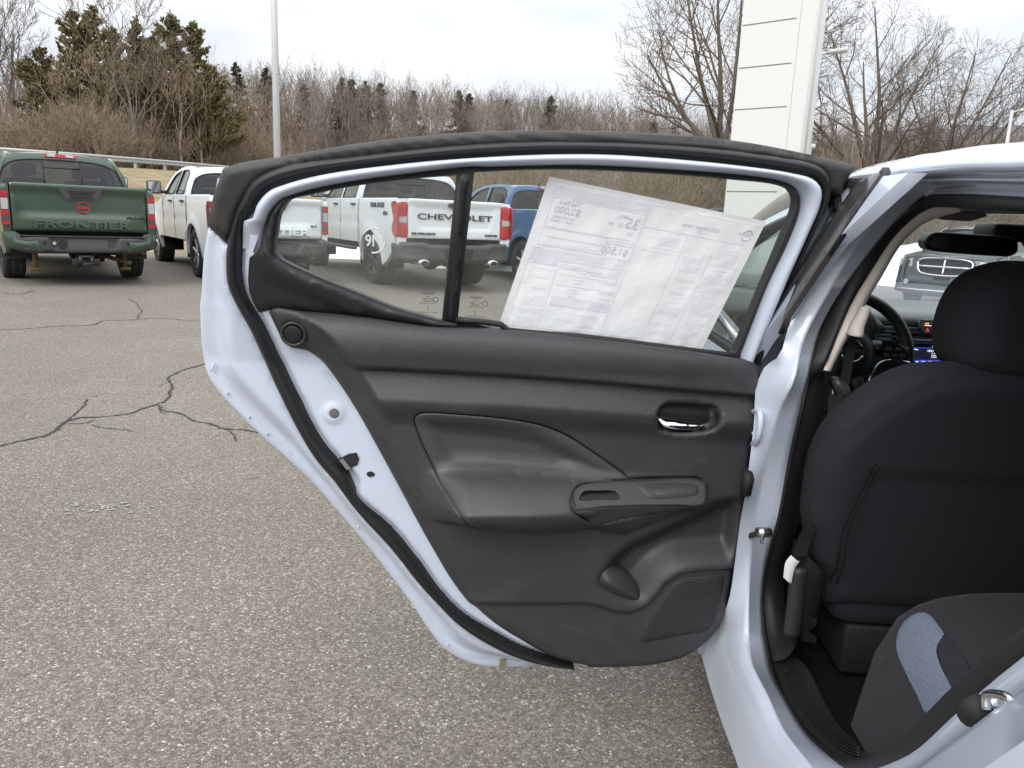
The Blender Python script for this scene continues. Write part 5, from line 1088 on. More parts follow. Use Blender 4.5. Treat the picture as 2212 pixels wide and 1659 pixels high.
def ytext(s, px, Y, size, mat, parent, name, align='CENTER', bold=.01):
    p = on_y([px], Y)[0]; return text(name, s, size, p, (1, 0, 0), (0, 0, 1), mat, parent, .0005, bold, align, world=True)
ORANGE = M('amber_glow', (.6, .2, .02), .5, emit=(1, .35, .04, 1.2)); LCDW = M('screen_white', (.6, .6, .6), .5, emit=(.9, .92, 1, .8)); LCDB = M('screen_blue', (.02, .03, .2), .5, emit=(.03, .06, .5, .9)); LCD = M('screen_dark', (.006, .007, .012), .1, emit=(.008, .010, .022, 1)); LCDR = M('screen_red', (.4, .02, .02), .5, emit=(.7, .05, .05, .8))
ytext('OFF', T(7, (1465, 152))[0], 2.507, .0075, ORANGE, HZ, 'lamp_text'); ytext('PASS AIR BAG', T(7, (1472, 163))[0], 2.507, .0035, LCDW, HZ, 'switch_text')
a3 = on_y(T(7, (1470, 182), (1480, 208), (1460, 208)), 2.507); obj('hazard_triangle', *tube_vf(np.vstack([a3, a3[:1]]), .0012, 5), LCDR, HZ, True, True)
tl = on_y(T(7, (1225, 262), (1290, 262), (1640, 276)), 2.53); obj('dash_strip', *tube_vf(tl, .0075, 8), M('satin_silver', (.5, .52, .55), .3, .8), DB, True, True)
sc = on_y(T(7, (1330, 285), (1700, 290), (1700, 560), (1345, 540)), 2.53)[:, [0, 2]]
SCR = relief('touch_screen', sc, lambda q, h: np.stack([q[:, 0], 2.53 - h, q[:, 1]], 1), 0.0, LCD, DB, step=0, thick=.02, world=True)
obj('screen_line', *tube_vf(on_y(T(7, (1345, 332), (1680, 334)), 2.528), .0012, 5), LCDB, SCR, True, True)
ytext('FM', T(7, (1513, 328))[0], 2.527, .006, LCDW, SCR, 'screen_text', 'CENTER', 0); ytext('104.7   FM', T(7, (1515, 364))[0], 2.527, .0095, LCDW, SCR, 'screen_text')
for s, y in (('K-104', 380), ('Top-40', 394), ('K-104.7', 408)): ytext(s, T(7, (1518, y))[0], 2.527, .0055, LCDW, SCR, 'screen_text', 'CENTER', 0)
ytext('FM Menu', T(7, (1373, 347))[0], 2.527, .0055, LCDW, SCR, 'screen_text')
for k, s in enumerate(('1  92.5', '2  98.1', '3  99.1', '4  100.7', '5  102.5', '6  104.7')):
    x = 1382 + 55 * k; b = on_y(T(7, (x - 25, 425), (x + 25, 425), (x + 25, 448), (x - 25, 448)), 2.528)[:, [0, 2]]
    relief('preset_key', b, lambda q, h: np.stack([q[:, 0], 2.528 - h, q[:, 1]], 1), 0.0, LCDB, SCR, step=0, thick=.001, world=True); ytext(s, T(7, (x, 441))[0], 2.5255, .005, LCDW, SCR, 'screen_text')
ytext('Phone', T(7, (1365, 486))[0], 2.527, .006, LCDW, SCR, 'screen_text'); obj('screen_mark', *tube_vf(on_y(T(7, (1365, 478), (1361, 470), (1372, 464)), 2.527), .0012, 5), LCDW, SCR, True, True)
# instrument hood
hood = on_y(smooth(T(7, (1000, 40), (1060, 80), (1130, 160), (1150, 200), (1090, 210), (1075, 330), (1000, 300), (985, 160)), closed=True, n=40), 2.45)[:, [0, 2]]
relief('instrument_hood', hood, lambda q, h: np.stack([q[:, 0], 2.45 - h, q[:, 1]], 1), lambda q: .02 * np.sqrt(np.clip(sdf(q, hood), 0, .02) / .02), DASHB, DB, step=.015, thick=.1, world=True)
pad = on_y(T(7, (1070, 225), (1185, 222), (1205, 330), (1085, 330)), 2.52)[:, [0, 2]]
relief('dash_pad', pad, lambda q, h: np.stack([q[:, 0], 2.52 - h, q[:, 1]], 1), 0.0, DASHBLUE, DB, step=0, thick=.03, world=True)
# steering wheel
SWC = on_y(T(7, (852, 372)), 2.22)[0]; tilt = rad(20)
SX = np.array([1.0, 0, 0]); SY = np.array([0, math.sin(tilt), math.cos(tilt)]); SZ = np.array([0, -math.cos(tilt), math.sin(tilt)])
def swp(p): p = np.atleast_2d(p); return SWC + p[:, :1] * SX + p[:, 1:2] * SY + p[:, 2:3] * SZ
a = np.linspace(0, 2 * np.pi, 57); P, F = tube_vf(swp(np.stack([np.cos(a) * .172, np.sin(a) * .172, 0 * a], 1)), .0165, 12, False)
WH = obj('steering_wheel', P, F, M('wheel_leather', (.014, .0145, .015), .42), IN, True, True)
V, F = lathe_vf([(.002, .032), (.045, .030), (.07, .02), (.078, .0), (.07, -.03)], 30, 'z'); obj('wheel_hub', swp(V), F, SATINB, WH, True, True)
for pts in ([(.07, .02, 0), (.165, .012, 0)], [(-.07, .02, 0), (-.165, .012, 0)], [(.02, -.07, 0), (.045, -.165, 0)], [(-.02, -.07, 0), (-.045, -.165, 0)]):
    obj('wheel_spoke', *tube_vf(swp(np.linspace(*[np.array(p) for p in pts], 6)), .021, 8), SATINB, WH, True, True)
sv = smooth(np.array([(.165, -.022, .02), (.10, -.02, .022), (.075, -.035, .022), (.05, -.09, .02), (.048, -.135, .02)]), 16); obj('spoke_accent', *tube_vf(swp(sv), .0035, 6), CHROME, WH, True, True); obj('spoke_accent', *tube_vf(swp(sv * [-1, 1, 1]), .0035, 6), CHROME, WH, True, True)
bz = np.array([(.082, -.012), (.088, .034), (.13, .032), (.155, .010), (.15, -.012)]); relief('button_cluster', bz, lambda q, h: swp(np.column_stack([q, h])), .024, GLOSSB, WH, step=0, thick=.01, world=True)
for q in ((.105, .012), (.132, .012), (.10, -.006), (.122, -.006), (.142, -.006)):
    V, F = box_vf(q[0] - .008, q[0] + .008, q[1] - .005, q[1] + .005, .022, .027, .001); obj('wheel_button', swp(V), F, PLAST, WH, True, True)
a = np.linspace(rad(25), rad(155), 20)
for sg in (1, -1): obj('emblem_arc', *tube_vf(swp(np.stack([np.cos(a) * .031, sg * np.sin(a) * .031, 0 * a + .034], 1)), .0028, 6), CHROME, WH, True, True)
text('emblem_text', 'NISSAN', .016, swp([0, -.006, .034])[0], SX * 1.15, SY, CHROME, WH, .001, .03, 'CENTER', world=True)
obj('column_stalk', *tube_vf(on_y(T(7, (1080, 355), (1150, 342), (1222, 334)), 2.3), np.array([.006, .008, .009]), 8), M('stalk_grey', (.12, .13, .13), .5), IN, True, True)
# ---- driver's seat
def seat_y(z): return 1.60 - .30 * (z - .5)
SN = np.array([0, -1.0, -.30]); SN /= np.linalg.norm(SN)
def onseat(px, off=0): q = on_plane(px, (0, 1.60 - off, .5), SN); return q[:, [0, 2]]
def sm_(q, h): return np.stack([q[:, 0], seat_y(q[:, 1]) - h, q[:, 1]], 1)
SEATX = .915
so_ = smooth(onseat(T(7, (540, 1620), (580, 1330), (610, 1180), (680, 1020), (768, 892), (830, 828), (1010, 685), (1150, 592), (1280, 528), (1400, 492), (1560, 474), (1700, 468))), step=.02)
so_ = np.vstack([onseat(T(8, (905, 262), (830, 150))), so_]); so_ = so_[so_[:, 0] < SEATX]
sb_ = np.vstack([so_[::-1][:1] * 0 + [[SEATX, so_[-1][1]]], ])
rgt = np.stack([2 * SEATX - so_[::-1][:, 0], so_[::-1][:, 1]], 1)
bot = onseat(T(8, (2212, 460), (1600, 490), (960, 450), (872, 428)))
back = np.vstack([so_, rgt, [(rgt[-1][0], bot[1][1])], bot[1:]])
seamL = smooth(onseat(T(8, (935, 285), (955, 200)) + T(7, (780, 1640), (860, 1470), (960, 1270), (1010, 1140))), step=.02)
shoulder = smooth(onseat(T(7, (620, 1300), (660, 1150), (740, 1040), (900, 915), (1120, 755), (1300, 645), (1500, 575), (1720, 545))), step=.02)
ytopmap = onseat(T(7, (1010, 1140), (1500, 1235), (2212, 1255)))
def seat_h(q):
    e = sdf(q, back); r = .055
    h = .05 * np.sqrt(np.clip(1 - (1 - np.clip(e, 0, r) / r) ** 2, 0, 1))
    h = h + .006 * sst(seg_dist(q, shoulder, False), .0, .01) - .006
    h -= .004 * np.exp(-(seg_dist(q, seamL, False) / .004) ** 2)
    lo = sst(ytopmap[1][1] - q[:, 1], -.01, .03) * sst(q[:, 0], seamL[:, 0].mean() - .02, seamL[:, 0].mean() + .03); h -= .010 * lo
    return h
SEAT = relief('front_seat', back, sm_, seat_h, FABRIC, IN, step=.012, rings=(.004, .010), thick=.05, world=True)
for off in (-.006, .006): obj('seat_seam', *tube_vf(sm_(seamL + [off, 0], seat_h(seamL + [off, 0]) + .001), .0012, 5), BELT_M, SEAT, True, True)
hr = smooth(np.array([(SEATX - .150, 1.03), (SEATX - .147, 1.09), (SEATX - .128, 1.135), (SEATX - .095, 1.162), (SEATX - .05, 1.178), (SEATX, 1.181), (SEATX + .05, 1.178), (SEATX + .095, 1.162), (SEATX + .128, 1.135), (SEATX + .147, 1.09), (SEATX + .150, 1.03), (SEATX + .135, .985), (SEATX + .10, .966), (SEATX, .958), (SEATX - .10, .966), (SEATX - .135, .985)]), closed=True, n=70)
HRf = lambda q, h: np.stack([q[:, 0], 1.475 - h, q[:, 1]], 1)
relief('headrest', hr, HRf, lambda q: .055 * np.sqrt(np.clip(1 - (1 - np.clip(sdf(q, hr), 0, .06) / .06) ** 2, 0, 1)), FABRIC, SEAT, step=.010, rings=(.003, .008), thick=.10, world=True)
for dx in (-.06, .06): obj('headrest_post', *tube_vf(np.array([(SEATX + dx, 1.48, .90), (SEATX + dx, 1.48, 1.0)]), .007, 8), STEEL, SEAT, True, True)
obj('post_guide', *lathe_vf([(.010, 0), (.019, 0), (.017, .010), (.009, .012)], 16, 'z', (SEATX - .06, 1.478, .947)), M('guide_grey', (.07, .07, .07), .35), SEAT, True, True)
rc = onseat(T(8, (800, 155), (905, 255), (880, 430), (850, 560), (735, 560), (760, 330)), .03)
relief('recliner_cover', rc, lambda q, h: sm_(q, h + .03), lambda q: .012 * sst(sdf(q, rc), 0, .012), M('recliner_plastic', (.022, .022, .023), .5), SEAT, step=.015, thick=.10, world=True)
obj('seat_cushion', *box_vf(.66, 1.17, 1.60, 2.10, .36, .52, .04), FABRIC, SEAT, True, True)
obj('seat_base', *box_vf(.70, 1.12, 1.62, 2.05, .235, .36, .01), BLACK, SEAT, True, True)
br_ = on_y(T(8, (740, 545), (860, 555), (855, 600), (800, 640), (860, 680), (850, 715), (760, 705), (775, 620)), 1.57)[:, [0, 2]]
relief('seat_bracket', br_, lambda q, h: np.stack([q[:, 0], 1.57 - h, q[:, 1]], 1), 0.0, M('bracket_black', (.018, .018, .018), .35), SEAT, step=0, thick=.05, world=True)
# passenger seat, mostly hidden
ps = link('front_seat', SEAT.data, IN); ps.location = (.72, .02, 0)
for ch in list(SEAT.children):
    c = ch.copy(); COL.objects.link(c); c.parent = ps
# ---- seat belt
def ribbon(path, w, axis, mat, name, parent=IN, t=.0025):
    P = np.asarray(path, float); ax = np.array(axis, float); ax /= np.linalg.norm(ax); V, F = loft([P - ax * w / 2, P - ax * w / 2 + [0, -t, 0], P + ax * w / 2 + [0, -t, 0], P + ax * w / 2]); return obj(name, V, F, mat, parent, False, True)
bp = smooth(np.vstack([on_y(T(7, (895, 225), (862, 420), (828, 610)), 1.60)]), 16); ribbon(bp, .020, (1, 0, .15), BELT_M, 'seat_belt')
bp2 = smooth(np.vstack([on_y(T(7, (765, 690), (745, 900), (690, 1150), (640, 1400), (590, 1659)), 1.545), on_y(T(8, (765, 60), (745, 150)), 1.55)]), 20); ribbon(bp2, .030, (1, 0, .25), BELT_M, 'seat_belt')
gl_ = smooth(on_y(T(6, (995, 1190), (955, 1280), (945, 1300)) + T(6, (930, 1330), (910, 1410)), 1.55), 12); obj('belt_guide', *tube_vf(gl_, np.linspace(.010, .016, 12), 10, sx=1.2), BEIGE, IN, True, True)
tg = on_y(smooth(T(7, (735, 590), (765, 565), (800, 572), (868, 630), (875, 690), (850, 735), (800, 720), (760, 660)), closed=True, n=40), 1.585)[:, [0, 2]]
relief('belt_slider', tg, lambda q, h: np.stack([q[:, 0], 1.585 - h, q[:, 1]], 1), lambda q: .014 * np.sqrt(np.clip(sdf(q, tg), 0, .014) / .014), M('slider_grey', (.045, .046, .045), .4), IN, step=.008, thick=.02, world=True)
tn = on_y(T(7, (800, 740), (835, 745), (828, 860), (808, 850)), 1.58)[:, [0, 2]]
relief('belt_tongue', tn, lambda q, h: np.stack([q[:, 0], 1.58 - h, q[:, 1]], 1), 0.0, STEEL, IN, step=0, thick=.004, world=True)
ls = smooth(on_y(T(8, (740, 225), (730, 330), (715, 480), (690, 670)), 1.52), 14); obj('belt_sleeve', *tube_vf(ls, .018, 8, sx=.7), M('sleeve_plastic', (.028, .028, .029), .5), IN, True, True)
# ---- rear bench
CXs = np.array([.572, .584, .60, .624, .652, .69, .75, .84, 1.0, 1.5, 2.0]); CZs = np.array([.355, .43, .50, .555, .59, .610, .625, .632, .634, .630, .60])
_cx = np.linspace(.572, 2.0, 500); _cz = np.interp(_cx, CXs, CZs); _k = np.ones(11) / 11; _cz[6:-6] = np.convolve(_cz, _k, 'same')[6:-6]
def fcush(x): return np.interp(x, _cx, _cz)
def on_cush(px):
    d = rays(px); out = []
    for r in d:
        t = np.linspace(.3, 2.6, 4000); P = ORI + r / r[1] * t[:, None]; g = P[:, 2] - fcush(P[:, 0]); g[P[:, 0] < .572] = 1
        i = np.argmax(g < 0); out.append(P[i][[0, 1]])
    return np.array(out)
co = np.array([(.573, .2), (2.0, .2), (2.0, 1.30), (.80, 1.31), (.70, 1.30), (.64, 1.285), (.60, 1.27), (.573, 1.25)]); co = np.vstack([resample(co[:3], 40), resample(co[2:], 40)])
def cush(q, h): return np.stack([q[:, 0] - .4 * h * sst(q[:, 0], .75, .6), q[:, 1], fcush(q[:, 0]) + h], 1)
RS = relief('rear_seat', co, cush, lambda q: -.06 * (1 - np.sqrt(np.clip(1 - (1 - np.clip(1.31 - q[:, 1], 0, .07) / .07) ** 2, 0, 1))), FABRIC2, IN, step=.02, thick=.0, world=True)
blue = smooth(on_cush(T(8, (1380, 740), (1395, 650), (1440, 580), (1510, 535), (1560, 530), (1605, 555), (1655, 620), (1690, 682), (1655, 725), (1640, 780), (1660, 860), (1700, 950), (1752, 1035), (1680, 1120), (1595, 1190), (1510, 1060), (1425, 890), (1390, 810))), closed=True, step=.01)
BLUEF = M('blue_grey_cloth', (.155, .18, .235), .9, spec=.2, bump=(600, .5, .0015), var=(330, .45))
relief('blue_insert', blue, cush, lambda q: .004 + .004 * sst(sdf(q, blue), 0, .008) - .06 * (1 - np.sqrt(np.clip(1 - (1 - np.clip(1.31 - q[:, 1], 0, .07) / .07) ** 2, 0, 1))), BLUEF, RS, step=.012, rings=(.004,), thick=.012, world=True)
blk = smooth(on_cush(T(8, (1700, 690), (1850, 935), (1760, 1030), (1700, 930), (1668, 850), (1655, 780), (1665, 725))), step=.01); relief('dark_insert', blk, cush, lambda q: .006 + .003 * sst(sdf(q, blk), 0, .006), FABRIC, RS, step=.015, thick=.012, world=True)
obj('rear_backrest', *box_vf(.62, 1.92, -.05, .14, .5, 1.12, .05), FABRIC2, IN, True, True)
obj('cushion_front', *box_vf(.60, 1.98, 1.20, 1.255, .23, .52, .02), FABRIC2, RS, True, True)
# ---- small fittings: striker, check strap, hinges
st = on_side(T(8, (1830, 1200), (1900, 1170)), .47)
def jamb(px, X=.455): return on_side(px, X)
b0, b1 = jamb(T(8, (1850, 1195), (1935, 1125))); obj('striker_bush', *tube_vf(np.array([b0, b0 * .5 + b1 * .5, b1]), np.array([.012, .014, .012]), 12), BLACK, IN, True, True)
sp_ = jamb(T(8, (1965, 1150), (1965, 1065), (1985, 1052), (2110, 1075), (2135, 1105)), .45); STK = obj('door_striker', *tube_vf(smooth(sp_, 20), .0045, 8), CHROME, IN, True, True)
spl = jamb(T(8, (1935, 1085), (1985, 1060), (2005, 1130), (1955, 1160)), .458); V = np.vstack([spl, spl + [.006, 0, 0]]); obj('striker_plate', V, [(0, 1, 2, 3), (7, 6, 5, 4), (0, 4, 5, 1), (1, 5, 6, 2), (2, 6, 7, 3), (3, 7, 4, 0)], CHROME, STK, False, True)
cs = np.vstack([D([(1588, 1166)], .02) * 0, ]) if False else None
k0 = dm(D([(1585, 1166)], .0), .0)[0]; k1 = on_side([(1648, 1150)], .455)[0]
obj('check_strap', *tube_vf(np.array([k0, (k0 + k1) / 2, k1]), .006, 8, sx=.5), BLACK, IN, True, True)
obj('strap_bracket', *tube_vf(np.array([k1 + [-.014, -.012, .004], k1 + [.012, -.004, .002]]), .011, 8), STEEL, IN, True, True); obj('strap_pin', *tube_vf(np.array([k1 + [-.004, -.014, .012], k1 + [-.004, -.014, -.018]]), .004, 8), CHROME, IN, True, True)
hp = smooth(on_side(T(7, (120, 825), (165, 822), (185, 850), (180, 960), (160, 1040), (125, 1075)), .425), 20); obj('door_hinge', *tube_vf(hp, .0065, 8), PAINT_IN, IN, True, True)
hq = on_side(T(7, (125, 1000), (125, 1040)), .425); obj('hinge_bolt', *tube_vf(np.vstack([hq[0] + [0, -.012, .004], hq[0] + [0, .01, .004]]), .006, 8), STEEL, IN, True, True)
wb = on_side(T(7, (80, 1280), (92, 1340), (70, 1450)), .42); obj('wiring_boot', *tube_vf(np.vstack([wb]), .012, 8), BLACK, IN, True, True)
# paper tag hooked on the belt sleeve
tgp = smooth(on_y(T(8, (640, 290), (655, 190), (690, 145)), 1.50), 8); tg2 = smooth(on_y(T(8, (690, 328), (715, 225), (745, 185)), 1.50), 8); lip = tg2[-1]
V, F = loft([tgp + [0, .002, 0], tgp * .5 + tg2 * .5 + [0, -.006, 0], tg2]); TAG = obj('paper_tag', V, F, PAPER); 
V2 = np.vstack([V, V + [0.001, .003, 0]])
tag(TAG, 'small white paper tag hooked over the seat belt sleeve', 'tag')
# ================================================================== pickups
RED = M('red_lens', (.42, .012, .014), .15, coat=.6); REDD = M('dark_red_lens', (.16, .010, .012), .18, coat=.6); CLEARL = M('clear_lens', (.42, .42, .42), .12, coat=.6); SMOKE = M('smoked_lens', (.07, .065, .066), .15, coat=.6)
TYRE = M('tyre_rubber', (.024, .024, .024), .8, bump=(40, .5, .01)); ALLOY = M('machined_alloy', (.50, .50, .50), .3, .8); BLKPL = M('bumper_plastic', (.045, .045, .047), .55); TINT = glass('tinted_pane', (.40, .42, .40), .62, f0=.06); CLR = glass('side_pane', (.70, .78, .76), .25)
MUD = M('mud_flap', (.04, .04, .042), .7); RUSTY = M('rusty_pipe', (.22, .15, .09), .6, .4); LIGHTINT = M('cab_fabric', (.06, .06, .06), .9); WINB = M('window_rubber', (.012, .012, .012), .5); YEL = M('yellow_shackle', (.15, .10, .03), .6)
def arc(c, r, a0, a1, n): a = np.linspace(a0, a1, n); return np.stack([c[0] + r * np.cos(a), c[1] + r * np.sin(a)], 1)
def wheel(parent, x, y, r, w, side, mat, spokes=6, rim=.62):
    """wheel with treaded tyre; side -1 = outside faces -x"""
    t = MB(); n = 54; R_ = []
    for rr, o in ((r * rim, -.0), (r * .80, .012), (r * .95, .0), (r, .02)): R_.append((rr, o))
    a = np.linspace(0, 2 * np.pi, n, endpoint=False); tread = 1 + .022 * (np.arange(n) % 2); prof = [(r * rim, 0), (r * .82, -.012), (r * .955, .004), (r * 1, .03), (r, w * .28), (r * .985, w * .3), (r * .985, w * .36), (r, w * .38), (r, w * .62), (r * .985, w * .64), (r * .985, w * .7), (r, w * .72), (r, w - .03), (r * .955, w - .004), (r * .82, w + .012), (r * rim, w)]
    V = []
    for k, (rr, o) in enumerate(prof):
        q = rr * (tread if rr >= r * .98 else 1) / (1.022 if rr >= r * .98 else 1); V.append(np.stack([np.full(n, -side * o), q * np.cos(a), q * np.sin(a)], 1))
    o = obj('wheel', np.vstack(V) + [x, y, r], grid_faces(len(prof), n, False, True, flip=side > 0), TYRE, parent)
    V, F = lathe_vf([(.01, .03), (r * .14, .028), (r * .15, .05), (r * rim * .86, .075), (r * rim * .92, .010), (r * rim, .004), (r * rim, w)], 40, 'x'); V = np.array(V) * [-side, 1, 1]; obj('rim', V + [x, y, r], F, DARKM, o)
    m = MB()
    for k in range(spokes):
        q = 2 * np.pi * k / spokes + .3; d = np.array([0, math.cos(q), math.sin(q)]); e = np.array([0, -math.sin(q), math.cos(q)]); P = []
        for f, wd, dp in ((.12, .05, .022), (.45, .042, .020), (.9, .062, .012)): P.append([d * r * rim * f + e * wd * r + [-side * dp, 0, 0], d * r * rim * f - e * wd * r + [-side * dp, 0, 0], d * r * rim * f - e * wd * r * 1.1 + [-side * .06, 0, 0], d * r * rim * f + e * wd * r * 1.1 + [-side * .06, 0, 0]])
        m.add(np.vstack(P) + [x, y, r], grid_faces(3, 4, False, True))
    V, F = lathe_vf([(.005, .012), (r * .11, .014), (r * .13, .03)], 20, 'x'); m.add(np.array(V) * [-side, 1, 1] + [x, y, r], F); m.done('spokes', mat, o); return o
def pickup(p):
    """crew-cab pickup; origin under the rear axle, y ahead, x right"""
    t = thing(p['name'], p['label'], 'pickup truck', (p['x'], p['y'], p.get('z', 0)), rad(p['h']), p.get('group'), p.get('scale', 1))
    W, tail, rail, zb = p['W'], p['tail'], p['rail'], p['zb']; wb, yf, yc = p['wb'], p['yf'], p['yc']; R, Ra = p['R'], p['R'] * 1.17; roof = p['roof']; paint = p['paint']; hood = p['hood']; ywb = p['ywb']
    rk = zb - .02
    def xs(q): 
        y, z = q[:, 0], q[:, 1]
        x = W * (1 - .05 * np.clip((z - rail * .74) / (rail * .45), -1.4, 1.4) ** 2) + .006 * np.exp(-((z - rail + .1) / .05) ** 2)
        for c in (0, wb): x = x + .030 * sst(-np.hypot(y - c, z - R) + Ra + .13, 0, .05)
        x = x - .05 * sst(y, yf - .5, yf) - .014 * np.exp(-((z - (zb + .33)) / .05) ** 2) * sst(y, yc - .1, yc + .1) * sst(ywb + .3, y - .1, y)
        return x
    sil = np.vstack([[(tail, zb + .02), (tail, rail - .01), (yc - .02, rail)], [(yc + .3, rail + .005), (ywb - .5, rail + .0), (ywb, rail - .02)], [(ywb + .3, hood), (yf - .25, hood - .05), (yf, hood - .2), (yf, zb - .05)],
                     arc((wb, R), Ra, rad(-10), rad(190), 18), [(wb - Ra - .05, rk), (Ra + .06, rk)], arc((0, R), Ra, rad(-8), rad(188), 18)])
    sil = sil[np.r_[True, np.linalg.norm(np.diff(sil, axis=0), axis=1) > 1e-3]]
    sp_ = resample(sil, closed=True, step=.06); 
    for s in (-1, 1):
        mp = lambda q, h, s=s: np.stack([s * (h), q[:, 0], q[:, 1]], 1)
        side = relief('body_side', sp_, mp, xs, paint, t, step=.075, rings=(.012,), thick=.06, flip=s > 0)
        # shut lines, handles, arch liner
        for yy, z0, z1 in ((yc + .02, rk, rail), (yc + p['door1'], rk, rail), (ywb - .10, rk, rail), (yc - .04, zb, rail)):
            z = np.linspace(z0 + .01, z1 - .005, 8); q = np.stack([np.full(8, yy) + (Ra + .06 - yy + .0) * .0, z], 1)
            if yy < Ra + .02: q = q[q[:, 1] > R + math.sqrt(max(Ra ** 2 - yy ** 2, 0)) + .01]
            if len(q) > 1: obj('shut_line', *tube_vf(mp(q, xs(q) + .0005), .0045, 4), WINB, side)
        for yy in (yc + .17, yc + p['door1'] + .17):
            q = np.array([(yy - .02, rail - .09), (yy + .09, rail - .09), (yy + .2, rail - .09)]); obj('door_handle', *tube_vf(mp(q, xs(q) + [.01, .035, .01]), .018, 8), p.get('handle', BLKPL), side)
        for c in (0, wb):
            a = np.linspace(rad(-12), rad(192), 22); rows_ = [np.stack([np.full(22, s * xx), c + Ra * np.cos(a) * k, R + Ra * np.sin(a) * k], 1) for xx, k in ((W - .0, 1.0), (W - .06, 1.01), (W - .42, .99))]
            V, F = loft(rows_); obj('arch_liner', V, F, BLACK, side)
            if p.get('flare'):
                rr = [np.stack([s * (xs(np.stack([c + k * Ra * np.cos(a), R + k * Ra * np.sin(a)], 1)) + o), c + k * Ra * np.cos(a), R + k * Ra * np.sin(a)], 1) for k, o in ((1.0, -.02), (1.0, .018), (1.10, .016), (1.13, -.01))]; V, F = loft(rr); obj('arch_flare', V, F, p['flare'], side)
            wheel(t, s * (W - .02), c, R, p.get('tw', .27), s, p.get('alloy', ALLOY), p.get('spokes', 6))
        if p.get('step'): obj('side_step', *box_vf(s * (W + .05) - .05, s * (W + .05) + .05, Ra + .15, wb - Ra - .12, zb - .16, zb - .10, .02), BLKPL, t)
        # greenhouse side
        gx = lambda q, h, s=s: np.stack([s * (W - .03 - .20 * np.clip((q[:, 1] - rail) / (roof - rail), 0, 1) ** 1.3 + h), q[:, 0], q[:, 1]], 1)
        cabp = smooth(np.array([(ywb + .05, rail - .01), (p['yr1'] + .25, roof - .13), (p['yr1'] - .2, roof - .035), ((yc + p['yr1']) / 2, roof - .02), (yc + .35, roof - .035), (yc + .14, roof - .09), (yc + .03, rail + .2), (yc + .0, rail - .01)]), step=.06)
        ya, yb = yc + p['door1'] + .06, yc + p['door1'] - .06
        w1_ = smooth(np.array([(ywb - .28, rail + .03), (p['yr1'] + .1, roof - .17), (p['yr1'] - .25, roof - .1), (ya + .02, roof - .085)]), step=.08); w1_ = np.vstack([w1_, [(ya, rail + .03)]])
        w2_ = np.vstack([[(yb, rail + .03), (yb, roof - .085)], smooth(np.array([(yc + .5, roof - .09), (yc + .34, roof - .13), (yc + .26, roof - .22), (yc + .22, rail + .03)]), step=.08)])
        cs_ = relief('cab_side', cabp, gx, 0.0, paint, t, holes=[w1_, w2_], step=.12, thick=.05, flip=s > 0)
        for w_ in (w1_, w2_):
            g = relief('side_window', inset(w_, -.005), gx, -.008, CLR, cs_, step=0, thick=.004, flip=s > 0); obj('window_seal', *tube_vf(gx(np.vstack([w_, w_[:1]]), .002), .011, 5), WINB, g)
        mh = MB(); mh.add(*box_vf(s * (W + .16) - .12, s * (W + .16) + .12, ywb - .32, ywb - .20, rail + .02, rail + .25, .03)); mh.add(*box_vf(min(s * (W - .05), s * (W + .08)), max(s * (W - .05), s * (W + .08)), ywb - .28, ywb - .22, rail + .03, rail + .09)); m_ = mh.done('mirror', p.get('mirror', BLKPL), t)
        obj('mirror_glass', *box_vf(s * (W + .16) - .10, s * (W + .16) + .10, ywb - .325, ywb - .318, rail + .045, rail + .225), CHROME, m_, False)
        # bed inside
        obj('bed_wall', *box_vf(min(s * (W - .17), s * (W - .11)), max(s * (W - .17), s * (W - .11)), tail + .05, yc - .05, rail - .45, rail - .01), BLKPL, t, False)
        xr_ = lambda y: xs(np.stack([y, np.full(len(y), rail)], 1)); y = np.linspace(tail + .01, yc - .03, 12); xx = xr_(y)
        V, F = loft([np.stack([s * (xx + .004), y, np.full(12, rail - .03)], 1), np.stack([s * (xx - .01), y, np.full(12, rail + .012)], 1), np.stack([s * (xx - .13), y, np.full(12, rail + .012)], 1), np.stack([s * (xx - .13), y, np.full(12, rail - .05)], 1)], flip=s > 0); obj('bed_rail', V, F, p.get('railmat', paint), t)
    obj('bed_floor', *box_vf(-W + .12, W - .12, tail + .04, yc, rail - .52, rail - .48), BLKPL, t, False)
    obj('bed_front', *box_vf(-W + .1, W - .1, yc - .06, yc - .03, rail - .5, rail - .01), paint, t, False)
    # roof, windscreen, bonnet, nose
    xr = np.linspace(-1, 1, 15); rows_ = []
    for y, z, k in ((yc + .03, roof - .30, .0), (yc + .10, roof - .13, .02), (yc + .2, roof - .05, .05), (yc + .4, roof - .012, .06), ((yc + p['yr1']) / 2, roof, .06), (p['yr1'] - .1, roof - .015, .06), (p['yr1'] + .15, roof - .06, .06)):
        hw = W - .215; rows_.append(np.stack([xr * hw, np.full(15, y), z - k * np.abs(xr) ** 3], 1))
    V, F = loft(rows_[1:], flip=True); obj('roof', V, F, paint, t)
    wsr = [np.stack([xr * (W - .24 + .14 * q), np.full(15, p['yr1'] + .15 + (ywb + .12 - p['yr1'] - .15) * q) + .1 * (1 - xr ** 2), np.full(15, roof - .07 - (roof - rail - .09) * q)], 1) for q in np.linspace(0, 1, 5)]
    V, F = loft(wsr, flip=True); obj('windscreen', V, F, CLR, t)
    bn = [np.stack([xr * (W - .06), np.full(15, y), z + .04 * (1 - xr ** 2)], 1) for y, z in ((ywb + .02, rail - .02), (ywb + .35, hood), (yf - .3, hood - .04), (yf - .03, hood - .18), (yf, .62))]
    V, F = loft(bn, flip=True); obj('bonnet', V, F, paint, t); obj('front_bumper', *box_vf(-W + .04, W - .04, yf - .1, yf + .06, .42, .66, .04), BLKPL, t)
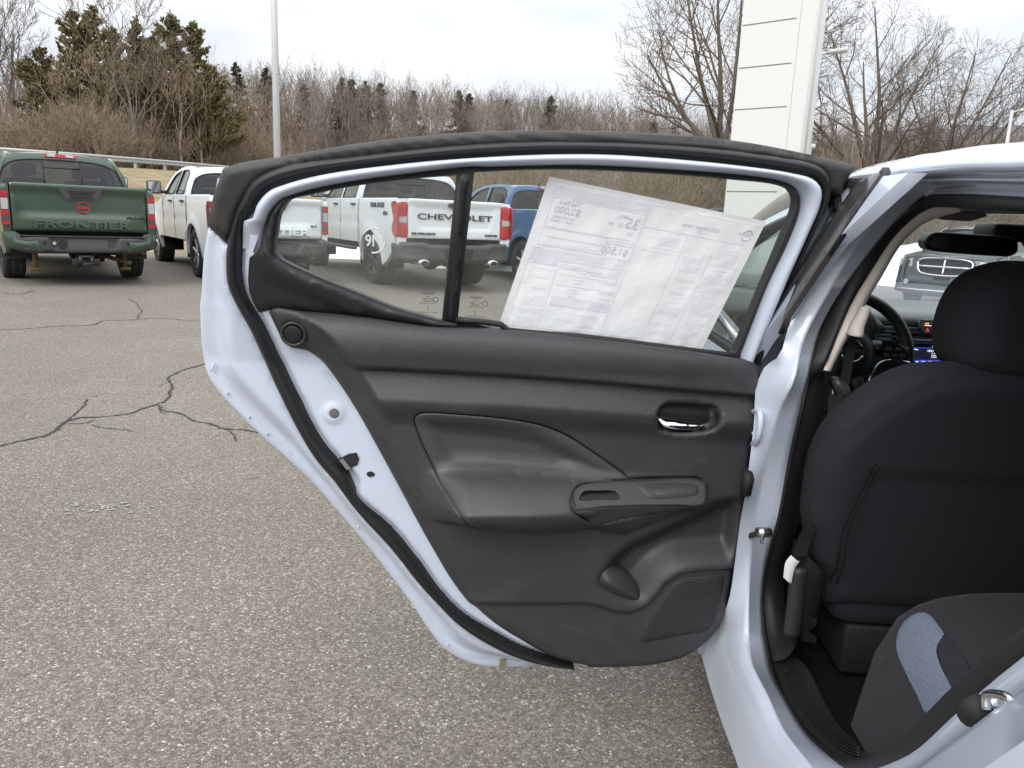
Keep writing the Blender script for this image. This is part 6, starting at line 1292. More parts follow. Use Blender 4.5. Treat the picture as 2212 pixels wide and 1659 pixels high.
    # back of the cab
    bk = lambda q, h: np.stack([q[:, 0], yc + .02 + .13 * np.clip((q[:, 1] - rail) / (roof - rail), -.3, 1) - h, q[:, 1]], 1)
    cb = np.vstack([[(-W + .03, rail - .45), (W - .03, rail - .45), (W - .035, rail)], smooth(np.array([(W - .06, rail + .2), (W - .15, roof - .17), (W - .26, roof - .075), (W - .5, roof - .045), (0, roof - .035), (-W + .5, roof - .045), (-W + .26, roof - .075), (-W + .15, roof - .17), (-W + .06, rail + .2)]), step=.06), [(-W + .035, rail)]])
    rw = smooth(np.array([(-W + .13, rail - .10), (-W + .15, rail + .2), (-W + .25, roof - .2), (-W + .40, roof - .15), (0, roof - .125), (W - .40, roof - .15), (W - .25, roof - .2), (W - .15, rail + .2), (W - .13, rail - .10), (0, rail - .12)]), closed=True, step=.06)
    CB_ = relief('cab_back', cb, bk, lambda q: .012 * sst(sdf(q, cb), 0, .02), paint, t, holes=[rw], step=.12, rings=(.012,), thick=.03)
    RW = relief('rear_window', inset(rw, -.01), bk, .016, TINT, CB_, step=0, thick=.004); obj('window_seal', *tube_vf(bk(np.vstack([rw, rw[:1]]), .014), .013, 5), WINB, RW)
    for xx in (-W * .27, W * .27): q = np.array([(xx, rail - .09), (xx, roof - .15)]); obj('slider_post', *tube_vf(bk(q, .02), .012, 5), WINB, RW)
    q = np.array([(-W * .27, roof - .24), (W * .27, roof - .24)]); obj('slider_post', *tube_vf(bk(q, .021), .009, 5), WINB, RW)
    hb = np.array([(-.21, roof - .085), (.21, roof - .085), (.20, roof - .035), (-.20, roof - .035)]); BL = relief('brake_light', hb, bk, .028, RED, CB_, step=0, thick=.04)
    for xx in (-.12, .12): relief('cargo_lamp', np.array([(xx - .05, roof - .078), (xx + .05, roof - .078), (xx + .05, roof - .042), (xx - .05, roof - .042)]), bk, .032, CLEARL if p.get('cargo', True) else REDD, BL, step=0, thick=.01)
    obj('roof_antenna', *tube_vf(np.array([(0, yc + .45, roof - .01), (0, yc + .42, roof + .03), (0, yc + .36, roof + .06)]), [.03, .018, .008], 8, sx=.5), BLACK, t)
    # seats seen through the glass
    for xx in (-.42, .42):
        for yy in (yc + .42, yc + 1.35):
            m = MB(); m.add(*box_vf(xx - .25, xx + .25, yy - .07, yy + .07, rail - .5, rail + .12, .05)); m.add(*box_vf(xx - .13, xx + .13, yy - .05, yy + .05, rail + .15, rail + .34, .05)); m.done('seat', LIGHTINT, t)
    obj('dashboard', *box_vf(-W + .12, W - .12, ywb - .42, ywb - .02, rail - .5, rail - .02, .04), LIGHTINT, t)
    # tailgate
    tw = p['tw_']; tz0, tz1 = zb + p['tg0'], rail + .012
    tg_ = lambda q, h: np.stack([q[:, 0], tail - h + 0 * q[:, 0], q[:, 1]], 1)
    tp = np.array([(-tw, tz0), (tw, tz0), (tw, tz1), (-tw, tz1)]); tp = resample(tp, closed=True, step=.05)
    TG = relief('tailgate', tp, tg_, lambda q: p['tgf'](q, sdf(q, tp), tz0, tz1), paint, t, step=.035, rings=(.006, .014), thick=.05)
    V, F = loft([np.array([(-tw, tail - .02, tz1 - .004), (tw, tail - .02, tz1 - .004)]), np.array([(-tw, tail + .07, tz1 + .004), (tw, tail + .07, tz1 + .004)])]); obj('gate_cap', V, F, p.get('railmat', paint), TG, False)
    # corner posts carrying the lamps
    for s in (-1, 1):
        xo = float(xs(np.array([[tail, rail * .85]]))[0]); cp_ = np.array([(tw + .012, zb + .02), (xo - .004, zb + .05), (xo + .002, rail * .8), (xo - .015, tz1 - .012), (tw + .012, tz1 - .002)])
        mp = (lambda q, h, s=s: np.stack([s * q[:, 0], tail + .01 - h, q[:, 1]], 1))
        CP = relief('corner_post', cp_, mp, lambda q: .012 * sst(sdf(q, cp_), 0, .015), paint, t, step=.05, rings=(.008,), thick=.05, flip=s < 0)
        p['lamp'](p, t, s, mp, tw, xo, tz0, tz1)
    p['rear'](p, t, TG, tg_, tw, tz0, tz1)
    # under the body: frame, axle, exhaust
    m = MB(); m.add(*tube_vf(np.array([(-W + .2, 0, R), (W - .2, 0, R)]), .055, 10)); m.add(*lathe_vf([(.02, -.17), (.13, -.12), (.17, 0), (.13, .12), (.02, .16)], 16, 'y', (.10, 0, R - .01))); m.done('rear_axle', DARKM, t)
    for s in (-1, 1): obj('frame_rail', *box_vf(s * .5 - .05, s * .5 + .05, tail + .1, yf - .2, zb - .06, zb + .08), BLACK, t, False)
    obj('underbody', *box_vf(-W + .1, W - .1, tail + .12, yf - .1, zb + .06, zb + .10), BLACK, t, False); obj('fuel_tank', *box_vf(-.62, -.18, .7, 1.9, zb - .14, zb + .06, .05), BLACK, t); obj('spare_wheel', *lathe_vf([(.1, zb - .12), (.36, zb - .12), (.38, zb - .05), (.36, zb + .06), (.1, zb + .06)], 28, 'z', (0, tail + .62, 0)), TYRE, t)
    for s in (-1, 1): obj('wheel_tunnel', *box_vf(min(s * (W - .43), s * (W - .40)), max(s * (W - .43), s * (W - .40)), -Ra, Ra, zb, R + Ra), BLACK, t, False)
    return t
# ---- lamp and rear-end styles
def rects(name, parent, mp, x0, x1, zz, h=.018, flip=False):
    o = None
    for z0, z1, m in zz:
        q = np.array([(x0, z0), (x1, z0), (x1, z1), (x0, z1)]); r = relief(name if o is None else 'lamp_section', q, mp, h + (.003 if o is not None else 0), m, parent if o is None else o, step=0, thick=.02, flip=flip)
        if o is None: o = r
    return o
def lamp_a(p, t, s, mp, tw, xo, z0, z1):
    H = z1 - .10; L_ = H - .44
    q = np.array([(tw + .018, L_), (xo + .006, L_), (xo + .008, H), (tw + .018, H)]); o = relief('tail_lamp', q, mp, .020, SMOKE, t, step=0, thick=.03, flip=s < 0)
    sd = lambda a, h: np.stack([s * (xo + .012 + .02 * sst(a[:, 0], tail_(p), tail_(p) + .2) + h - .008), a[:, 0], a[:, 1]], 1)
    ws = relief('lamp_side', np.array([(p['tail'] - .008, L_), (p['tail'] + .10, L_ + .06), (p['tail'] + .13, H - .1), (p['tail'] + .09, H), (p['tail'] - .008, H)]), sd, .004, REDD, o, step=0, thick=.02, flip=s > 0)
    x0, x1 = tw + .03, xo
    for a, b, m in ((.355, .43, RED), (.20, .34, CLEARL), (.115, .19, RED), (.065, .105, SMOKE), (.008, .055, RED)): relief('lamp_section', np.array([(x0, L_ + a), (x1, L_ + a), (x1, L_ + b), (x0, L_ + b)]), mp, .025, m, o, step=0, thick=.008, flip=s < 0)
def tail_(p): return p['tail']
def lamp_b(p, t, s, mp, tw, xo, z0, z1):
    H = z1 - .07; L_ = H - .52
    q = smooth(np.array([(tw + .014, L_), (xo + .004, L_ + .02), (xo + .006, L_ + .16), (xo - .02, L_ + .25), (xo + .004, L_ + .33), (xo + .004, H - .02), (tw + .014, H), (tw + .014, H - .2)]), closed=True, step=.03); o = relief('tail_lamp', q, mp, lambda a: .022 + .012 * sst(sdf(a, q), 0, .03), RED, t, step=.04, rings=(.008,), thick=.03, flip=s < 0)
    xo2 = xo + .010; tl = p['tail']
    sd = lambda a, h: np.stack([s * (xo2 + h), a[:, 0], a[:, 1]], 1)
    w = smooth(np.array([(tl - .02, L_), (tl + .10, L_ + .03), (tl + .16, L_ + .14), (tl + .09, L_ + .26), (tl + .13, L_ + .36), (tl + .19, H - .02), (tl - .02, H)]), closed=True, step=.03); relief('lamp_side', w, sd, .008, RED, o, step=0, thick=.02, flip=s > 0)
    relief('reverse_lamp', np.array([(tw + .025, L_ + .21), (xo - .03, L_ + .22), (xo - .03, L_ + .30), (tw + .025, L_ + .31)]), mp, .038, CLEARL, o, step=0, thick=.02, flip=s < 0)
def tgf_frontier(q, e, z0, z1):
    z = (q[:, 1] - z0) / (z1 - z0); x = np.abs(q[:, 0])
    h = .012 * sst(e, 0, .012) + .03 * sst(z, .80, .93) - .0 
    h += .032 * (1 - sst(z, .27, .40) * (1 - 0)) * sst(.66 - x, -.10, .10) - .010 * sst(z, .05, .0)
    return h
def tgf_silv(q, e, z0, z1):
    z = (q[:, 1] - z0) / (z1 - z0); x = np.abs(q[:, 0]); tr = .60 + .12 * z
    return .012 * sst(e, 0, .012) + .02 * sst(z, .83, .95) - .016 * sst(tr - x, -.02, .02) * sst(z, .22, .27) * sst(.84 - z, 0, .05)
def plate_handle(t, TG, tg_, z, hmat=BLKPL):
    q = np.array([(-.26, z + .09), (-.23, z + .0), (-.20, z - .06), (.20, z - .06), (.23, z + .0), (.26, z + .09)]); H = relief('tailgate_handle', q, tg_, .052, hmat, TG, step=0, thick=.03)
    relief('handle_recess', np.array([(-.17, z + .045), (-.12, z + .0), (.12, z), (.17, z + .045)]), tg_, .056, BLACK, H, step=0, thick=.01); relief('handle_lip', np.array([(-.13, z - .045), (.13, z - .045), (.12, z - .005), (-.12, z - .005)]), tg_, .060, GLOSSB, H, step=0, thick=.01)
    obj('gate_lock', *lathe_vf([(.014, 0), (.014, -.062), (.008, -.064)], 12, 'y', (.19, tail_off(TG) , z - .02)), STEEL, H) if False else None
def rear_frontier(p, t, TG, tg_, tw, z0, z1):
    tl = p['tail']; green = p.get('full', False); Wb = p['W']; H = z1 - z0
    plate_handle(t, TG, tg_, z0 + H * .80)
    red = RED if green else BLKPL
    c = (0.02, z0 + H * .53)
    a = np.linspace(rad(20), rad(160), 16)
    for sg in (1, -1): obj('badge_arc', *tube_vf(tg_(np.stack([c[0] + .075 * np.cos(a), c[1] + sg * .068 * np.sin(a)], 1), .040), .007, 6), M('badge_red', (.40, .035, .03), .35) if 'badge_red' not in bpy.data.materials else bpy.data.materials['badge_red'], TG)
    bm = bpy.data.materials['badge_red']; text('badge_text', 'NISSAN', .048, (c[0], tl - .034, c[1] - .017), (1, 0, 0), (0, 0, 1), bm, TG, .006, .05, 'CENTER', 1.0)
    text('model_lettering', 'FRONTIER', .125, (0.0, tl - .050, z0 + H * .085), (1, 0, 0), (0, 0, 1), p['paint'], TG, .012, .0, 'CENTER', 1.98, bevel=.045)
    text('trim_badge', p.get('badge', 'PRO-4X'), .052, (tw * .82, tl - .036, z0 + H * .30), (1, 0, 0), (0, 0, 1), GLOSSB, TG, .004, .02, 'CENTER', 1.35, shear=.25)
    # bumper
    bz1 = z0 - .015; bmap = lambda q, h: np.stack([q[:, 0], tl - .10 - h + .16 * np.clip((np.abs(q[:, 0]) - Wb * .62) / (Wb * .4), 0, 1) ** 2, q[:, 1]], 1)
    bp_ = np.array([(-Wb + .01, bz1 - .20), (-Wb * .70, bz1 - .265), (-Wb * .45, bz1 - .255), (Wb * .45, bz1 - .255), (Wb * .70, bz1 - .265), (Wb - .01, bz1 - .20), (Wb + .015, bz1 + .01), (Wb * .83, bz1 + .01), (Wb * .83, bz1 - .03), (-Wb * .83, bz1 - .03), (-Wb * .83, bz1 + .01), (-Wb - .015, bz1 + .01)]); bp_ = resample(bp_, closed=True, step=.05)
    pl = np.array([(-.37, bz1 - .215), (.37, bz1 - .215), (.40, bz1 - .06), (-.40, bz1 - .06)])
    BP = relief('rear_bumper', bp_, bmap, lambda q: .05 * sst(sdf(q, bp_), 0, .03) - .045 * sst(sdf(q, pl), -.03, .006), BLKPL, t, step=.03, rings=(.008,), thick=.12)
    obj('bumper_top', *box_vf(-Wb * .82, Wb * .82, tl - .14, tl + .02, bz1 - .045, bz1 - .03), BLKPL, BP, False)
    if green:
        for s in (-1, 1):
            q = np.array([(s * Wb * .55, bz1 - .24), (s * (Wb - .02), bz1 - .19), (s * (Wb + .01), bz1 + .0), (s * Wb * .86, bz1 + .0), (s * Wb * .855, bz1 - .09), (s * Wb * .60, bz1 - .10)]); 
            if s < 0: q = q[::-1]
            relief('bumper_corner', q, bmap, lambda a: .056 + .01 * sst(sdf(a, q), 0, .02), p['paint'], BP, step=.05, rings=(.01,), thick=.04)
    pb = relief('plate_recess', np.array([(-.20, bz1 - .20), (.27, bz1 - .20), (.27, bz1 - .075), (-.20, bz1 - .075)]), bmap, .012, M('plate_grey', (.075, .075, .078), .6) if 'plate_grey' not in bpy.data.materials else bpy.data.materials['plate_grey'], BP, step=0, thick=.01)
    relief('plate_bracket', smooth(np.array([(-.30, bz1 - .19), (-.265, bz1 - .215), (-.23, bz1 - .19), (-.235, bz1 - .11), (-.265, bz1 - .09), (-.295, bz1 - .11)]), closed=True, step=.02), bmap, .020, BLACK, BP, step=0, thick=.012)
    for xx in (-.36, .42, -.47, .52): relief('bumper_lamp', arc((xx, bz1 - .13), .022, 0, 6.0, 12), bmap, .058 if abs(xx) > .44 else .03, CLEARL if abs(xx) < .44 else BLACK, BP, step=0, thick=.012)
    # hitch, flaps, exhaust
    m = MB(); m.add(*box_vf(-.09, .09, tl - .12, tl + .2, bz1 - .42, bz1 - .38, .005)); m.add(*box_vf(-.09, .09, tl - .12, tl + .2, bz1 - .32, bz1 - .29, .005)); m.add(*box_vf(-.09, -.05, tl - .12, tl + .2, bz1 - .42, bz1 - .29)); m.add(*box_vf(.05, .09, tl - .12, tl + .2, bz1 - .42, bz1 - .29)); m.add(*box_vf(-.16, .18, tl - .04, tl + .04, bz1 - .43, bz1 - .33, .01)); m.done('tow_hitch', DARKM, t)
    for s in (-1, 1):
        obj('mud_flap', *box_vf(s * (Wb - .15) - .14, s * (Wb - .15) + .14, -p['R'] * 1.13 - .02, -p['R'] * 1.13, p['R'] * .75, p['R'] * 1.75, .005), MUD, t)
        m = MB(); m.add(*tube_vf(np.array([(s * .55, tl + .35, bz1 - .2), (s * .55, tl + .35, bz1 - .52)]), .03, 8)); m.add(*box_vf(s * .55 - .07, s * .55 + .07, tl + .3, tl + .42, bz1 - .52, bz1 - .47, .01)); m.done('leaf_spring_shackle', YEL if green else BLACK, t)
    obj('exhaust_pipe', *tube_vf(np.array([(.30, .2, bz1 - .33), (.40, -.3, bz1 - .36), (.58, tl + .16, bz1 - .40)]), .032, 10), RUSTY, t)
def rear_silv(p, t, TG, tg_, tw, z0, z1):
    tl = p['tail']; Wb = p['W']; H = z1 - z0
    relief('tailgate_handle', smooth(np.array([(-.14, z0 + H * .83), (.14, z0 + H * .83), (.15, z0 + H * .88), (.12, z0 + H * .92), (-.12, z0 + H * .92), (-.15, z0 + H * .88)]), closed=True, step=.03), tg_, .045, BLACK, TG, step=0, thick=.03)
    blk = M('badge_black', (.03, .03, .032), .4) if 'badge_black' not in bpy.data.materials else bpy.data.materials['badge_black']
    text('make_lettering', 'CHEVROLET', .125, (0, tl - .004, z0 + H * .50), (1, 0, 0), (0, 0, 1), blk, TG, .006, .008, 'CENTER', 1.95)
    text('model_badge', 'SILVERADO', .046, (-tw + .06, tl - .018, z0 + H * .10), (1, 0, 0), (0, 0, 1), blk, TG, .006, .04, 'LEFT', 1.75); text('trim_badge', 'CUSTOM', .040, (tw - .06, tl - .018, z0 + H * .10), (1, 0, 0), (0, 0, 1), blk, TG, .006, .04, 'RIGHT', 1.45)
    xo = Wb + .0
    text('side_decal', 'TRAIL BOSS', .105, (-xo - .004, .0, p['rail'] - .135), (0, -1, 0), (0, 0, 1), bpy.data.materials['badge_black'], t, .003, .03, 'LEFT', 1.2, shear=.25); text('side_decal', '4X4', .09, (-xo - .008, -.62, p['rail'] - .26), (0, -1, 0), (0, 0, 1), bpy.data.materials['badge_black'], t, .003, .03, 'LEFT', 1.2, shear=.25)
    bz1 = z0 - .02; bmap = lambda q, h: np.stack([q[:, 0], tl - .10 - h + .18 * np.clip((np.abs(q[:, 0]) - Wb * .62) / (Wb * .4), 0, 1) ** 2, q[:, 1]], 1)
    bp_ = resample(np.array([(-Wb + .0, bz1 - .33), (-Wb * .5, bz1 - .36), (Wb * .5, bz1 - .36), (Wb, bz1 - .33), (Wb + .01, bz1 - .06), (Wb * .9, bz1 - .04), (Wb * .55, bz1 - .04), (Wb * .45, bz1 - .07), (-Wb * .45, bz1 - .07), (-Wb * .55, bz1 - .04), (-Wb * .9, bz1 - .04), (-Wb - .01, bz1 - .06)]), closed=True, step=.05)
    st = [np.array([(s * Wb * .93, bz1 - .25), (s * Wb * .6, bz1 - .28), (s * Wb * .52, bz1 - .20), (s * Wb * .62, bz1 - .10), (s * Wb * .93, bz1 - .10)]) for s in (-1, 1)]
    BP = relief('rear_bumper', bp_, bmap, lambda q: .06 * sst(sdf(q, bp_), 0, .03) - .02 * np.maximum(sst(sdf(q, st[0]), -.01, .01), sst(sdf(q, st[1]), -.01, .01)), p.get('bumper', BLKPL), t, step=.035, rings=(.008,), thick=.12)
    relief('plate_recess', np.array([(-.24, bz1 - .30), (.24, bz1 - .30), (.26, bz1 - .13), (-.26, bz1 - .13)]), bmap, .063, BLACK, BP, step=0, thick=.01)
    for s in (-1, 1):
        if p.get('tips', True): obj('exhaust_tip', *tube_vf(np.array([(s * .62, tl + .3, bz1 - .35), (s * .62, tl - .215, bz1 - .35)]), .048, 16, sx=1.7), CHROME, t); obj('exhaust_bore', *tube_vf(np.array([(s * .62, tl + .1, bz1 - .35), (s * .62, tl - .218, bz1 - .35)]), .038, 16, sx=1.7), BLACK, t)
        obj('mud_flap', *box_vf(s * (Wb - .17) - .14, s * (Wb - .17) + .14, -p['R'] * 1.13 - .02, -p['R'] * 1.13, p['R'] * .9, p['R'] * 1.75, .005), MUD, t)
    obj('tow_hitch', *box_vf(-.06, .06, tl - .1, tl + .2, bz1 - .46, bz1 - .36, .01), BLACK, t)
def rear_silv2(p, t, TG, tg_, tw, z0, z1):
    bz1 = z0 - .02; Wb = p['W']; obj('rear_bumper', *box_vf(-Wb + .03, Wb - .03, p['tail'] - .16, p['tail'] + .04, bz1 - .3, bz1 - .03, .04), STEEL, t)
    relief('tailgate_handle', np.array([(-.13, z1 - .13), (.13, z1 - .13), (.13, z1 - .07), (-.13, z1 - .07)]), tg_, .045, BLACK, TG, step=0, thick=.03)
GREEN = M('forest_green_paint', (.034, .066, .040), .2, .2, coat=1); WHITE2 = M('pearl_white_paint', (.72, .755, .80), .32, coat=.6); BLUEP = M('metallic_blue_paint', (.030, .098, .23), .25, .3, coat=1); DGREEN = M('dark_grey_paint', (.022, .028, .030), .22, .3, coat=1)
FR = dict(W=.905, tail=-1.12, rail=1.30, zb=.60, wb=3.2, yf=4.10, yc=.44, R=.40, roof=1.81, hood=1.18, ywb=2.42, door1=.92, yr1=1.72, tw_=.795, tg0=.10, tgf=tgf_frontier, lamp=lamp_a, rear=rear_frontier, tw=.255)
SV = dict(W=1.02, tail=-1.19, rail=1.44, zb=.72, wb=3.75, yf=4.75, yc=.62, R=.43, roof=1.97, hood=1.36, ywb=2.85, door1=1.02, yr1=2.02, tw_=.83, tg0=.12, tgf=tgf_silv, lamp=lamp_b, rear=rear_silv, tw=.29)
GT = 'pickup trucks parked in the row'
def place(base, px, **k):
    d = dict(base); d.update(k); d['group'] = GT; return pickup(d)
HD = 36
def truck_at(base, x, y, **k): return place(base, None, x=x, y=y, z=float(lot_z(x, y)), **k)
truck_at(FR, -6.74, 10.6, name='pickup_truck', paint=GREEN, h=39.5, label='dark green pickup with a red round badge on its tailgate, leftmost of the row', full=True, scale=.957)
truck_at(FR, -4.90, 12.4, name='pickup_truck', paint=WHITE2, h=37.5, label='white pickup parked between the green pickup and the car door, dark rear glass', badge='4x4', scale=.972)
truck_at(SV, -2.22, 13.4, name='pickup_truck', paint=WHITEP, h=33, label='white lifted pickup with black lettering across the tailgate, seen through the door glass', step=True, flare=None, spokes=6, alloy=DARKM, scale=.98)
truck_at(SV, .2, 15.4, name='pickup_truck', paint=BLUEP, h=34, label='blue crew cab pickup half hidden behind the window sticker', handle=CHROME, rear=rear_silv2, scale=.97)
truck_at(SV, 5.6, 19.4, name='pickup_truck', paint=DGREEN, h=34, label='dark pickup roof with red brake light showing over the window sticker', rear=rear_silv2, cargo=False, scale=.95)
# ------------------------------------------------------------------ dark SUV facing us, seen through the windscreen
def suv():
    px = on_y([(2075, 600)], 15.2)[0]; t = thing('parked_suv', 'dark grey SUV with a chrome cross grille, facing us beyond the windscreen', 'SUV', (8.1, 16.6, float(lot_z(8.1, 16.6))), rad(-40), None, .97)
    GP = M('dark_suv_paint', (.040, .048, .050), .2, .3, coat=1); W = .95
    def fy(q): return 2.6 * 0 - .16 * (np.abs(q[:, 0]) / W) ** 3
    f_ = lambda q, h: np.stack([q[:, 0], fy(q) * -1 - .12 * np.clip((.75 - q[:, 1]) / .5, -.6, 1) - h, q[:, 1]], 1)
    o = resample(np.array([(-W, .30), (-.5, .24), (.5, .24), (W, .30), (W, .95), (W - .12, 1.10), (-W + .12, 1.10), (-W, .95)]), closed=True, step=.06)
    gr_ = smooth(np.array([(-.53, .96), (-.46, 1.02), (.46, 1.02), (.53, .96), (.49, .78), (.42, .72), (-.42, .72), (-.49, .78)]), closed=True, step=.05)
    N = relief('front_fascia', o, f_, lambda q: .05 * sst(sdf(q, o), 0, .05) - .06 * sst(sdf(q, gr_), -.01, .02) + .02 * np.exp(-((q[:, 1] - .55) / .08) ** 2), GP, t, step=.04, rings=(.01,), thick=.2)
    relief('grille', gr_, f_, .004, BLACK, N, step=.1, thick=.02); obj('grille_surround', *tube_vf(f_(np.vstack([gr_, gr_[:1]]), .06), .024, 8), CHROME, N)
    for a in ([(0, .72), (0, 1.02)], [(-.50, .87), (.50, .87)]): obj('grille_bar', *tube_vf(f_(np.linspace(a[0], a[1], 12), .055), .026, 8), CHROME, N)
    for z in (.80, .845, .915, .96): obj('grille_bar', *tube_vf(f_(np.linspace((-.48, z), (.48, z), 12), .02), .009, 6), DARKM, N)
    for s in (-1, 1):
        h_ = np.array([(s * .64, .84), (s * .92, .86), (s * .93, 1.0), (s * .66, 1.03)])
        if s < 0: h_ = h_[::-1]
        H_ = relief('headlight', h_, f_, .055, CLEARL, N, step=.08, thick=.05); c = (s * .76, .93); relief('lamp_bowl', arc(c, .06, 0, 6.0, 16), f_, .060, DARKM, H_, step=0, thick=.02)
        relief('fog_lamp', arc((s * .70, .52), .055, 0, 6.0, 16), f_, .075, CLEARL, N, step=0, thick=.03)
        sp = resample(np.array([(-.1, .30), (.05, .95), (.1, 1.05), (1.3, 1.15), (4.6, 1.18), (4.75, .9), (4.7, .4)]), step=.08); sp = np.vstack([sp, arc((3.95, .39), .46, 0, np.pi, 14), [(3.4, .3), (1.5, .3)], arc((.95, .39), .46, 0, np.pi, 14)])
        mp = lambda q, h, s=s: np.stack([s * h, q[:, 0], q[:, 1]], 1)
        relief('body_side', sp, mp, lambda q: W + .02 - .05 * ((q[:, 1] - .75) / .45) ** 2 - .14 * sst(-q[:, 0], -.45, .1), GP, t, step=.12, thick=.05, flip=s > 0)
        for yy in (.95, 3.95): wheel(t, s * (W - .02), yy, .39, .26, s, ALLOY, 5)
        gx = lambda q, h, s=s: np.stack([s * (W - .06 - .22 * np.clip((q[:, 1] - 1.12) / .65, 0, 1) + h), q[:, 0], q[:, 1]], 1)
        gp_ = np.array([(1.35, 1.13), (2.1, 1.66), (2.5, 1.74), (4.2, 1.72), (4.7, 1.2)]); w_ = np.array([(1.7, 1.2), (2.25, 1.62), (4.1, 1.63), (4.5, 1.24)])
        C_ = relief('cab_side', gp_, gx, 0., GP, t, holes=[w_], step=.2, thick=.04, flip=s > 0); relief('side_window', w_, gx, -.006, TINT, C_, step=0, thick=.004, flip=s > 0)
    x = np.linspace(-1, 1, 13); V, F = loft([np.stack([x * w, np.full(13, y) + .12 * x ** 2, z - .05 * x ** 2], 1) for y, z, w in ((-.02, 1.08, .84), (.5, 1.16, .88), (1.3, 1.19, .9))], flip=True); obj('bonnet', V, F, GP, t)
    V, F = loft([np.stack([x * w, np.full(13, y) + .1 * x ** 2, z - .03 * x ** 2], 1) for y, z, w in ((1.3, 1.18, .88), (2.15, 1.70, .68))], flip=True); obj('windscreen', V, F, TINT, t)
    V, F = loft([np.stack([x * w, np.full(13, y), z - .05 * x ** 2], 1) for y, z, w in ((2.12, 1.71, .68), (2.7, 1.80, .68), (4.3, 1.78, .68), (4.75, 1.2, .85), (4.75, .5, .9))], flip=True); obj('roof', V, F, GP, t)
    obj('lower_strip', *tube_vf(f_(np.linspace((-.9, .36), (.9, .36), 16), .06), .018, 8), CHROME, t)
    relief('lower_grille', np.array([(-.5, .40), (.5, .40), (.55, .50), (-.55, .50)]), f_, .062, BLACK, N, step=.08, thick=.02)
    relief('plate_bracket', np.array([(-.16, .60), (.16, .60), (.16, .70), (-.16, .70)]), f_, .075, BLACK, N, step=0, thick=.02)
    obj('nose_badge', *box_vf(-.06, .06, -.02, .01, 1.045, 1.075, .008), CHROME, N); obj('underbody', *box_vf(-.8, .8, .1, 4.6, .25, .4), BLACK, t)
suv()
# ================================================================== the price sheet taped inside the door glass (read from behind)
SQ = D(T(4, (413, 150), (1760, 430), (1348, 1247), (92, 1098)), .022)        # corners as seen: top left, top right, bottom right, bottom left
def sq(st):
    """sheet coordinates (0..1 from the left as seen, 0..1 downwards) -> door (u,v)"""
    s, t = np.asarray(st, float)[:, :1], np.asarray(st, float)[:, 1:2]; return (SQ[0] * (1 - s) + SQ[1] * s) * (1 - t) + (SQ[3] * (1 - s) + SQ[2] * s) * t
def wrink(st):
    s, t = st[:, 0], st[:, 1]
    h = .0022 * vnoise(s * 9, t * 6, 1.0, 21) + .0016 * vnoise(s * 24, t * 5 + s * 9, 1.0, 22) + .0004 * vnoise(s * 50, t * 40, 1.0, 23)
    e = np.minimum.reduce([s, 1 - s, t, 1 - t]); return .0255 + h * sst(e, 0, .06) + .0012 * sst(e, .02, .06) + .0006 * vnoise(s * 80, t * 80, 1.0, 24) * np.exp(-((e - .045) / .02) ** 2)
def shd(st, lift): st = np.asarray(st, float); return dm(sq(st), wrink(st) + lift)
n, m_ = 150, 90; S_, T_ = np.meshgrid(np.linspace(0, 1, n), np.linspace(0, 1, m_), indexing='ij'); ST = np.stack([S_.ravel(), T_.ravel()], 1)
c0 = dm(SQ.mean(0)[None], .022)[0]
SHEET = thing('window_sticker', 'large tilted white price sheet taped inside the door window, print showing through mirrored', 'price sheet', tuple(c0))
obj('paper_sheet', shd(ST, 0), grid_faces(n, m_), PAPER, SHEET, True, True)
TAPE = M('clear_tape_margin', (.83, .84, .85), .3, bump=(60, .5, .002))
for k, (a, b) in enumerate((((0, 0), (1, .045)), ((0, .955), (1, 1)), ((0, .045), (.035, .955)), ((.965, .045), (1, .955)))):
    A, B = np.meshgrid(np.linspace(a[0], b[0], 60), np.linspace(a[1], b[1], 60), indexing='ij'); obj('tape_margin', shd(np.stack([A.ravel(), B.ravel()], 1), .0006), grid_faces(60, 60), TAPE, SHEET, True, True)
LW = np.linalg.norm(SQ[1] - SQ[0]); LH = np.linalg.norm(SQ[3] - SQ[0])
def ptext(name, s, st, size, mat, bold=.0, align='LEFT', sx=1.0):
    """mirrored print: runs from right to left as seen"""
    v, f = text_vf(s, size, 0, bold, align, sx); P = np.stack([st[0] - v[:, 0] / LW, st[1] - v[:, 1] / LH], 1); obj(name, shd(P, .0009), f, mat, SHEET, False, True)
def pbox(mb, s0, s1, t0, t1, lift=.0006, k=10):
    A, B = np.meshgrid(np.linspace(s0, s1, k), np.linspace(t0, t1, 4), indexing='ij'); mb.add(shd(np.stack([A.ravel(), B.ravel()], 1), lift), grid_faces(k, 4))
for q in ((.035, .47, .05, .10), (.035, .465, .43, .495), (.18, .465, .505, .54), (.035, .165, .49, .53), (.19, .47, .735, .79)):
    b = MB(); pbox(b, *q, lift=.0007); b.done('print_band', PRINT_D, SHEET, False, True)
b = MB()
def frame(s0, s1, t0, t1, w=.0035):
    for q in ((s0, s1, t0, t0 + w), (s0, s1, t1 - w, t1), (s0, s0 + w * .7, t0, t1), (s1 - w * .7, s1, t0, t1)): pbox(b, *q)
frame(.045, .47, .11, .295); frame(.045, .345, .30, .415); frame(.355, .47, .31, .425); frame(.045, .13, .43, .52)
for q in ((.475, .965, .185, .188), (.684, .686, .19, .95), (.825, .827, .25, .95), (.476, .478, .06, .95), (.172, .174, .54, .95), (.03, .032, .06, .95), (.19, .465, .578, .581), (.19, .465, .648, .651), (.19, .465, .728, .731), (.07, .33, .352, .356)): pbox(b, *q)
stuff(b.done('print_rule', PRINT, SHEET, False, True))
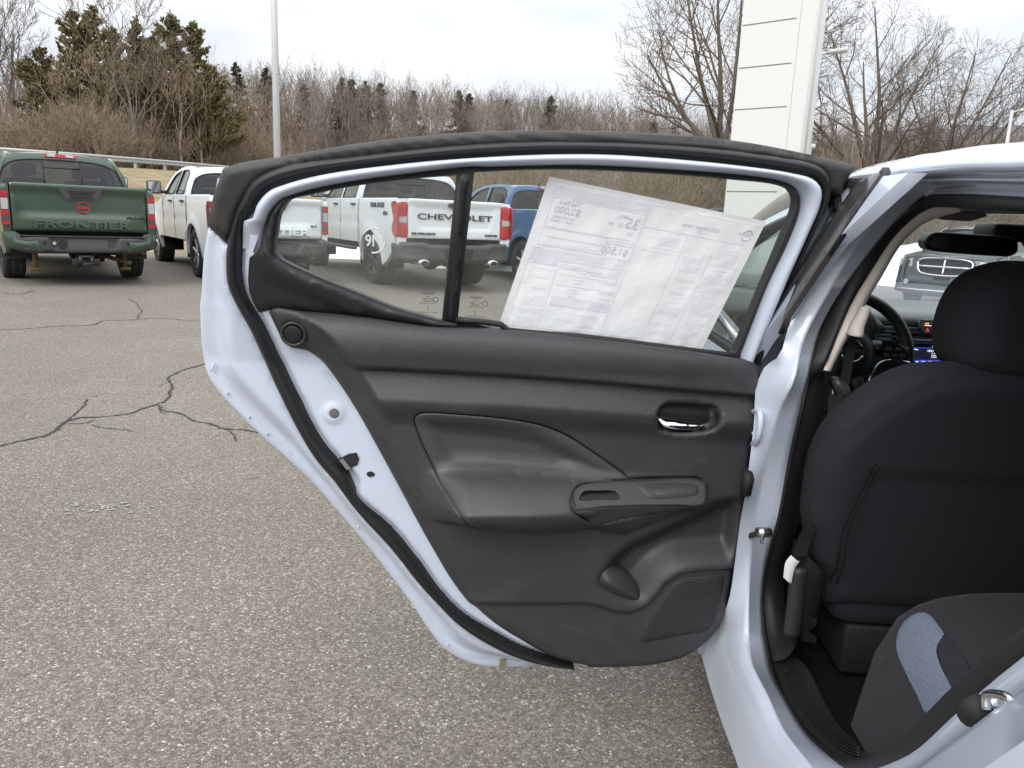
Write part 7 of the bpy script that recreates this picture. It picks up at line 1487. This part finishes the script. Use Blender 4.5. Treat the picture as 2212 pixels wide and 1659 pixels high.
# rows of small print, too fine to read from here
b = MB(); R = np.random.RandomState(4)
def rows(s0, s1, t0, t1, dt, fill=.8):
    t = t0
    while t < t1:
        if R.rand() < fill: w = (s1 - s0) * R.uniform(.45, 1); pbox(b, s1 - w, s1, t, t + dt * .3, .0006, 6)
        t += dt
rows(.70, .80, .27, .93, .012, .45); rows(.84, .955, .24, .95, .0115, .8); rows(.50, .66, .20, .34, .013, .5); rows(.06, .165, .56, .94, .014, .55); rows(.22, .44, .83, .92, .016, .8); rows(.50, .67, .945, .965, .012, .9); rows(.07, .33, .39, .41, .010, .9); rows(.18, .46, .503, .51, .010, .9)
stuff(b.done('fine_print', M('faint_fine_print', (.80, .79, .83), .8), SHEET, False, True))
for s, st, z, mt, bo, sx in (('2025 Nissan Versa', (.815, .135), .0102, PRINT_G, .01, 1), ('SV', (.735, .165), .010, PRINT_G, .01, 1), ('EPA DOT  Fuel Economy and Environment', (.462, .087), .0085, PAPER, .01, 1), ('35', (.455, .215), .028, PRINT_G, .01, 1), ('MPG', (.395, .16), .009, PRINT_G, .01, 1),
    ('32   40', (.385, .215), .0105, PRINT_G, 0, 1), ('2.9', (.445, .262), .010, PRINT_G, 0, 1), ('You Save', (.175, .145), .0115, PRINT_G, .01, 1), ('$2,000', (.185, .20), .0185, PRINT_G, .01, 1), ('in fuel costs', (.165, .232), .0085, PRINT_G, 0, 1), ('over 5 years', (.165, .256), .0085, PRINT_G, 0, 1), ('Annual fuel COST', (.462, .338), .0075, PRINT_G, .01, 1), ('$1,500', (.455, .395), .020, PRINT_G, .01, 1),
    ('fueleconomy.gov', (.455, .475), .0145, PAPER, .012, 1), ('GOVERNMENT 5-STAR SAFETY RATINGS', (.46, .53), .0072, PAPER, .012, 1), ('DELIVERY', (.125, .518), .0075, PAPER, .012, 1), ('Overall Vehicle Score', (.46, .56), .0068, PRINT, 0, 1), ('Frontal Crash', (.46, .60), .0068, PRINT, 0, 1), ('Side Crash', (.46, .672), .0068, PRINT, 0, 1), ('Rollover', (.46, .712), .0068, PRINT, 0, 1)):
    ptext('print_text', s, st, z, mt, bo, 'LEFT', sx)
for t, k in ((.555, 4), (.602, 4), (.625, 4), (.672, 5), (.695, 5), (.715, 4)):
    b = MB()
    for j in range(k):
        c = (.30 - .011 * j, t); a = np.linspace(0, 2 * np.pi, 11)[:-1]; r = np.where(np.arange(10) % 2, .0022, .0045); P = np.stack([c[0] + r * np.sin(a), c[1] - r * np.cos(a) * LW / LH], 1); b.add(shd(P, .0009), [list(range(10))])
    stuff(b.done('rating_stars', PRINT, SHEET, False, True))
a = np.linspace(rad(20), rad(160), 18)
for sg in (1, -1): obj('printed_badge', *tube_vf(shd(np.stack([.945 + .022 * np.cos(a), .115 + sg * .036 * np.sin(a)], 1), .0008), .0011, 5), PRINT, SHEET, True, True)
ptext('print_text', 'NISSAN', (.968, .122), .0085, PRINT, .01, 'LEFT', 1.0)
